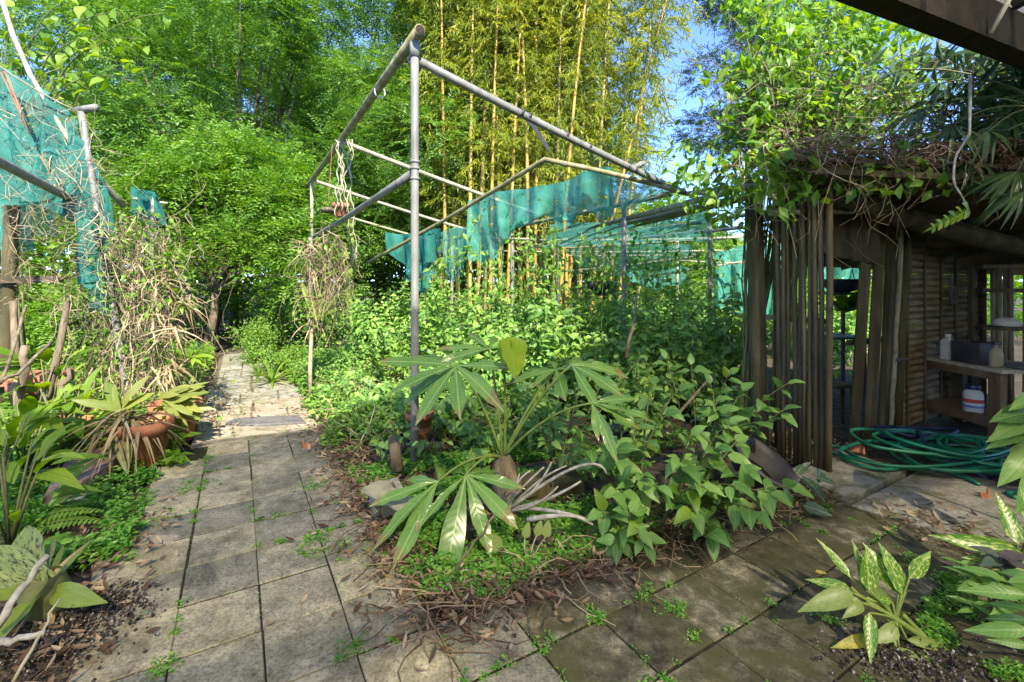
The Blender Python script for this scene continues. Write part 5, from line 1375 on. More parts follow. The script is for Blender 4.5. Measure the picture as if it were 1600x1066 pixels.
# ------------------------------------------------------------------ vines over the shed roof
vr = thing('roof_vine', 'lime green vine heaped over the shed roof', 'vine', V(2.6, 4.2, 0))
m_ = MB()
roots = [V(2.05, 4.05, 0), V(2.45, 4.3, 0)]
tips = []
for i in range(40):
    px, py = R.uniform(1130, 1440), R.uniform(0, 230)
    if py < 60 and px < 1190: py += 80
    tips.append((px, py, R.uniform(3.5, 4.6)))
tips += [(1140, 170, 3.6), (1150, 205, 3.7), (1180, 110, 3.7), (1190, 160, 3.6), (1215, 190, 3.5), (1090, 285, 4.2), (1060, 265, 4.4), (1120, 300, 4.0), (1065, 225, 4.6), (1105, 235, 4.3)]
nl = 0
Vp, Vd, Vl = [], [], []
for (px, py, Yt) in tips:
    tip = P(px, py, Yt); ro = roots[int(R.integers(2))]
    k1 = V(ro[0] + R.uniform(0, 0.4), ro[1], 2.5)
    c = np.concatenate([sagline(ro + V(0, 0, -0.03), k1, 0, 6, 0.02), bez(k1, (k1 + tip) / 2 + V(0, 0, 0.35), tip, 12)[1:]])
    m_.tube(c, np.linspace(0.008, 0.003, len(c)), 5)
    for k in range(24):
        q = c[int(7 + (len(c) - 7.1) * R.random())] + R.normal(0, 0.10, 3)
        if nl < 300 and k < 6:
            put_leaf(S_lime if R.random() < 0.75 else S_ov, vr, q, rdir(1)[0] + V(-0.2, -0.3, -0.4), V(R.normal(0, .4), -0.4 + R.normal(0, .4), 1.0), R.uniform(0.08, 0.15)); nl += 1
        else:
            Vp.append(q); Vd.append(rdir(1)[0] + V(0, -0.2, -0.4)); Vl.append(R.uniform(0.06, 0.12))
for (px, py, rx, n) in [(R.uniform(1150, 1420), R.uniform(-20, 215), R.uniform(16, 46), int(R.uniform(50, 170))) for _ in range(34)] + [(1185, 120, 22, 60), (1160, 190, 26, 60), (1200, 165, 30, 80), (1100, 290, 40, 70), (1150, 315, 40, 90), (1120, 260, 34, 50), (1160, 270, 30, 70), (1180, 350, 24, 50), (1070, 240, 24, 30), (1200, 255, 34, 90), (1260, 262, 36, 90), (1320, 258, 36, 90), (1390, 268, 36, 80), (1230, 300, 26, 50), (1450, 250, 36, 70)]:
    yc = R.uniform(3.6, 5.0) if py < 235 else R.uniform(3.15, 3.4) if px > 1190 else R.uniform(3.6, 4.6)
    for _ in range(n):
        q_ = R.normal(0, 1, 3) * V(rx, rx * 0.7, 0.22 if py < 235 else 0.06)
        Vp.append(P(px + q_[0], py + q_[1], yc + q_[2])); Vd.append(rdir(1)[0] + V(0, -0.2, -0.4)); Vl.append(R.uniform(0.06, 0.14))
m_.build('stems', M['stem'], vr, True)
N_ = np.tile(V(0, -0.4, 1.0), (len(Vp), 1)) + R.normal(0, 0.5, (len(Vp), 3))
cloud('foliage', np.array(Vp), np.array(Vd), N_, np.array(Vl), L_lime, vr, T_ov, kind='stuff')
# tangle of bare twigs on the roof
m = 620
px = R.uniform(1130, 1570, m); py = 262 - np.abs(R.normal(0, 85, m)) + (px - 1350) * 0.05
Yt = R.uniform(3.3, 4.6, m)
p = np.stack([(px - 800) / F * Yt, Yt, np.maximum(H - (py - HY) / F * Yt, 2.20)], 1)
q = p + R.normal(0, 1, (m, 3)) * V(0.38, 0.22, 0.20); q[:, 2] = np.maximum(q[:, 2], 2.16)
tw = strands('twig_tangle', p, q, R.uniform(0.0015, 0.0045, m), L_twig, None, 8, R.uniform(-0.1, 0.1, m), 0.14, kind='stuff')
tag(tw, 'tangled mat of bare brown twigs lying along the shed roof edge', 'twigs')
m = 46
px = R.uniform(1150, 1420, m); Yt = R.uniform(3.2, 3.5, m)
p = np.stack([(px - 800) / F * Yt, Yt, R.uniform(2.2, 2.45, m)], 1)
q = p + np.stack([R.normal(0, 0.15, m), R.normal(0, 0.05, m), -R.uniform(0.15, 0.75, m)], 1)
tw = strands('hanging_twigs', p, q, R.uniform(0.002, 0.004, m), L_straw, None, 9, 0.0, 0.10, kind='stuff')
tag(tw, 'thin dry twigs dangling from the shed eave', 'twigs')
hv = MB().tube(resample([P(1516, 120, 2.9), P(1515, 210, 2.85), P(1492, 245, 2.85), P(1489, 285, 2.85), P(1508, 315, 2.85), P(1514, 332, 2.85)], 20), np.linspace(0.009, 0.005, 20), 7, wob=0.1).build('bare_vine', M['grey_branch'], None, True)
tag(hv, 'single pale bare stem hanging in front of the shed roof', 'stem')

# ------------------------------------------------------------------ dark fan palm hanging at the right
S_fan = leaf_set('leaf', O_dark, 4, 'lance', 6, 0.45, 0.15, 0.085, 0.1)
pal = thing('fan_palm', 'dark glossy fan-leaved palm drooping beside the shed roof', 'palm', V(3.9, 3.05, 0))
m_ = MB(); rt = V(3.95, 3.1, 0.0)
m_.tube(sagline(rt + V(0, 0, -0.05), V(3.7, 3.05, 2.55), 0, 8, 0.02), np.linspace(0.05, 0.035, 8), 8, wob=0.1)
fans = [((1590, 268), 3.0, (-0.9, -0.1, -0.35), 0.46, 11), ((1545, 205), 3.1, (-0.85, -0.1, -0.5), 0.42, 10), ((1490, 195), 3.2, (-0.7, -0.1, -0.6), 0.40, 10), ((1440, 170), 3.3, (-0.8, -0.1, -0.3), 0.40, 10),
        ((1470, 130), 3.3, (-0.9, 0, 0.1), 0.36, 9), ((1580, 180), 3.2, (-0.6, -0.2, -0.7), 0.42, 10), ((1520, 250), 3.2, (-0.6, -0.2, -0.7), 0.38, 9), ((1410, 110), 3.4, (-0.9, 0, -0.2), 0.34, 9), ((1600, 300), 2.9, (-0.8, -0.2, -0.5), 0.40, 9), ((1430, 220), 3.5, (-0.9, 0, -0.3), 0.36, 8)]
for (pq, Yf, fd, L, n) in fans:
    hub = P(pq[0], pq[1], Yf); L *= 0.72
    m_.tube(bez(V(3.72, 3.06, 2.5), (V(3.72, 3.06, 2.5) + hub) / 2 + V(0, 0, 0.25), hub, 8), np.linspace(0.009, 0.005, 8), 5)
    fd = nrm(fd); sd_ = nrm(np.cross(V(0, -0.4, 1), fd))
    n += 4
    for k in range(n):
        th = (k / (n - 1) - 0.5) * 2.5
        d_ = fd * math.cos(th) + sd_ * math.sin(th) + V(0, 0, R.normal(-0.1, 0.1))
        put_leaf(S_fan, pal, hub, d_, V(0, -0.6, 1.0) + R.normal(0, .15, 3), L * R.uniform(0.75, 1.1))
m_.build('stems', M['stem'], pal, True)
m = 2600
px = 1660 - np.abs(R.normal(0, 90, m)); py = R.uniform(70, 290, m); Yt = R.uniform(3.2, 4.2, m)
p = np.stack([(px - 800) / F * Yt, Yt, H - (py - HY) / F * Yt], 1)
cloud('foliage', p, rdir(m) + V(-0.2, -0.2, -0.4), rdir(m, 0.8), R.uniform(0.10, 0.22, m), L_dark, pal, RHOMB, W=R.uniform(0.05, 0.10, m), kind='stuff')
ft = thing('fern_sprig', 'yellow-green lobed fern leaf hanging by the bare stem', 'fern', P(1514, 325, 2.85))
S_fernl = leaf_set('leaf', O_lime, 3, 'lance', 4, 0.2, 0.1, 0.4, 0.1)
b_, e_ = P(1514, 325, 2.85), P(1450, 360, 2.8)
for k in range(6):
    u = k / 6; q = b_ * (1 - u) + e_ * u; d_ = nrm(e_ - b_)
    for sg in (1, -1): put_leaf(S_fernl, ft, q, d_ * 0.7 + V(0, -0.3, sg * 0.5), V(0.2, -1, 0.2), 0.10 * (1 - 0.5 * u))
leaf_bt(S_fernl, ft, b_, e_, 0.3, V(0, -1, 0.3))

m = 170
px = R.uniform(680, 1130, m); Yt = R.uniform(5.2, 8.0, m); py = R.uniform(330, 420, m)
p = np.stack([(px - 800) / F * Yt, Yt, H - (py - HY) / F * Yt], 1); p[:, 2] = np.minimum(p[:, 2], 2.35)
q = p + np.stack([R.normal(0, 0.2, m), R.normal(0, 0.1, m), -R.uniform(0.3, 1.3, m)], 1)
vs2 = thing('trailing_vine', 'thin leafy vines trailing from the pipe rack into the bed', 'vine', V(1.0, 6.5, 0.9))
strands('stems', p, q, R.uniform(0.002, 0.005, m), L_stem, vs2, 8, 0.0, 0.06, kind='stuff')
t = R.random((m, 9, 1)); lp = (p[:, None, :] * (1 - t) + q[:, None, :] * t).reshape(-1, 3) + R.normal(0, 0.05, (m * 9, 3))
n = len(lp)
cloud('foliage', lp, rdir(n) + V(0, -0.2, -0.5), np.tile(V(0, -0.7, 0.8), (n, 1)) + R.normal(0, .4, (n, 3)), R.uniform(0.06, 0.13, n), L_lime, vs2, T_ov, kind='stuff')
# ------------------------------------------------------------------ umbrella-leaved plant in the bed
S_umb = leaf_set('leaf', O_umbrella, 5, 'oblance', 10, 0.30, 0.28, 0.29, 0.5, 0.35)
S_young = leaf_set('leaf', O_young, 2, 'heart', 8, 0.15, 0.35, 1.15, 0.25)
um = thing('umbrella_plant', 'large umbrella-leaved plant on a short fibrous stump in front of the grey pole', 'plant', V(-0.04, 3.0, 0))
crown = P(786, 716, 3.0)
MB().tube([V(-0.02, 3.0, -0.03), V(-0.03, 2.99, 0.12), crown + V(0, 0, -0.05), crown + V(0, 0, 0.02)], [0.10, 0.095, 0.075, 0.045], 14, wob=0.12).build('stump', M['bark'], um, True)
def umbrella(hub, tips, W=1.0, bend=0.10, leafset=S_umb, r=0.010):
    pm = (crown + hub) / 2 + V(0, 0, bend)
    MB().tube(bez(crown, pm, hub, 10), np.linspace(r, r * 0.6, 10), 7).build('petiole', M['petiole'], um, True)
    for tp in tips:
        q = P(*tp[:3]); q = hub + (q - hub) * (0.84 if hub[2] > 0.6 else 0.92); w_ = (tp[3] if len(tp) > 3 else 1.0) * R.uniform(0.9, 1.15)
        n_ = V(R.normal(0, .12), -0.75 + R.normal(0, .15), 1.0)
        leaf_bt(leafset, um, hub, q, W * w_, n_)
M['petiole'] = surf('green_petiole', [(0.3, (0.09, 0.14, 0.03)), (0.6, (0.17, 0.22, 0.05))], 12, 0.4, 50, 0.03, 0.002)
umbrella(P(712, 572, 2.95), [(614, 557, 2.85), (628, 594, 2.7), (662, 634, 2.6, 0.9), (714, 624, 2.55, 1.05), (766, 606, 2.6), (784, 566, 2.85), (742, 534, 3.15), (692, 535, 3.15), (655, 548, 3.15), (640, 610, 2.85)], bend=0.16)
umbrella(P(764, 545, 3.15), [(700, 538, 3.05), (735, 520, 3.3), (776, 520, 3.35), (700, 556, 2.95), (820, 535, 3.3)], bend=0.15)
hub = P(786, 527, 2.95)
MB().tube(bez(crown + V(0.01, 0, 0), (crown + hub) / 2 + V(0.02, 0, 0), hub, 10), np.linspace(0.011, 0.006, 10), 7).build('petiole', M['petiole'], um, True)
leaf_bt(S_young, um, P(797, 526, 2.9), P(806, 584, 2.80), 0.72, V(0.35, -1.0, 0.25))
leaf_bt(S_young, um, P(795, 527, 2.92), P(786, 574, 2.88), 0.55, V(-0.6, -1.0, 0.25))
umbrella(P(868, 578, 3.15), [(808, 588, 3.0), (840, 592, 2.95), (878, 603, 2.8, 1.1), (900, 570, 3.0), (925, 562, 3.3), (862, 556, 3.5), (826, 574, 3.3)], bend=0.10)
umbrella(P(893, 570, 2.85), [(927, 620, 2.6, 0.95), (960, 598, 2.65), (975, 573, 2.9), (940, 556, 3.1), (905, 552, 3.1)], bend=0.12)
umbrella(P(925, 630, 2.6), [(932, 672, 2.45, 0.8), (960, 700, 2.4, 0.8), (1005, 640, 2.5, 0.8), (985, 618, 2.6), (990, 655, 2.5, 0.7)], bend=0.14)
umbrella(P(685, 752, 2.62), [(601, 773, 2.52, 0.85), (607, 822, 2.38, 0.85), (631, 846, 2.33), (656, 806, 2.42, 0.85), (640, 745, 2.7, 0.8), (690, 722, 2.9)], bend=0.12)
umbrella(P(728, 742, 2.62), [(698, 876, 2.28, 1.0), (758, 832, 2.38, 1.0), (786, 794, 2.42), (798, 752, 2.55, 0.85), (733, 712, 2.85), (690, 726, 2.9, 0.9), (776, 728, 2.85), (672, 795, 2.4, 0.8)], bend=0.10)

# ------------------------------------------------------------------ broad-leaved shrubs at the bed front
def aimed_shrub(name, label, root, targets, L0, L1, leafset, pairs, keep=0.45, arch=0.18, jit=0.05):
    t = thing(name, label, 'shrub', root)
    m_ = MB()
    for (px, py, Yt) in targets:
        tip = P(px, py, Yt); ro = root + V(R.normal(0, .05), R.normal(0, .05), -0.03)
        mid = (ro + tip) / 2 + V(R.normal(0, .05), R.normal(0, .05), arch)
        c = bez(ro, mid, tip, 12); m_.tube(c, np.linspace(0.008, 0.003, 12), 5)
        a_ = R.uniform(0, 6.28)
        for k in range(pairs):
            u = keep + (1 - keep) * (k + 0.5) / pairs
            q = (1 - u) ** 2 * ro + 2 * u * (1 - u) * mid + u * u * tip
            tg = nrm(2 * (1 - u) * (mid - ro) + 2 * u * (tip - mid))
            a_ += 1.57 + R.normal(0, .3)
            s0 = nrm(np.cross(tg, V(0.1, 0.2, 1.0))); s1 = np.cross(tg, s0); s_ = s0 * math.cos(a_) * 1.0 + s1 * math.sin(a_) * 0.55
            for sg in (1, -1):
                d_ = nrm(s_ * sg + tg * 0.45 + V(R.normal(0, .15), -0.22 + R.normal(0, .15), -0.18 + R.normal(0, .15)))
                put_leaf(leafset if R.random() < 0.9 else S_lime, t, q + d_ * 0.012, d_, V(R.normal(0, .3), -0.55 + R.normal(0, .3), 1.0), R.uniform(L0 * 0.6, L1) * (0.8 + 0.3 * (1 - u)))
        put_leaf(leafset, t, tip, nrm(tip - mid) + V(0, -0.2, -0.1), V(0, -0.5, 1), L0 * 0.9)
    m_.build('stems', M['stem'], t, True)
    return t
tg1 = [(1236, 762, 2.45), (1165, 735, 2.55), (1120, 700, 2.6), (1150, 760, 2.45), (1100, 760, 2.45), (1180, 800, 2.35), (1060, 720, 2.55), (1080, 680, 2.7), (1140, 660, 2.8), (1110, 840, 2.35), (1150, 690, 2.7), (1205, 770, 2.45), (1085, 800, 2.4)]
aimed_shrub('broadleaf_shrub', 'broad-leaved shrub spilling toward the black tub and shed post', V(0.98, 2.72, 0), tg1, 0.125, 0.20, S_ov, 4, 0.35)
tg2 = [(960, 700, 2.6), (1000, 740, 2.5), (940, 660, 2.8), (1010, 690, 2.7), (1000, 640, 2.9), (1040, 650, 2.85), (970, 770, 2.5), (1030, 760, 2.45), (905, 690, 2.75), (1060, 610, 3.1), (1020, 600, 3.2), (960, 610, 3.1)]
aimed_shrub('broadleaf_shrub', 'broad-leaved shrub arching over the grey bare branches', V(0.68, 2.85, 0), tg2, 0.115, 0.18, S_ov, 4, 0.35)
tg3 = [(1110, 600, 3.3), (1160, 610, 3.25), (1190, 640, 3.1), (1140, 585, 3.5), (1080, 570, 3.6), (1230, 600, 2.95), (1225, 640, 2.95), (1180, 660, 3.0), (1120, 640, 3.1), (1040, 560, 3.7)]
aimed_shrub('broadleaf_shrub', 'broad-leaved shrub reaching its sprig across the mossy post', V(1.35, 3.3, 0), tg3, 0.12, 0.175, S_ov, 4, 0.35)
tg4 = [(1000, 830, 2.33), (965, 850, 2.36), (985, 800, 2.4), (1010, 850, 2.3), (940, 800, 2.45)]
aimed_shrub('broadleaf_shrub', 'low broad-leaved sprig drooping at the mossy paver edge', V(0.60, 2.52, 0), tg4, 0.115, 0.17, S_ov, 3, 0.3, 0.12)
tg5 = [(870, 640, 3.3), (900, 610, 3.5), (850, 690, 3.15), (900, 700, 3.0), (930, 730, 2.8), (860, 660, 3.2), (830, 640, 3.5), (960, 560, 3.8), (910, 580, 3.7), (1000, 560, 3.8)]
aimed_shrub('broadleaf_shrub', 'broad-leaved shrub behind the umbrella-leaved plant', V(0.35, 3.35, 0), tg5, 0.085, 0.13, S_ov, 4, 0.35)
tg6 = [(600, 640, 3.7), (630, 665, 3.5), (560, 650, 3.9), (590, 690, 3.4), (660, 690, 3.3), (700, 690, 3.2), (620, 610, 4.1)]
aimed_shrub('broadleaf_shrub', 'loose leafy shrub left of the grey pole foot', V(-0.95, 3.75, 0), tg6, 0.07, 0.115, S_ov, 4, 0.3, 0.1)
# long stick leaning in the shrubs
s_ = MB().tube(sagline(P(1040, 668, 3.0), P(1108, 592, 3.5), 0.0, 6, 0.004), np.linspace(0.012, 0.008, 6), 7).build('stick', M['bark'], None, True)
tag(s_, 'bare brown stick leaning through the shrub leaves', 'stick')
s_ = MB().tube(sagline(P(978, 560, 3.9), P(1000, 448, 4.2), 0.0, 6, 0.01), np.linspace(0.016, 0.008, 6), 7).build('stick', M['bark'], None, True)
tag(s_, 'upright dead stem rising from the middle of the bed', 'stick')

# ------------------------------------------------------------------ grey bare branches of a dead potted plant
dp = thing('dead_plant', 'grey lichen-covered bare branches sprawling from a mossy concrete trough', 'plant', V(0.15, 2.8, 0))
MB().box(V(0.26, 3.10, 0.05), (0.42, 0.20, 0.16), rotz(0.3), 0.012).build('trough', M['wood_moss'], dp)
c0 = P(800, 790, 2.72)
for (tp, md, r) in (((948, 740, 2.5), (930, 690, 2.5), 0.011), ((908, 752, 2.5), (850, 790, 2.55), 0.012), ((862, 722, 2.6), (840, 770, 2.6), 0.010), ((885, 728, 2.6), (840, 745, 2.6), 0.009), ((850, 730, 2.65), (815, 760, 2.6), 0.010), ((830, 735, 2.65), (800, 750, 2.65), 0.009), ((812, 740, 2.68), (806, 760, 2.65), 0.008), ((872, 760, 2.55), (835, 800, 2.55), 0.009), ((925, 815, 2.45), (880, 795, 2.42), 0.013), ((790, 745, 2.7), (770, 775, 2.7), 0.008)):
    MB().tube(bez(c0 + V(R.normal(0, .025), R.normal(0, .02), -0.02), P(*md), P(*tp), 12), np.linspace(r, r * 0.5, 12), 7, wob=0.12).build('branch', M['grey_branch'], dp, True)
MB().tube(resample([P(824, 812, 2.45), P(850, 808, 2.42), P(885, 805, 2.42), P(905, 808, 2.42), P(926, 820, 2.42)], 12), np.linspace(0.014, 0.007, 12), 7, wob=0.15).build('branch', M['grey_branch'], dp, True)
MB().tube([c0 + V(-0.02, 0.05, -0.35), c0 + V(0, 0.02, -0.12), c0], [0.05, 0.045, 0.035], 10, wob=0.12).build('stump', M['bark'], dp, True)

# ------------------------------------------------------------------ cement block, tray, pots in the bed
cb = MB()
bc = G(598, 815); bc = bc + V(0, 0.08, 0)
yaw = rotz(0.45)
def blk(lx, ly, lz, sx, sy, sz): cb.box(bc + yaw @ V(lx, ly, lz), (sx, sy, sz), yaw, 0.003)
blk(-0.07, 0, 0.085, 0.035, 0.19, 0.19); blk(0.07, 0, 0.085, 0.035, 0.19, 0.19); blk(0, -0.078, 0.085, 0.104, 0.032, 0.187); blk(0, 0.078, 0.085, 0.104, 0.032, 0.187); blk(0, 0, 0.085, 0.03, 0.122, 0.184)
o = cb.build('cement_block', M['block'], None); tag(o, 'hollow mossy cement block at the bed corner', 'block')
o = MB().bar(P(580, 758, 2.75), P(640, 792, 2.62), 0.14, 0.02, jit=0.004).build('board', M['pale_post'], None); tag(o, 'short pale board resting on the cement block', 'board')
pb = thing('terracotta_pot', 'orange terracotta pot half hidden behind the grey pole', 'pot', P(655, 662, 3.75))
c = G(656, 706); c = P(656, 690, 3.8); c[2] = 0.0
MB().lathe([(0.07, 0), (0.075, 0.005), (0.105, 0.19), (0.118, 0.19), (0.118, 0.235), (0.105, 0.235), (0.09, 0.08)], c + V(0, 0, 0.14), 26).build('body', M['terracotta'], pb, True)
MB().lathe([(0.085, 0), (0.09, 0.004), (0.115, 0.15), (0.108, 0.15), (0.08, 0.02)], c, 24).build('saucer_pot', M['black_plastic'], pb, True)
stn = MB().tube([P(622, 735, 3.3), P(615, 695, 3.32), P(612, 680, 3.33)], [0.045, 0.04, 0.02], 9, wob=0.15).build('old_stump', M['bark'], None, True); tag(stn, 'small weathered stump in litter left of the grey pole', 'stump')

# ------------------------------------------------------------------ left pots and bromeliads
def pot(label, c, r, h, tilt=None, fill=True):
    t = thing('terracotta_pot', label, 'pot', c)
    MB().lathe([(r * 0.62, 0), (r * 0.66, 0.006), (r * 0.9, h * 0.76), (r, h * 0.76), (r * 1.02, h), (r * 0.9, h), (r * 0.86, h * 0.8), (r * 0.8, h * 0.72)], c, 30, tilt).build('body', M['terracotta'], t, True)
    MB().lathe([(r * 0.82, h * 0.80), (r * 0.5, h * 0.86), (0.01, h * 0.88)], c, 20, tilt, close=True).build('potting_soil', M['soil'], t, True)
    return t
pc = G(226, 728)
pot('mossy terracotta pot holding the dry bromeliad beside the pavers', pc, 0.19, 0.36)
pc2 = G(268, 692) + V(0.0, 0.05, 0)
pot('orange terracotta pot behind the dry bromeliad pot', pc2, 0.20, 0.36)
pc3 = P(150, 640, 4.1); pc3[2] = 0
pot('large terracotta pot back among the left greenery', pc3, 0.24, 0.32)
pc4 = P(60, 560, 4.5); pc4[2] = 0
pot('orange terracotta pot under the wooden rail', pc4, 0.22, 0.5)
pc5 = P(20, 560, 4.6); pc5[2] = 0.42
o = MB().box(pc5 + V(0.1, 0.1, 0.05), (0.55, 0.3, 0.10), rotz(0.1), 0.01).build('terracotta_trough', M['terracotta'], None)
tag(o, 'long terracotta trough on the left under the rail', 'trough')

S_brom = leaf_set('leaf', O_brom, 4, 'strap', 7, 0.30, 0.35, 0.14, 0.05)
S_drystrap = leaf_set('leaf', O_drystrap, 5, 'blade', 7, 0.75, 0.5, 0.07, 0.2, 0.8)
S_mott = leaf_set('leaf', O_mott, 3, 'strap', 8, 0.18, 0.22, 0.36, 0.1)
S_lstrap = leaf_set('leaf', O_limestrap, 3, 'lance', 8, 0.4, 0.25, 0.30, 0.15)
b1 = thing('bromeliad', 'half-dead bromeliad with green straps and dry skirt in the mossy pot', 'bromeliad', pc + V(0, 0, 0.32))
bc_ = P(190, 640, 3.6)
for tp, yo in (((215, 590), 3.5), ((175, 605), 3.55), ((190, 735), 3.3), ((115, 622), 3.4), ((232, 612), 3.6), ((158, 590), 3.7)):
    leaf_bt(S_brom, b1, bc_ + R.normal(0, .01, 3), P(tp[0], tp[1], yo), 1.5, V(0.2, -0.8, 0.6))
cc = P(200, 655, 3.55)
for i in range(64):
    a_ = R.uniform(0, 6.28); e = R.uniform(-0.5, 0.6)
    d_ = V(math.cos(a_) * math.cos(e) * 1.1, math.sin(a_) * math.cos(e) - 0.25, math.sin(e))
    put_leaf(S_drystrap, b1, cc + V(R.normal(0, .05), R.normal(0, .04), R.normal(0, .03)), d_, V(0, 0, 1), R.uniform(0.22, 0.46))
b2 = thing('bromeliad', 'olive bromeliad fan leaning over the orange pot toward the path', 'bromeliad', P(265, 640, 3.9))
cc = P(262, 622, 3.95)
for i in range(26):
    th = R.uniform(-1.25, 0.55); e = R.uniform(-0.25, 0.35)
    d_ = V(math.cos(th), -0.35 + R.normal(0, .25), math.sin(th) * 0.8)
    put_leaf(S_brom, b2, cc + V(R.normal(0, .03), R.normal(0, .03), R.normal(0, .03)), d_, V(-0.2, -0.9, 0.5), R.uniform(0.26, 0.38), R.uniform(0.34, 0.44))
b3 = thing('bromeliad', 'bromeliad with long mottled broad leaves at the near left edge', 'bromeliad', V(-2.02, 2.0, 0))
bb = P(70, 912, 2.0)
MB().lathe([(0.05, 0), (0.075, 0.05), (0.085, 0.13), (0.06, 0.2)], V(bb[0], bb[1], -0.02), 16).build('base_cup', M['stem'], b3, True)
for tp, yo, ls, w_ in (((30, 826), 2.15, S_mott, 0.85), ((-6, 858), 2.05, S_mott, 0.8), ((-20, 900), 1.9, S_mott, 0.8), ((-15, 990), 1.72, S_lstrap, 1.05), ((132, 934), 1.85, S_lstrap, 0.95), ((-30, 930), 1.85, S_lstrap, 0.9), ((75, 830), 2.2, S_brom, 1.0), ((92, 845), 2.15, S_brom, 0.9), ((108, 842), 2.1, S_drystrap, 2.0), ((125, 850), 2.05, S_brom, 0.8)):
    leaf_bt(ls, b3, bb + V(R.normal(0, .012), R.normal(0, .012), -0.03), P(tp[0], tp[1], yo), w_, V(0.1, -0.85, 0.75))
for i in range(16):
    a_ = R.uniform(0, 6.28); put_leaf(S_drystrap, b3, bb + V(0, 0, -0.08), V(math.cos(a_), math.sin(a_) - 0.3, R.uniform(-0.6, 0.1)), V(0, 0, 1), R.uniform(0.15, 0.3))
# grey sticks at the near left corner
for k, (p_, q_, r, lab) in enumerate((((-10, 985, 1.72), (75, 868, 1.9), 0.016, 'thick grey stick rising from the near left corner'), ((-10, 1002, 1.70), (70, 988, 1.72), 0.014, 'forked grey stick lying at the near left corner'), ((20, 1066, 1.6), (95, 935, 1.8), 0.006, 'thin straw stem at the near left corner'))):
    o = MB().tube(sagline(P(*p_), P(*q_), 0.0, 7, 0.006), np.linspace(r, r * 0.7, 7), 8, wob=0.1).build('stick', M['grey_branch'] if k < 2 else M['pale_post'], None, True); tag(o, lab, 'stick')
# pinkish board on the ground
stone_t = thing('stone_board', 'pinkish weathered board propped beside the mossy pot', 'board', G(130, 770))
zc = 0.12
poly = [G(66, 780, zc), G(130, 752, zc), G(192, 712, zc), G(186, 690, zc), G(126, 690, zc), G(88, 740, zc)]
stone(poly, 0.06, zc + 0.004, M['plank_pink'], stone_t, 'slab', 0.01, 0.003)
for q in (G(100, 770, zc), G(160, 715, zc)):
    MB().box(V(q[0], q[1] + 0.05, 0.01), (0.12, 0.1, 0.1), rotz(0.5), 0.006).build('support', M['block'], stone_t)

# green plants on the left
S_lance = leaf_set('leaf', O_lime, 4, 'lance', 6, 0.4, 0.25, 0.28, 0.2)
for k, (px, Yp, n, L, z, lab) in enumerate(((40, 3.5, 30, 0.36, 0.06, 'lush lance-leaved plant at the left edge behind the board'), (105, 3.7, 26, 0.32, 0.1, 'lush lance-leaved plant beside the pinkish board'), (-10, 3.0, 26, 0.36, 0.06, 'lance-leaved plant nearest the left edge'), (75, 4.2, 24, 0.34, 0.3, 'lance-leaved plant under the green net'), (15, 2.55, 18, 0.30, 0.02, 'leafy plant between mottled bromeliad and board'))):
    c = P(px, 440, Yp); c[2] = z * 0
    t = thing('leafy_plant', lab, 'plant', c)
    for i in range(n):
        a_ = R.uniform(0, 6.28); e = R.uniform(0.3, 1.3)
        st_ = c + V(math.cos(a_) * 0.16, math.sin(a_) * 0.16, R.uniform(0.10, 0.45) + z)
        d_ = V(math.cos(a_) * math.cos(e), math.sin(a_) * math.cos(e) - 0.2, math.sin(e) * 0.7)
        put_leaf(S_lance, t, st_, d_, V(0, -0.3, 1), L * R.uniform(0.6, 1.1))
    m_ = MB()
    for i in range(7):
        a_ = i * 0.9; m_.tube([c + V(0, 0, -0.03), c + V(math.cos(a_) * 0.08, math.sin(a_) * 0.08, 0.25 + z), c + V(math.cos(a_) * 0.16, math.sin(a_) * 0.16, 0.5 + z)], [0.008, 0.007, 0.004], 5)
    m_.build('stems', M['stem'], t, True)
S_pinna = leaf_set('pinna', O_fern, 2, 'lance', 3, 0.15, 0.1, 0.24, 0.0)
fe = thing('fern', 'bright green fern with comb-like fronds beside the board', 'fern', G(60, 835))
for k, (b_, e_, yb, ye) in enumerate((((30, 820), (160, 798), 2.75, 2.72), ((30, 825), (150, 783), 2.8, 2.8), ((40, 830), (165, 815), 2.7, 2.66), ((35, 820), (110, 778), 2.8, 2.85), ((60, 870), (140, 852), 2.45, 2.42), ((60, 850), (130, 862), 2.5, 2.4))):
    p_, q_ = P(b_[0], b_[1], yb), P(e_[0], e_[1], ye)
    c = bez(p_, (p_ + q_) / 2 + V(0, 0, 0.07), q_, 18)
    fd_ = MB().tube(c, np.linspace(0.003, 0.001, 18), 4).build('frond', M['petiole'], fe, True)
    for i in range(1, 18):
        tg = nrm(c[min(i + 1, 17)] - c[i - 1]); s_ = nrm(np.cross(tg, V(0, -0.3, 1)))
        for sg in (1, -1): put_leaf(S_pinna, fd_, c[i], s_ * sg + tg * 0.35 + V(0, 0, -0.15), V(0, -0.3, 1), 0.10 * (1.05 - i / 18), 0.10, 'pinna')

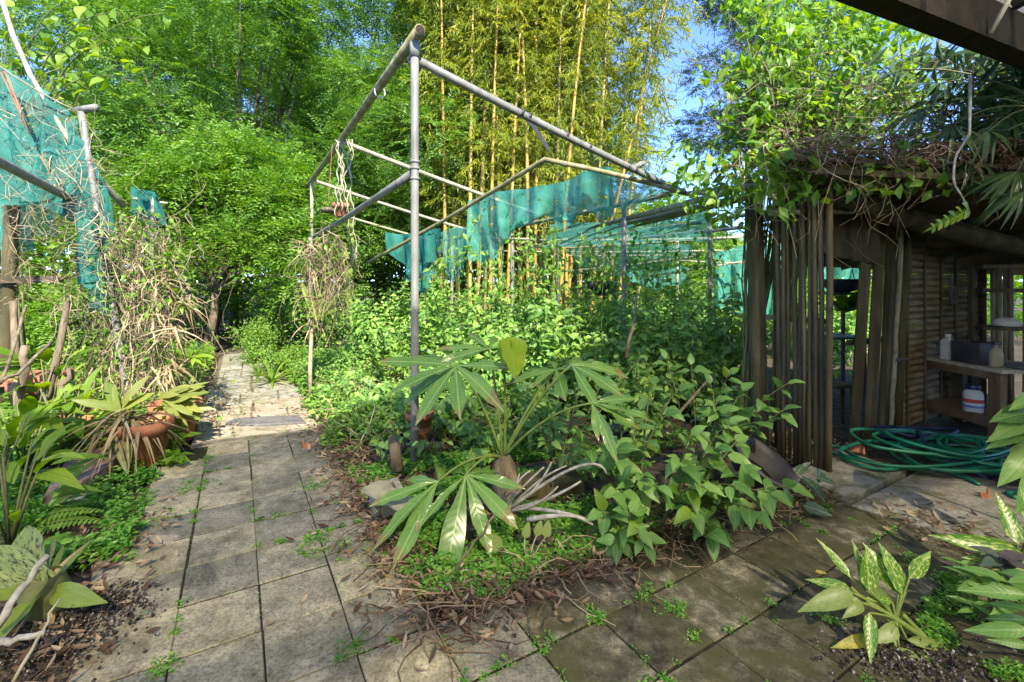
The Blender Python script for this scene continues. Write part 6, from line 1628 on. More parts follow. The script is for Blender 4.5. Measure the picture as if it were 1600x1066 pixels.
# dead vine mass on the left frame
dv = thing('dead_vine_mass', 'mass of straw coloured dead vines hanging on the left frame', 'dead vines', V(-3.6, 4.7, 0))
m = 1050
px = np.concatenate([R.normal(232, 36, m // 2), R.normal(180, 42, m - m // 2)]); py = R.uniform(335, 640, m)
px = px + (py - 480) * 0.10
Yt = R.uniform(4.35, 5.2, m)
p = np.stack([(px - 800) / F * Yt, Yt, np.maximum(H - (py - HY) / F * Yt, 0.02)], 1)
q = p + R.normal(0, 1, (m, 3)) * V(0.13, 0.10, 0.22) + V(0.02, 0, -0.12); q[:, 2] = np.maximum(q[:, 2], 0.0)
k_ = R.random(m) < 0.5
q[k_] = p[k_] + R.normal(0, 1, (k_.sum(), 3)) * V(0.07, 0.06, 0.12) + V(0, 0, -1) * R.uniform(0.2, 0.8, k_.sum())[:, None]; q[:, 2] = np.maximum(q[:, 2], 0.0)
h_ = R.random(m) < 0.62
strands('dry_vines', p[h_], q[h_], R.uniform(0.0015, 0.0045, h_.sum()), L_straw, dv, 9, R.uniform(-0.08, 0.12, h_.sum()), 0.06, kind='stuff')
strands('dry_vines', p[~h_], q[~h_], R.uniform(0.002, 0.006, (~h_).sum()), L_twig, dv, 9, R.uniform(-0.08, 0.12, (~h_).sum()), 0.06, kind='stuff')
n = 1900; i_ = R.integers(0, len(p), n)
cloud('vine_leaves', p[i_] + R.normal(0, 0.07, (n, 3)), rdir(n) + V(0.1, -0.2, -0.3), np.tile(V(0, -0.6, 0.9), (n, 1)) + R.normal(0, .4, (n, 3)), R.uniform(0.03, 0.09, n), L_lime, dv, T_ov, kind='stuff')
m = 230
px = R.uniform(10, 165, m); py = R.uniform(150, 470, m); ok = (py > 80 + px * 0.9)
px, py = px[ok], py[ok]; m = len(px); Yt = R.uniform(4.15, 4.4, m)
p = np.stack([(px - 800) / F * Yt, Yt, H - (py - HY) / F * Yt], 1)
q = p + R.normal(0, 1, (m, 3)) * V(0.15, 0.03, 0.22)
strands('dry_vines', p, q, R.uniform(0.0012, 0.0035, m), L_straw, dv, 8, 0.0, 0.08, kind='stuff')
for (px, py, Yp, n, L) in ((255, 440, 4.5, 26, 0.30), (285, 470, 4.5, 22, 0.26), (270, 520, 4.4, 26, 0.28), (265, 575, 4.3, 28, 0.30), (215, 420, 4.6, 18, 0.26), (235, 500, 4.4, 22, 0.26), (75, 245, 4.25, 14, 0.2), (100, 285, 4.3, 14, 0.2)):
    c = P(px, py, Yp)
    for i in range(n):
        d_ = rdir(1)[0] * V(1, 1, 0.8) + V(0.25, -0.3, -0.25)
        put_leaf(S_drystrap, dv, c + R.normal(0, 0.05, 3), d_, V(0, -0.5, 1), L * R.uniform(0.6, 1.15), L * R.uniform(0.5, 1.3), 'dry_leaf')
for (px, py, Yp, n) in ((268, 412, 4.6, 12), (285, 470, 4.6, 9), (300, 560, 4.5, 8)):
    c = P(px, py, Yp)
    for i in range(n):
        put_leaf(S_lance, dv, c + R.normal(0, 0.02, 3), rdir(1)[0] + V(0.4, -0.2, 0.4), V(0, -0.5, 1), R.uniform(0.14, 0.24), None, 'green_leaf')
for (a_, b_, c_) in (((105, 470, 4.3), (95, 560, 4.3), (60, 650, 4.1)), ((20, 470, 4.2), (25, 560, 4.2), (30, 640, 4.1))):
    MB().tube(bez(P(*a_), P(*b_), P(*c_), 10), np.linspace(0.025, 0.035, 10), 8, wob=0.1).build('woody_stem', M['bark'], dv, True)
for (p_, q_, r) in (((40, 480, 4.3), (0, 600, 3.6), 0.012), ((215, 330, 4.6), (300, 455, 4.4), 0.006), ((110, 575, 3.9), (88, 650, 3.9), 0.026), ((40, 540, 3.9), (32, 650, 3.9), 0.03), ((0, 598, 3.0), (80, 535, 3.6), 0.012)):
    MB().tube(sagline(P(*p_), P(*q_), 0.02, 8, 0.01), r, 7, wob=0.08).build('woody_stem', M['bark'], dv, True)
stg = [((0, 110), (42, 200)), ((6, 108), (46, 210)), ((12, 118), (44, 205))]
for a_, b_ in stg:
    MB().tube(sagline(P(a_[0], a_[1], 4.2), P(b_[0], b_[1], 4.22), 0.0, 4), 0.006, 6).build('rusty_string', M['rust_string'], dv, True)

# dead bromeliads bunched on a thin post, with vines trailing from the side pipe
pd = thing('bromeliad_post', 'thin pale post carrying a bunch of dead bromeliads and trailing vines', 'post', P(485, 440, 5.8) * V(1, 1, 0))
c0 = P(485, 440, 5.8) * V(1, 1, 0)
MB().tube(sagline(c0 + V(0, 0, -0.05), c0 + V(0.0, 0, 2.0), 0, 6, 0.004), 0.026, 10).build('post', M['pale_post'], pd, True)
for (px, py, n, L, up) in ((485, 385, 22, 0.30, -0.1), (492, 425, 26, 0.32, -0.2), (500, 470, 22, 0.28, 0.0), (488, 505, 20, 0.24, -0.1)):
    c = P(px, py, 5.75)
    for i in range(n):
        put_leaf(S_drystrap, pd, c + R.normal(0, 0.05, 3), rdir(1)[0] + V(0, -0.3, up), V(0, -0.5, 1), L * R.uniform(0.6, 1.2), L * R.uniform(0.6, 1.5), 'dry_leaf')
for tp in ((525, 455), (470, 440), (520, 480), (505, 450)):
    leaf_bt(S_brom, pd, P(497, 500, 5.7), P(tp[0], tp[1], 5.6), 1.2, V(0, -0.8, 0.6))
m = 150
px = R.normal(512, 20, m); py = R.uniform(362, 440, m); Yt = R.uniform(5.6, 6.0, m)
p = np.stack([(px - 800) / F * Yt, Yt, H - (py - HY) / F * Yt], 1)
q = p + np.stack([R.normal(0, 0.16, m), R.normal(0, 0.08, m), -R.uniform(-0.1, 1.0, m)], 1)
strands('trailing_vines', p[:95], q[:95], R.uniform(0.0015, 0.004, 95), L_straw, pd, 10, R.uniform(-0.15, 0.15, 95), 0.10, kind='stuff')
strands('trailing_vines', p[95:], q[95:], R.uniform(0.002, 0.006, m - 95), L_twig, pd, 10, R.uniform(-0.15, 0.15, m - 95), 0.10, kind='stuff')
n = 260
cloud('vine_leaves', np.stack([R.normal(-2.42, 0.16, n), R.uniform(5.6, 5.9, n), R.uniform(0.8, 2.0, n)], 1), rdir(n) + V(0, -0.2, -0.4), np.tile(V(0, -0.7, 0.8), (n, 1)) + R.normal(0, .4, (n, 3)), R.uniform(0.03, 0.09, n), L_lime, pd, T_ov, kind='stuff')
# hanging terracotta pot and pale vines under the ridge pipe
hp_ = P(529, 337, 6.15)
hpt = thing('hanging_pot', 'small terracotta pot of succulents hung by strings from the ridge pipe', 'hanging pot', hp_)
MB().lathe([(0.075, 0), (0.08, 0.005), (0.10, 0.12), (0.115, 0.12), (0.115, 0.18), (0.10, 0.18), (0.095, 0.12)], hp_ + V(0.03, 0, -0.02), 22).build('body', M['terracotta'], hpt, True)
MB().lathe([(0.05, 0.10), (0.10, 0.10), (0.13, 0.15), (0.08, 0.16)], hp_ + V(-0.12, 0, -0.06), 14).build('bark_basket', M['bark'], hpt, True)
for dx in (-0.14, 0.05, 0.08):
    top = at_frame(3.2, 0, 3.30)
    MB().tube([hp_ + V(dx, 0, 0.12), V(hp_[0] + dx * 0.6, hp_[1], 3.28)], 0.004, 5).build('string', M['rust_string'], hpt)
m = 130
cloud('succulent_sprigs', hp_ + V(-0.12, 0, 0.14) + R.normal(0, 1, (m, 3)) * V(0.07, 0.05, 0.05), rdir(m, 0.6), rdir(m, 0.5), R.uniform(0.05, 0.11, m), L_lime, hpt, NARROW, kind='stuff')
hv = thing('trailing_cactus', 'pale stringy cactus hanging in loops from the ridge pipe', 'plant', at_frame(2.95, 0, 0) )
hv.location = tuple(P(530, 300, 6.0)); ORG[hv] = P(530, 300, 6.0)
S_pad = leaf_set('leaf', O_limestrap, 3, 'lance', 4, 0.2, 0.2, 0.35, 0.2)
for i in range(7):
    x0 = 524 + i * 4.5; ln_ = R.uniform(60, 150) if i < 5 else 200
    c = resample([P(x0, 218, 6.0), P(x0 + R.uniform(-8, 8), 240, 5.95), P(x0 + R.uniform(-9, 9), 218 + ln_ * 0.6, 5.95), P(x0 + R.uniform(-6, 8), 218 + ln_, 5.95)], 24)
    c = c + np.stack([0.02 * np.sin(np.arange(24) * 1.1 + i), 0 * np.arange(24), 0 * np.arange(24)], 1)
    MB().tube(c, 0.008 + 0.003 * np.sin(np.arange(24) * 1.3), 6).build('strand', M['pale_post'], hv, True)
for i in range(26):
    y = R.uniform(345, 470); put_leaf(S_pad, hv, P(546 + 6 * math.sin(y * 0.09), y, 5.95), rdir(1)[0] + V(0, -0.2, -0.5), V(0, -1, 0.3), R.uniform(0.08, 0.14))
MB().tube(resample([P(548, 218, 6.0), P(550, 300, 5.95), P(545, 380, 5.95), P(548, 475, 5.95)], 12), 0.004, 5).build('strand', M['stem'], hv, True)
# bromeliad in the far hanging basket
S_spik = leaf_set('leaf', O_mid, 3, 'blade', 6, 0.5, 0.3, 0.09, 0.1)
br = thing('bromeliad', 'spiky bromeliad growing in the hanging black basket', 'bromeliad', P(938, 440, 7.0))
rosette(br, P(938, 438, 7.0), 24, 0.42, S_spik, 0.1, 1.2)
br = thing('fern', 'leafy fern on the plant stand beyond the doorway', 'fern', P(1322, 492, 5.6))
rosette(br, P(1322, 488, 5.7), 22, 0.34, S_fernl, 0.2, 1.2)

# ------------------------------------------------------------------ right foreground plants
S_dieff = leaf_set('leaf', O_dieff, 4, 'ovate', 8, 0.16, 0.30, 0.42, 0.12)
S_dieffp = leaf_set('leaf', O_dieffpale, 2, 'ovate', 8, 0.20, 0.35, 0.40, 0.15)
S_yel = leaf_set('leaf', O_yellow, 1, 'ovate', 8, 0.2, 0.4, 0.40, 0.3)
df = thing('dumb_cane', 'spotted green and cream dumb cane sprawling on the dark pavers', 'plant', G(1450, 1004))
def cane(p_, q_, md, r): MB().tube(bez(P(*p_), P(*md), P(*q_), 9), np.linspace(r, r * 0.7, 9), 8, wob=0.06).build('cane', M['petiole'], df, True)
cane((1455, 1006, 1.83), (1352, 940, 1.86), (1400, 965, 1.85), 0.013)
cane((1452, 1004, 1.83), (1410, 960, 1.86), (1425, 975, 1.85), 0.012)
cane((1440, 998, 1.84), (1330, 918, 1.88), (1360, 950, 1.86), 0.008)
dl = [((1329, 903, 1.9), (1284, 846, 1.98), S_dieff, 0.7), ((1353, 922, 1.88), (1337, 852, 1.95), S_dieff, 0.85), ((1357, 922, 1.86), (1356, 862, 1.90), S_dieff, 1.25), ((1404, 926, 1.88), (1362, 858, 1.94), S_dieff, 1.1), ((1409, 928, 1.87), (1386, 858, 1.92), S_dieff, 1.25), ((1421, 903, 1.88), (1455, 864, 1.95), S_dieff, 0.8), ((1415, 925, 1.9), (1372, 880, 1.98), S_dieff, 0.9),
      ((1332, 926, 1.86), (1265, 950, 1.82), S_dieffp, 0.95), ((1330, 922, 1.88), (1266, 906, 1.95), S_dieff, 0.8), ((1347, 942, 1.85), (1300, 938, 1.86), S_dieffp, 1.0), ((1347, 942, 1.84), (1325, 962, 1.80), S_dieffp, 1.1), ((1358, 958, 1.83), (1362, 1030, 1.74), S_dieff, 0.75), ((1402, 980, 1.83), (1370, 1002, 1.80), S_dieffp, 1.2), ((1404, 1012, 1.80), (1462, 1062, 1.70), S_dieffp, 0.95), ((1417, 1000, 1.82), (1500, 1014, 1.79), S_dieffp, 0.55), ((1358, 915, 1.90), (1411, 965, 1.84), S_dieffp, 0.95), ((1362, 996, 1.82), (1309, 1010, 1.80), S_yel, 0.8), ((1393, 940, 1.87), (1356, 934, 1.86), S_dieff, 0.6), ((1392, 990, 1.82), (1402, 1012, 1.79), S_dieffp, 0.9)]
for b_, e_, ls, w_ in dl:
    leaf_bt(ls, df, P(*b_), P(*e_), w_, V(R.normal(0, .15), -0.8, 0.7))
    MB().tube(bez(P(1400, 968, 1.85), (P(*b_) + P(1400, 968, 1.85)) / 2 + V(0, 0, 0.01), P(*b_), 6), 0.0045, 6).build('petiole', M['petiole'], df, True)

S_right = leaf_set('leaf', O_ovate, 3, 'lance', 8, 0.3, 0.28, 0.34, 0.2)
S_purp = leaf_set('leaf', O_purple, 3, 'ovate', 6, 0.25, 0.25, 0.42, 0.2)
d2 = thing('dumb_cane', 'upright spotted dumb cane leaves at the right edge by the slab', 'plant', V(2.32, 2.2, 0))
for b_, e_, w_ in (((1590, 850, 2.1), (1562, 778, 2.2), 0.95), ((1600, 868, 2.1), (1480, 838, 2.15), 0.7), ((1605, 880, 2.05), (1520, 872, 2.05), 0.8), ((1610, 820, 2.1), (1598, 765, 2.2), 0.9)):
    leaf_bt(S_dieff, d2, P(*b_), P(*e_), w_, V(-0.3, -0.8, 0.6))
    MB().tube([V(2.36, 2.2, -0.02), (V(2.36, 2.2, -0.02) + P(*b_)) / 2 + V(0.02, 0, 0.02), P(*b_)], [0.008, 0.007, 0.004], 6).build('petiole', M['petiole'], d2, True)
pp = thing('purple_plant', 'purple-topped bluish leafy plant at the right edge', 'plant', V(2.08, 2.0, 0))
m_ = MB()
for (hx, hy, Yh, n, L, ls) in ((1563, 870, 2.0, 9, 0.13, S_purp), (1530, 905, 1.95, 6, 0.11, S_right), (1575, 910, 1.9, 7, 0.13, S_right), (1520, 945, 1.9, 5, 0.08, S_right), (1590, 940, 1.85, 7, 0.14, S_right), (1500, 880, 2.05, 6, 0.06, S_right)):
    hub = P(hx, hy, Yh); ro = V(2.0 + R.uniform(-.05, .1), 1.98, -0.03)
    m_.tube(bez(ro, (ro + hub) / 2 + V(0.03, 0, 0.03), hub, 8), np.linspace(0.006, 0.003, 8), 6)
    for i in range(n):
        a_ = i * 2.399; put_leaf(ls, pp, hub - V(0, 0, 0.02 * (i // 3)), V(math.cos(a_), math.sin(a_) - 0.2, 0.25), V(0, -0.4, 1), L * R.uniform(0.75, 1.15))
m_.build('stems', M['stem'], pp, True)
g2 = thing('leafy_plant', 'long smooth-leaved plant at the near right edge', 'plant', V(2.05, 1.75, 0))
for b_, e_, w_ in (((1610, 930, 1.75), (1518, 921, 1.78), 0.75), ((1612, 985, 1.68), (1526, 983, 1.72), 0.95), ((1612, 970, 1.7), (1545, 965, 1.78), 0.9), ((1612, 1010, 1.65), (1560, 1000, 1.66), 0.9), ((1615, 900, 1.8), (1560, 890, 1.88), 0.8), ((1612, 955, 1.74), (1540, 938, 1.85), 0.7)):
    leaf_bt(S_right, g2, P(*b_), P(*e_), w_, V(-0.2, -0.8, 0.7))
    MB().tube([V(2.06, 1.76, -0.02), (V(2.06, 1.76, -0.02) + P(*b_)) / 2 + V(0.02, 0, 0.02), P(*b_)], [0.007, 0.006, 0.004], 6).build('petiole', M['petiole'], g2, True)
g3 = thing('leafy_plant', 'drooping green leaves at the right edge before the workbench', 'plant', P(1625, 700, 2.6) * V(1, 1, 0))
for b_, e_, w_ in (((1610, 645, 2.6), (1566, 648, 2.5), 0.7), ((1612, 650, 2.6), (1570, 672, 2.45), 0.7), ((1612, 665, 2.6), (1562, 688, 2.5), 0.7), ((1612, 700, 2.6), (1585, 745, 2.45), 0.7), ((1612, 745, 2.5), (1598, 800, 2.4), 0.7), ((1615, 620, 2.6), (1590, 632, 2.5), 0.7)):
    leaf_bt(S_ov, g3, P(*b_), P(*e_), w_, V(-0.2, -0.8, 0.7))
MB().tube(bez(P(1625, 700, 2.6) * V(1, 1, 0) + V(0, 0, -0.03), P(1640, 700, 2.6), P(1612, 630, 2.6), 10), np.linspace(0.012, 0.006, 10), 7).build('stem', M['stem'], g3, True)
# striped arrow leaves by the mossy post
S_alo = leaf_set('leaf', O_alo, 3, 'heart', 7, 0.25, 0.2, 0.60, 0.1)
al = thing('arrowhead_plant', 'dark arrow-leaved plant with silver veins at the shed post foot', 'plant', G(1262, 770))
for b_, e_, w_ in (((1258, 745, 3.1), (1272, 762, 2.95), 1.0), ((1262, 752, 3.0), (1290, 778, 2.85), 1.0), ((1255, 790, 2.85), (1300, 802, 2.75), 0.9), ((1245, 740, 3.15), (1258, 725, 3.2), 0.9), ((1275, 745, 3.1), (1308, 755, 3.0), 0.8), ((1250, 735, 3.2), (1268, 722, 3.2), 0.8), ((1282, 735, 3.15), (1278, 752, 3.05), 0.9)):
    leaf_bt(S_alo, al, P(*b_), P(*e_), w_, V(0.1, -0.8, 0.7))
MB().tube([G(1262, 770) + V(0, 0, -0.03), P(1258, 745, 3.1)], [0.006, 0.004], 6).build('stem', M['stem'], al, True)
# little faded leaves near the branches
S_fd = leaf_set('leaf', O_dieffpale, 2, 'ovate', 6, 0.2, 0.3, 0.45, 0.1)
fd = thing('faded_seedling', 'small seedling with three faded cream leaves in the ground cover', 'plant', G(828, 885))
for b_, e_ in (((820, 842, 2.4), (826, 815, 2.42)), ((838, 838, 2.4), (846, 812, 2.42)), ((852, 840, 2.4), (858, 812, 2.42)), ((786, 855, 2.42), (745, 838, 2.4))):
    leaf_bt(S_fd, fd, P(*b_), P(*e_), 1.2, V(0, -1, 0.4))
    MB().tube(bez(G(828, 885) + V(0, 0, -0.01), (G(828, 885) + P(*b_)) / 2 + V(-0.02, 0, 0), P(*b_), 7), 0.003, 5).build('petiole', M['pale_post'], fd, True)

# ------------------------------------------------------------------ ground cover, litter, joint weeds
def scatter_ab(n, fa, fb):
    a = fa(n); b = fb(n)
    return O_[None, :] + (a * SA)[:, None] * A + (b * SB)[:, None] * B
def plantlets(p, nleaf, L, mat, name, label, hgt=0.06, tpl=RHOMB, cat='ground cover'):
    n = len(p); k = nleaf
    h = R.uniform(0.2, 1.0, n) * hgt
    q = np.repeat(p, k, 0); hh = np.repeat(h, k) * R.uniform(0.3, 1.0, n * k)
    a = R.uniform(0, 6.28, n * k)
    d = np.stack([np.cos(a), np.sin(a), R.normal(0.15, 0.3, n * k)], 1)
    q = q + np.stack([np.cos(a) * 0.006, np.sin(a) * 0.006, hh], 1)
    Ls = np.repeat(R.uniform(0.4, 1.0, n) ** 1.0 * np.where(R.random(n) < 0.15, 2.0, 1.25), k) * L * R.uniform(0.7, 1.15, n * k)
    nn = np.tile(V(0, -0.1, 1.0), (n * k, 1)) + R.normal(0, 0.3, (n * k, 3))
    ti = np.clip(np.repeat(R.random(n), k) * 0.75 + R.random(n * k) * 0.25, 0, 1)
    o = cloud(name, q, d, nn, Ls, mat, None, tpl, kind='stuff', tint=ti)
    return tag(o, label, cat)
def bedpts(n, a0, a1, b0_, b1_, pw=1.0, nz=0.0):
    a = a0 + (a1 - a0) * R.random(n) ** pw; b = b0_ + (b1_ - b0_) * R.random(n)
    p = O_[None, :] + (a * SA)[:, None] * A + (b * SB)[:, None] * B
    keep = vnoise(p[:, 0], p[:, 1], 9, 77) > nz - 0.0
    p = p[keep]; p[:, 2] = np.maximum(bed_z(p), -0.01) + 0.004
    return p
T_cl = leaf_template('ovate', 2, 0.15, 0.3, 0.75, 0, 0, 0)
p = bedpts(7500, -1.0, 5.5, 2.0, 6.5, 1.0, -0.04)
plantlets(p, 7, 0.026, L_weed, 'ground_cover', 'low bright green ground cover around the bed corner', 0.07, T_cl)
p = bedpts(2600, -0.8, 4, 6.0, 11.5, 1.0, 0.0)
plantlets(p, 6, 0.022, L_weed, 'ground_cover', 'sparse small weeds on dark soil below the shrubs', 0.05, RHOMB)
p = bedpts(9000, 4.5, 22, 1.9, 11, 1.0, -0.06)
plantlets(p, 8, 0.055, L_mid, 'ground_cover', 'taller mixed weeds carpeting the back of the bed', 0.25, RHOMB)
# left strip between path and board
m = 2600; px = R.uniform(-20, 330, m); py = R.uniform(690, 905, m)
p = np.array([G(x, y) for x, y in zip(px, py)])
a_, b_ = inv_ab(p); ok = (b_ < -1.9 - 0.0) & (b_ > -6.5) & (vnoise(p[:, 0], p[:, 1], 8, 31) > -0.10)
p = p[ok]; p[:, 2] = -0.02
plantlets(p, 8, 0.038, L_weed, 'ground_cover', 'bright weeds between the pavers and the pinkish board', 0.14, RHOMB)
m = 4200; px = R.uniform(-120, 330, m); Yp = R.uniform(3.6, 9.0, m)
p = np.stack([(px - 800) / F * Yp, Yp, 0 * Yp - 0.02], 1); a_, b_ = inv_ab(p); ok = b_ < -1.6; p = p[ok]
plantlets(p, 9, 0.07, L_lime, 'ground_cover', 'sunlit undergrowth left of the path behind the pots', 0.42, RHOMB)
m = 1500; px = R.uniform(300, 640, m); Yp = R.uniform(5.2, 10.0, m)
p = np.stack([(px - 800) / F * Yp, Yp, 0 * Yp - 0.02], 1); a_, b_ = inv_ab(p); ok = (b_ > 1.8) & (b_ < 9); p = p[ok]
plantlets(p, 8, 0.05, L_lime, 'ground_cover', 'sunny low weeds right of the flagstones', 0.16, RHOMB)
m = 1500; px = R.uniform(1440, 1640, m); py = R.uniform(900, 1066, m)
p = np.array([G(x, y) for x, y in zip(px, py)]); p[:, 2] = 0.0
ok = vnoise(p[:, 0], p[:, 1], 12, 41) > 0.12; p = p[ok]
plantlets(p, 6, 0.022, L_weed, 'ground_cover', 'small weeds in the soil of the near right corner', 0.05, RHOMB)
# weeds in paver joints
J = []
for _ in range(900):
    a = R.integers(-5, 8) + 0.0; b = R.integers(-2, 11) + 0.0
    if R.random() < 0.5: a += R.random()
    else: b += R.random()
    q = ab(a, b, 0.0)
    if (a >= -1 and b >= 2.0) or (a > 0 and b > 2): continue
    if vnoise(q[None, 0], q[None, 1], 3.5, 12)[0] < 0.05: continue
    n_ = int(R.integers(1, 8))
    for _ in range(n_): J.append(q + V(R.normal(0, .012), R.normal(0, .012), 0.0))
for (px, py, n, s) in ((505, 860, 50, .06), (600, 860, 90, .08), (555, 1015, 26, .03), (490, 760, 50, .05), (500, 840, 40, .05), (255, 1045, 26, .03), (935, 968, 20, .02), (1055, 955, 34, .03), (1085, 1000, 12, .02), (1290, 965, 18, .03), (1420, 870, 16, .04), (300, 760, 30, .06), (240, 815, 36, .06), (215, 780, 40, .06)):
    q = G(px, py)
    for _ in range(n): J.append(q + V(R.normal(0, s), R.normal(0, s), 0.0))
plantlets(np.array(J), 6, 0.015, L_weed, 'joint_weeds', 'tiny weeds sprouting along the paver joints', 0.022, RHOMB)
MOSS = []
for a in range(-5, 9):
    for b in range(-2, 12):
        for _ in range(26):
            u = R.random()
            q = ab(a + u, b, 0) if R.random() < 0.5 else ab(a, b + u, 0)
            if (a >= -1 and b >= 2): continue
            if vnoise(q[None, 0], q[None, 1], 5, 19)[0] < -0.05: continue
            MOSS.append(q + V(R.normal(0, .004), R.normal(0, .004), 0.0))
MOSS = np.array(MOSS)
o = cloud('joint_moss', MOSS, rdir(len(MOSS), 0.3), rdir(len(MOSS), 1.0), R.uniform(0.006, 0.015, len(MOSS)), L_mid, None, RHOMB, kind='stuff'); tag(o, 'dark moss lining the paver joints', 'moss')

def litter(p, L0, L1, mat, name, label, tpl, flat=0.2, W=None):
    n = len(p); a = R.uniform(0, 6.28, n)
    d = np.stack([np.cos(a), np.sin(a), R.normal(0, flat * 0.5, n)], 1)
    nn = np.tile(V(0, 0, 1.0), (n, 1)) + R.normal(0, flat, (n, 3))
    L = R.uniform(L0, L1, n)
    o = cloud(name, p, d, nn, L, mat, None, tpl, W=None if W is None else L * W, kind='stuff')
    return tag(o, label, 'litter')
T_curl = small_tpl('lance', 0.34, -0.35)
E = []
def edge_line(p0, p1, n, s, dz=0.01):
    t = R.random(n)[:, None]; q = np.asarray(p0) * (1 - t) + np.asarray(p1) * t
    q = q + np.stack([R.normal(0, s, n), R.normal(0, s, n), R.uniform(0, 0.025, n) + dz], 1); E.append(q)
edge_line(ab(-1, 2), ab(8, 2), 800, 0.10); edge_line(ab(-1, 2), ab(-1, 11), 1000, 0.11); edge_line(ab(-1.3, 8), ab(-1.1, 11), 420, 0.14)
edge_line(ab(2.5, 2.4), ab(5.5, 3.4), 700, 0.16, 0.02); edge_line(ab(4.5, -2), ab(0, -2.2), 320, 0.12); edge_line(ab(0, -2.8), ab(-2.4, -3.6), 260, 0.12); edge_line(ab(-3, 11), ab(-5.5, 10.5), 420, 0.14)
edge_line(ab(0.2, 11), ab(0.5, 15), 500, 0.2); edge_line(ab(1, 2), ab(-0.5, 6), 300, 0.3); edge_line(ab(8, -1), ab(14, -1.2), 300, 0.2)
edge_line(ab(5.5, 3.0), ab(12, 2.6), 500, 0.28, 0.04); edge_line(ab(6, 5), ab(16, 4), 500, 0.5, 0.06)
litter(np.concatenate(E), 0.02, 0.075, L_dry, 'leaf_litter', 'brown dry leaf litter along the bed and path edges', T_curl, 0.35)
m = 420
e0_ = np.concatenate([ab(-1, 2) + (ab(7, 2.4) - ab(-1, 2)) * R.random((m, 1)), ab(-1.1, 2) + (ab(-1.1, 10) - ab(-1.1, 2)) * R.random((m, 1)), ab(-2.4, -3.2) + (ab(0, -2.4) - ab(-2.4, -3.2)) * R.random((m // 3, 1))]) 
e0_ = e0_ + R.normal(0, 0.10, e0_.shape) * V(1, 1, 0) + V(0, 0, 0.022)
n = len(e0_); a_ = R.uniform(0, 6.28, n); ll = R.uniform(0.06, 0.34, n)
e1_ = e0_ + np.stack([np.cos(a_) * ll, np.sin(a_) * ll, R.uniform(-0.01, 0.03, n)], 1)
o = strands('twig_litter', e0_, e1_, R.uniform(0.0015, 0.005, n), L_dry, None, 6, -0.008, 0.018, kind='stuff'); tag(o, 'dry twigs and strips scattered along the bed edge', 'litter')
for k, (p_, q_, r, lab) in enumerate((((711, 900), (775, 802), 0.008, 'reddish stick leaning up from the bed corner'), ((858, 886), (892, 938), 0.006, 'curved straw twig on the mossy paver'), ((925, 894), (985, 886), 0.007, 'tan twig lying at the mossy paver edge'), ((690, 900), (800, 905), 0.006, 'thin stick lying along the bed edge'))):
    a3 = G(*p_) + V(0, 0, 0.02); b3_ = G(*q_) + V(0, 0, 0.03)
    if k == 0: b3_ = P(q_[0], q_[1], 2.45)
    o = MB().tube(sagline(a3, b3_, 0.0, 7, 0.006), np.linspace(r, r * 0.6, 7), 7, wob=0.1).build('stick', M['bark'] if k % 2 == 0 else M['pale_post'], None, True); tag(o, lab, 'stick')
m = 420
p = O_[None, :] + (R.uniform(4, 15, m) * SA)[:, None] * A + (R.uniform(2.2, 8, m) * SB)[:, None] * B + V(0, 0, 0.03)
a_ = R.uniform(0, 6.28, m); ll = R.uniform(0.15, 0.55, m)
o = strands('straw_stems', p, p + np.stack([np.cos(a_) * ll, np.sin(a_) * ll, R.uniform(0.0, 0.35, m)], 1), R.uniform(0.002, 0.005, m), L_straw, None, 6, -0.03, 0.03, kind='stuff'); tag(o, 'dry straw stems among the weeds of the bed', 'litter')
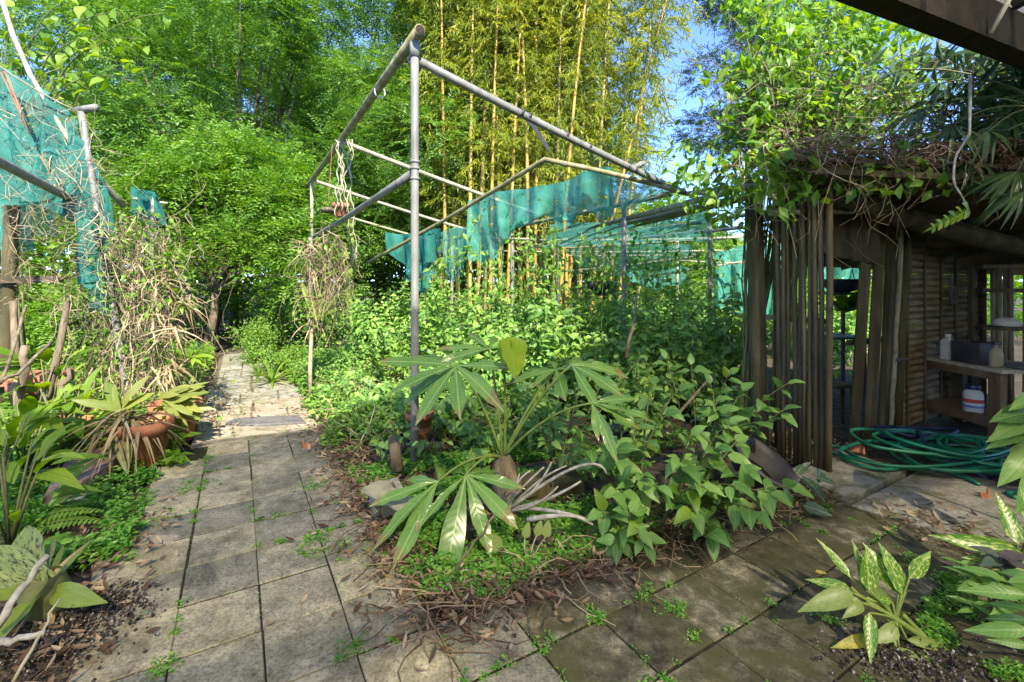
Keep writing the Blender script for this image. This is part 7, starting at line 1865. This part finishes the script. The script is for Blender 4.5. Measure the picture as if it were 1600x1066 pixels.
# soil spill with perlite at near left, and grit at near right
for (cx_, cy_, n, s, lab) in ((150, 955, 900, 0.11, 'dark potting soil and perlite spilled at the near left'), (1440, 1040, 1100, 0.13, 'dark grit and white pebbles at the near right'), (70, 1010, 700, 0.14, 'dark soil crumbs under the mottled bromeliad')):
    q = G(cx_, cy_) + np.stack([R.normal(0, s, n), R.normal(0, s * 0.7, n), np.abs(R.normal(0.0, 0.012, n))], 1)
    cubev = np.array([[0, 0, 0.5], [0.5, 0, 0], [0, 0.5, 0], [-0.5, 0, 0], [0, -0.5, 0], [0, 0, -0.5]]); cubef = np.array([[0, 1, 2], [0, 2, 3], [0, 3, 4], [0, 4, 1], [5, 2, 1], [5, 3, 2], [5, 4, 3], [5, 1, 4]])
    o = cloud('spilled_soil', q, rdir(n), rdir(n), R.uniform(0.006, 0.022, n), M['gravel'], None, (cubev, cubef), kind='stuff'); tag(o, lab, 'soil')
# near-left soil patch
us = np.linspace(0, 1, 20); 
sp = []
for i, u in enumerate(np.linspace(0, 1, 18)):
    for j, w_ in enumerate(np.linspace(0, 1, 12)):
        x_ = -0.75 + 0.75 * u; y_ = 1.25 + 1.0 * w_
        q = V(-2.9 + 1.35 * u + 0.0 * w_, 1.35 + 1.1 * w_, 0)
        a, b = inv_ab(q); q[2] = -0.05 + 0.085 * np.clip((-2.25 - b) / 1.2 + 0.25 * math.sin(9 * u + 7 * w_) * 0.5, 0, 1) + R.uniform(-.004, .004)
        sp.append(q)
f = [(i * 12 + j, (i + 1) * 12 + j, (i + 1) * 12 + j + 1, i * 12 + j + 1) for i in range(17) for j in range(11)]
o = link('left_soil', mesh_from('left_soil', np.array(sp), f, M['soil'], True), None, V(0, 0, 0)); tag(o, kind='structure')
yl = thing('fallen_leaf', 'small yellow fallen leaf on the dark paver', 'leaf', G(1282, 896))
leaf_bt(S_yel, yl, G(1274, 896) + V(0, 0, 0.006), G(1291, 897) + V(0, 0, 0.008), 1.3, V(0, -0.2, 1), 'blade')
# last fill of weeds round the grey pole and stump
for (px, Yp, h_, sp_, no, lab) in ((705, 4.2, 0.62, 0.34, 70, 'leafy weed plant just right of the grey pole foot'), (600, 4.5, 0.50, 0.34, 60, 'leafy weed plant beside the small weathered stump'), (755, 3.75, 0.42, 0.30, 60, 'low leafy weed behind the umbrella plant stump'), (835, 3.9, 0.62, 0.34, 70, 'leafy weed plant right behind the umbrella petioles'), (545, 5.3, 0.45, 0.34, 40, 'leafy weed plant near the flagstone path edge'), (660, 5.0, 0.75, 0.36, 60, 'leafy weed plant behind the terracotta pot and pole')):
    b_ = P(px, 440, Yp); b_[2] = 0.0
    shrub('weed_plant', lab, b_, h_, sp_, 11, 0.11, S_ov, no, L_mid, 200)
print("LEAVES", NLEAF[0], "OBJECTS", len(bpy.data.objects), "TRIS", sum(len(m.loops) - 2 * len(m.polygons) for m in bpy.data.meshes))
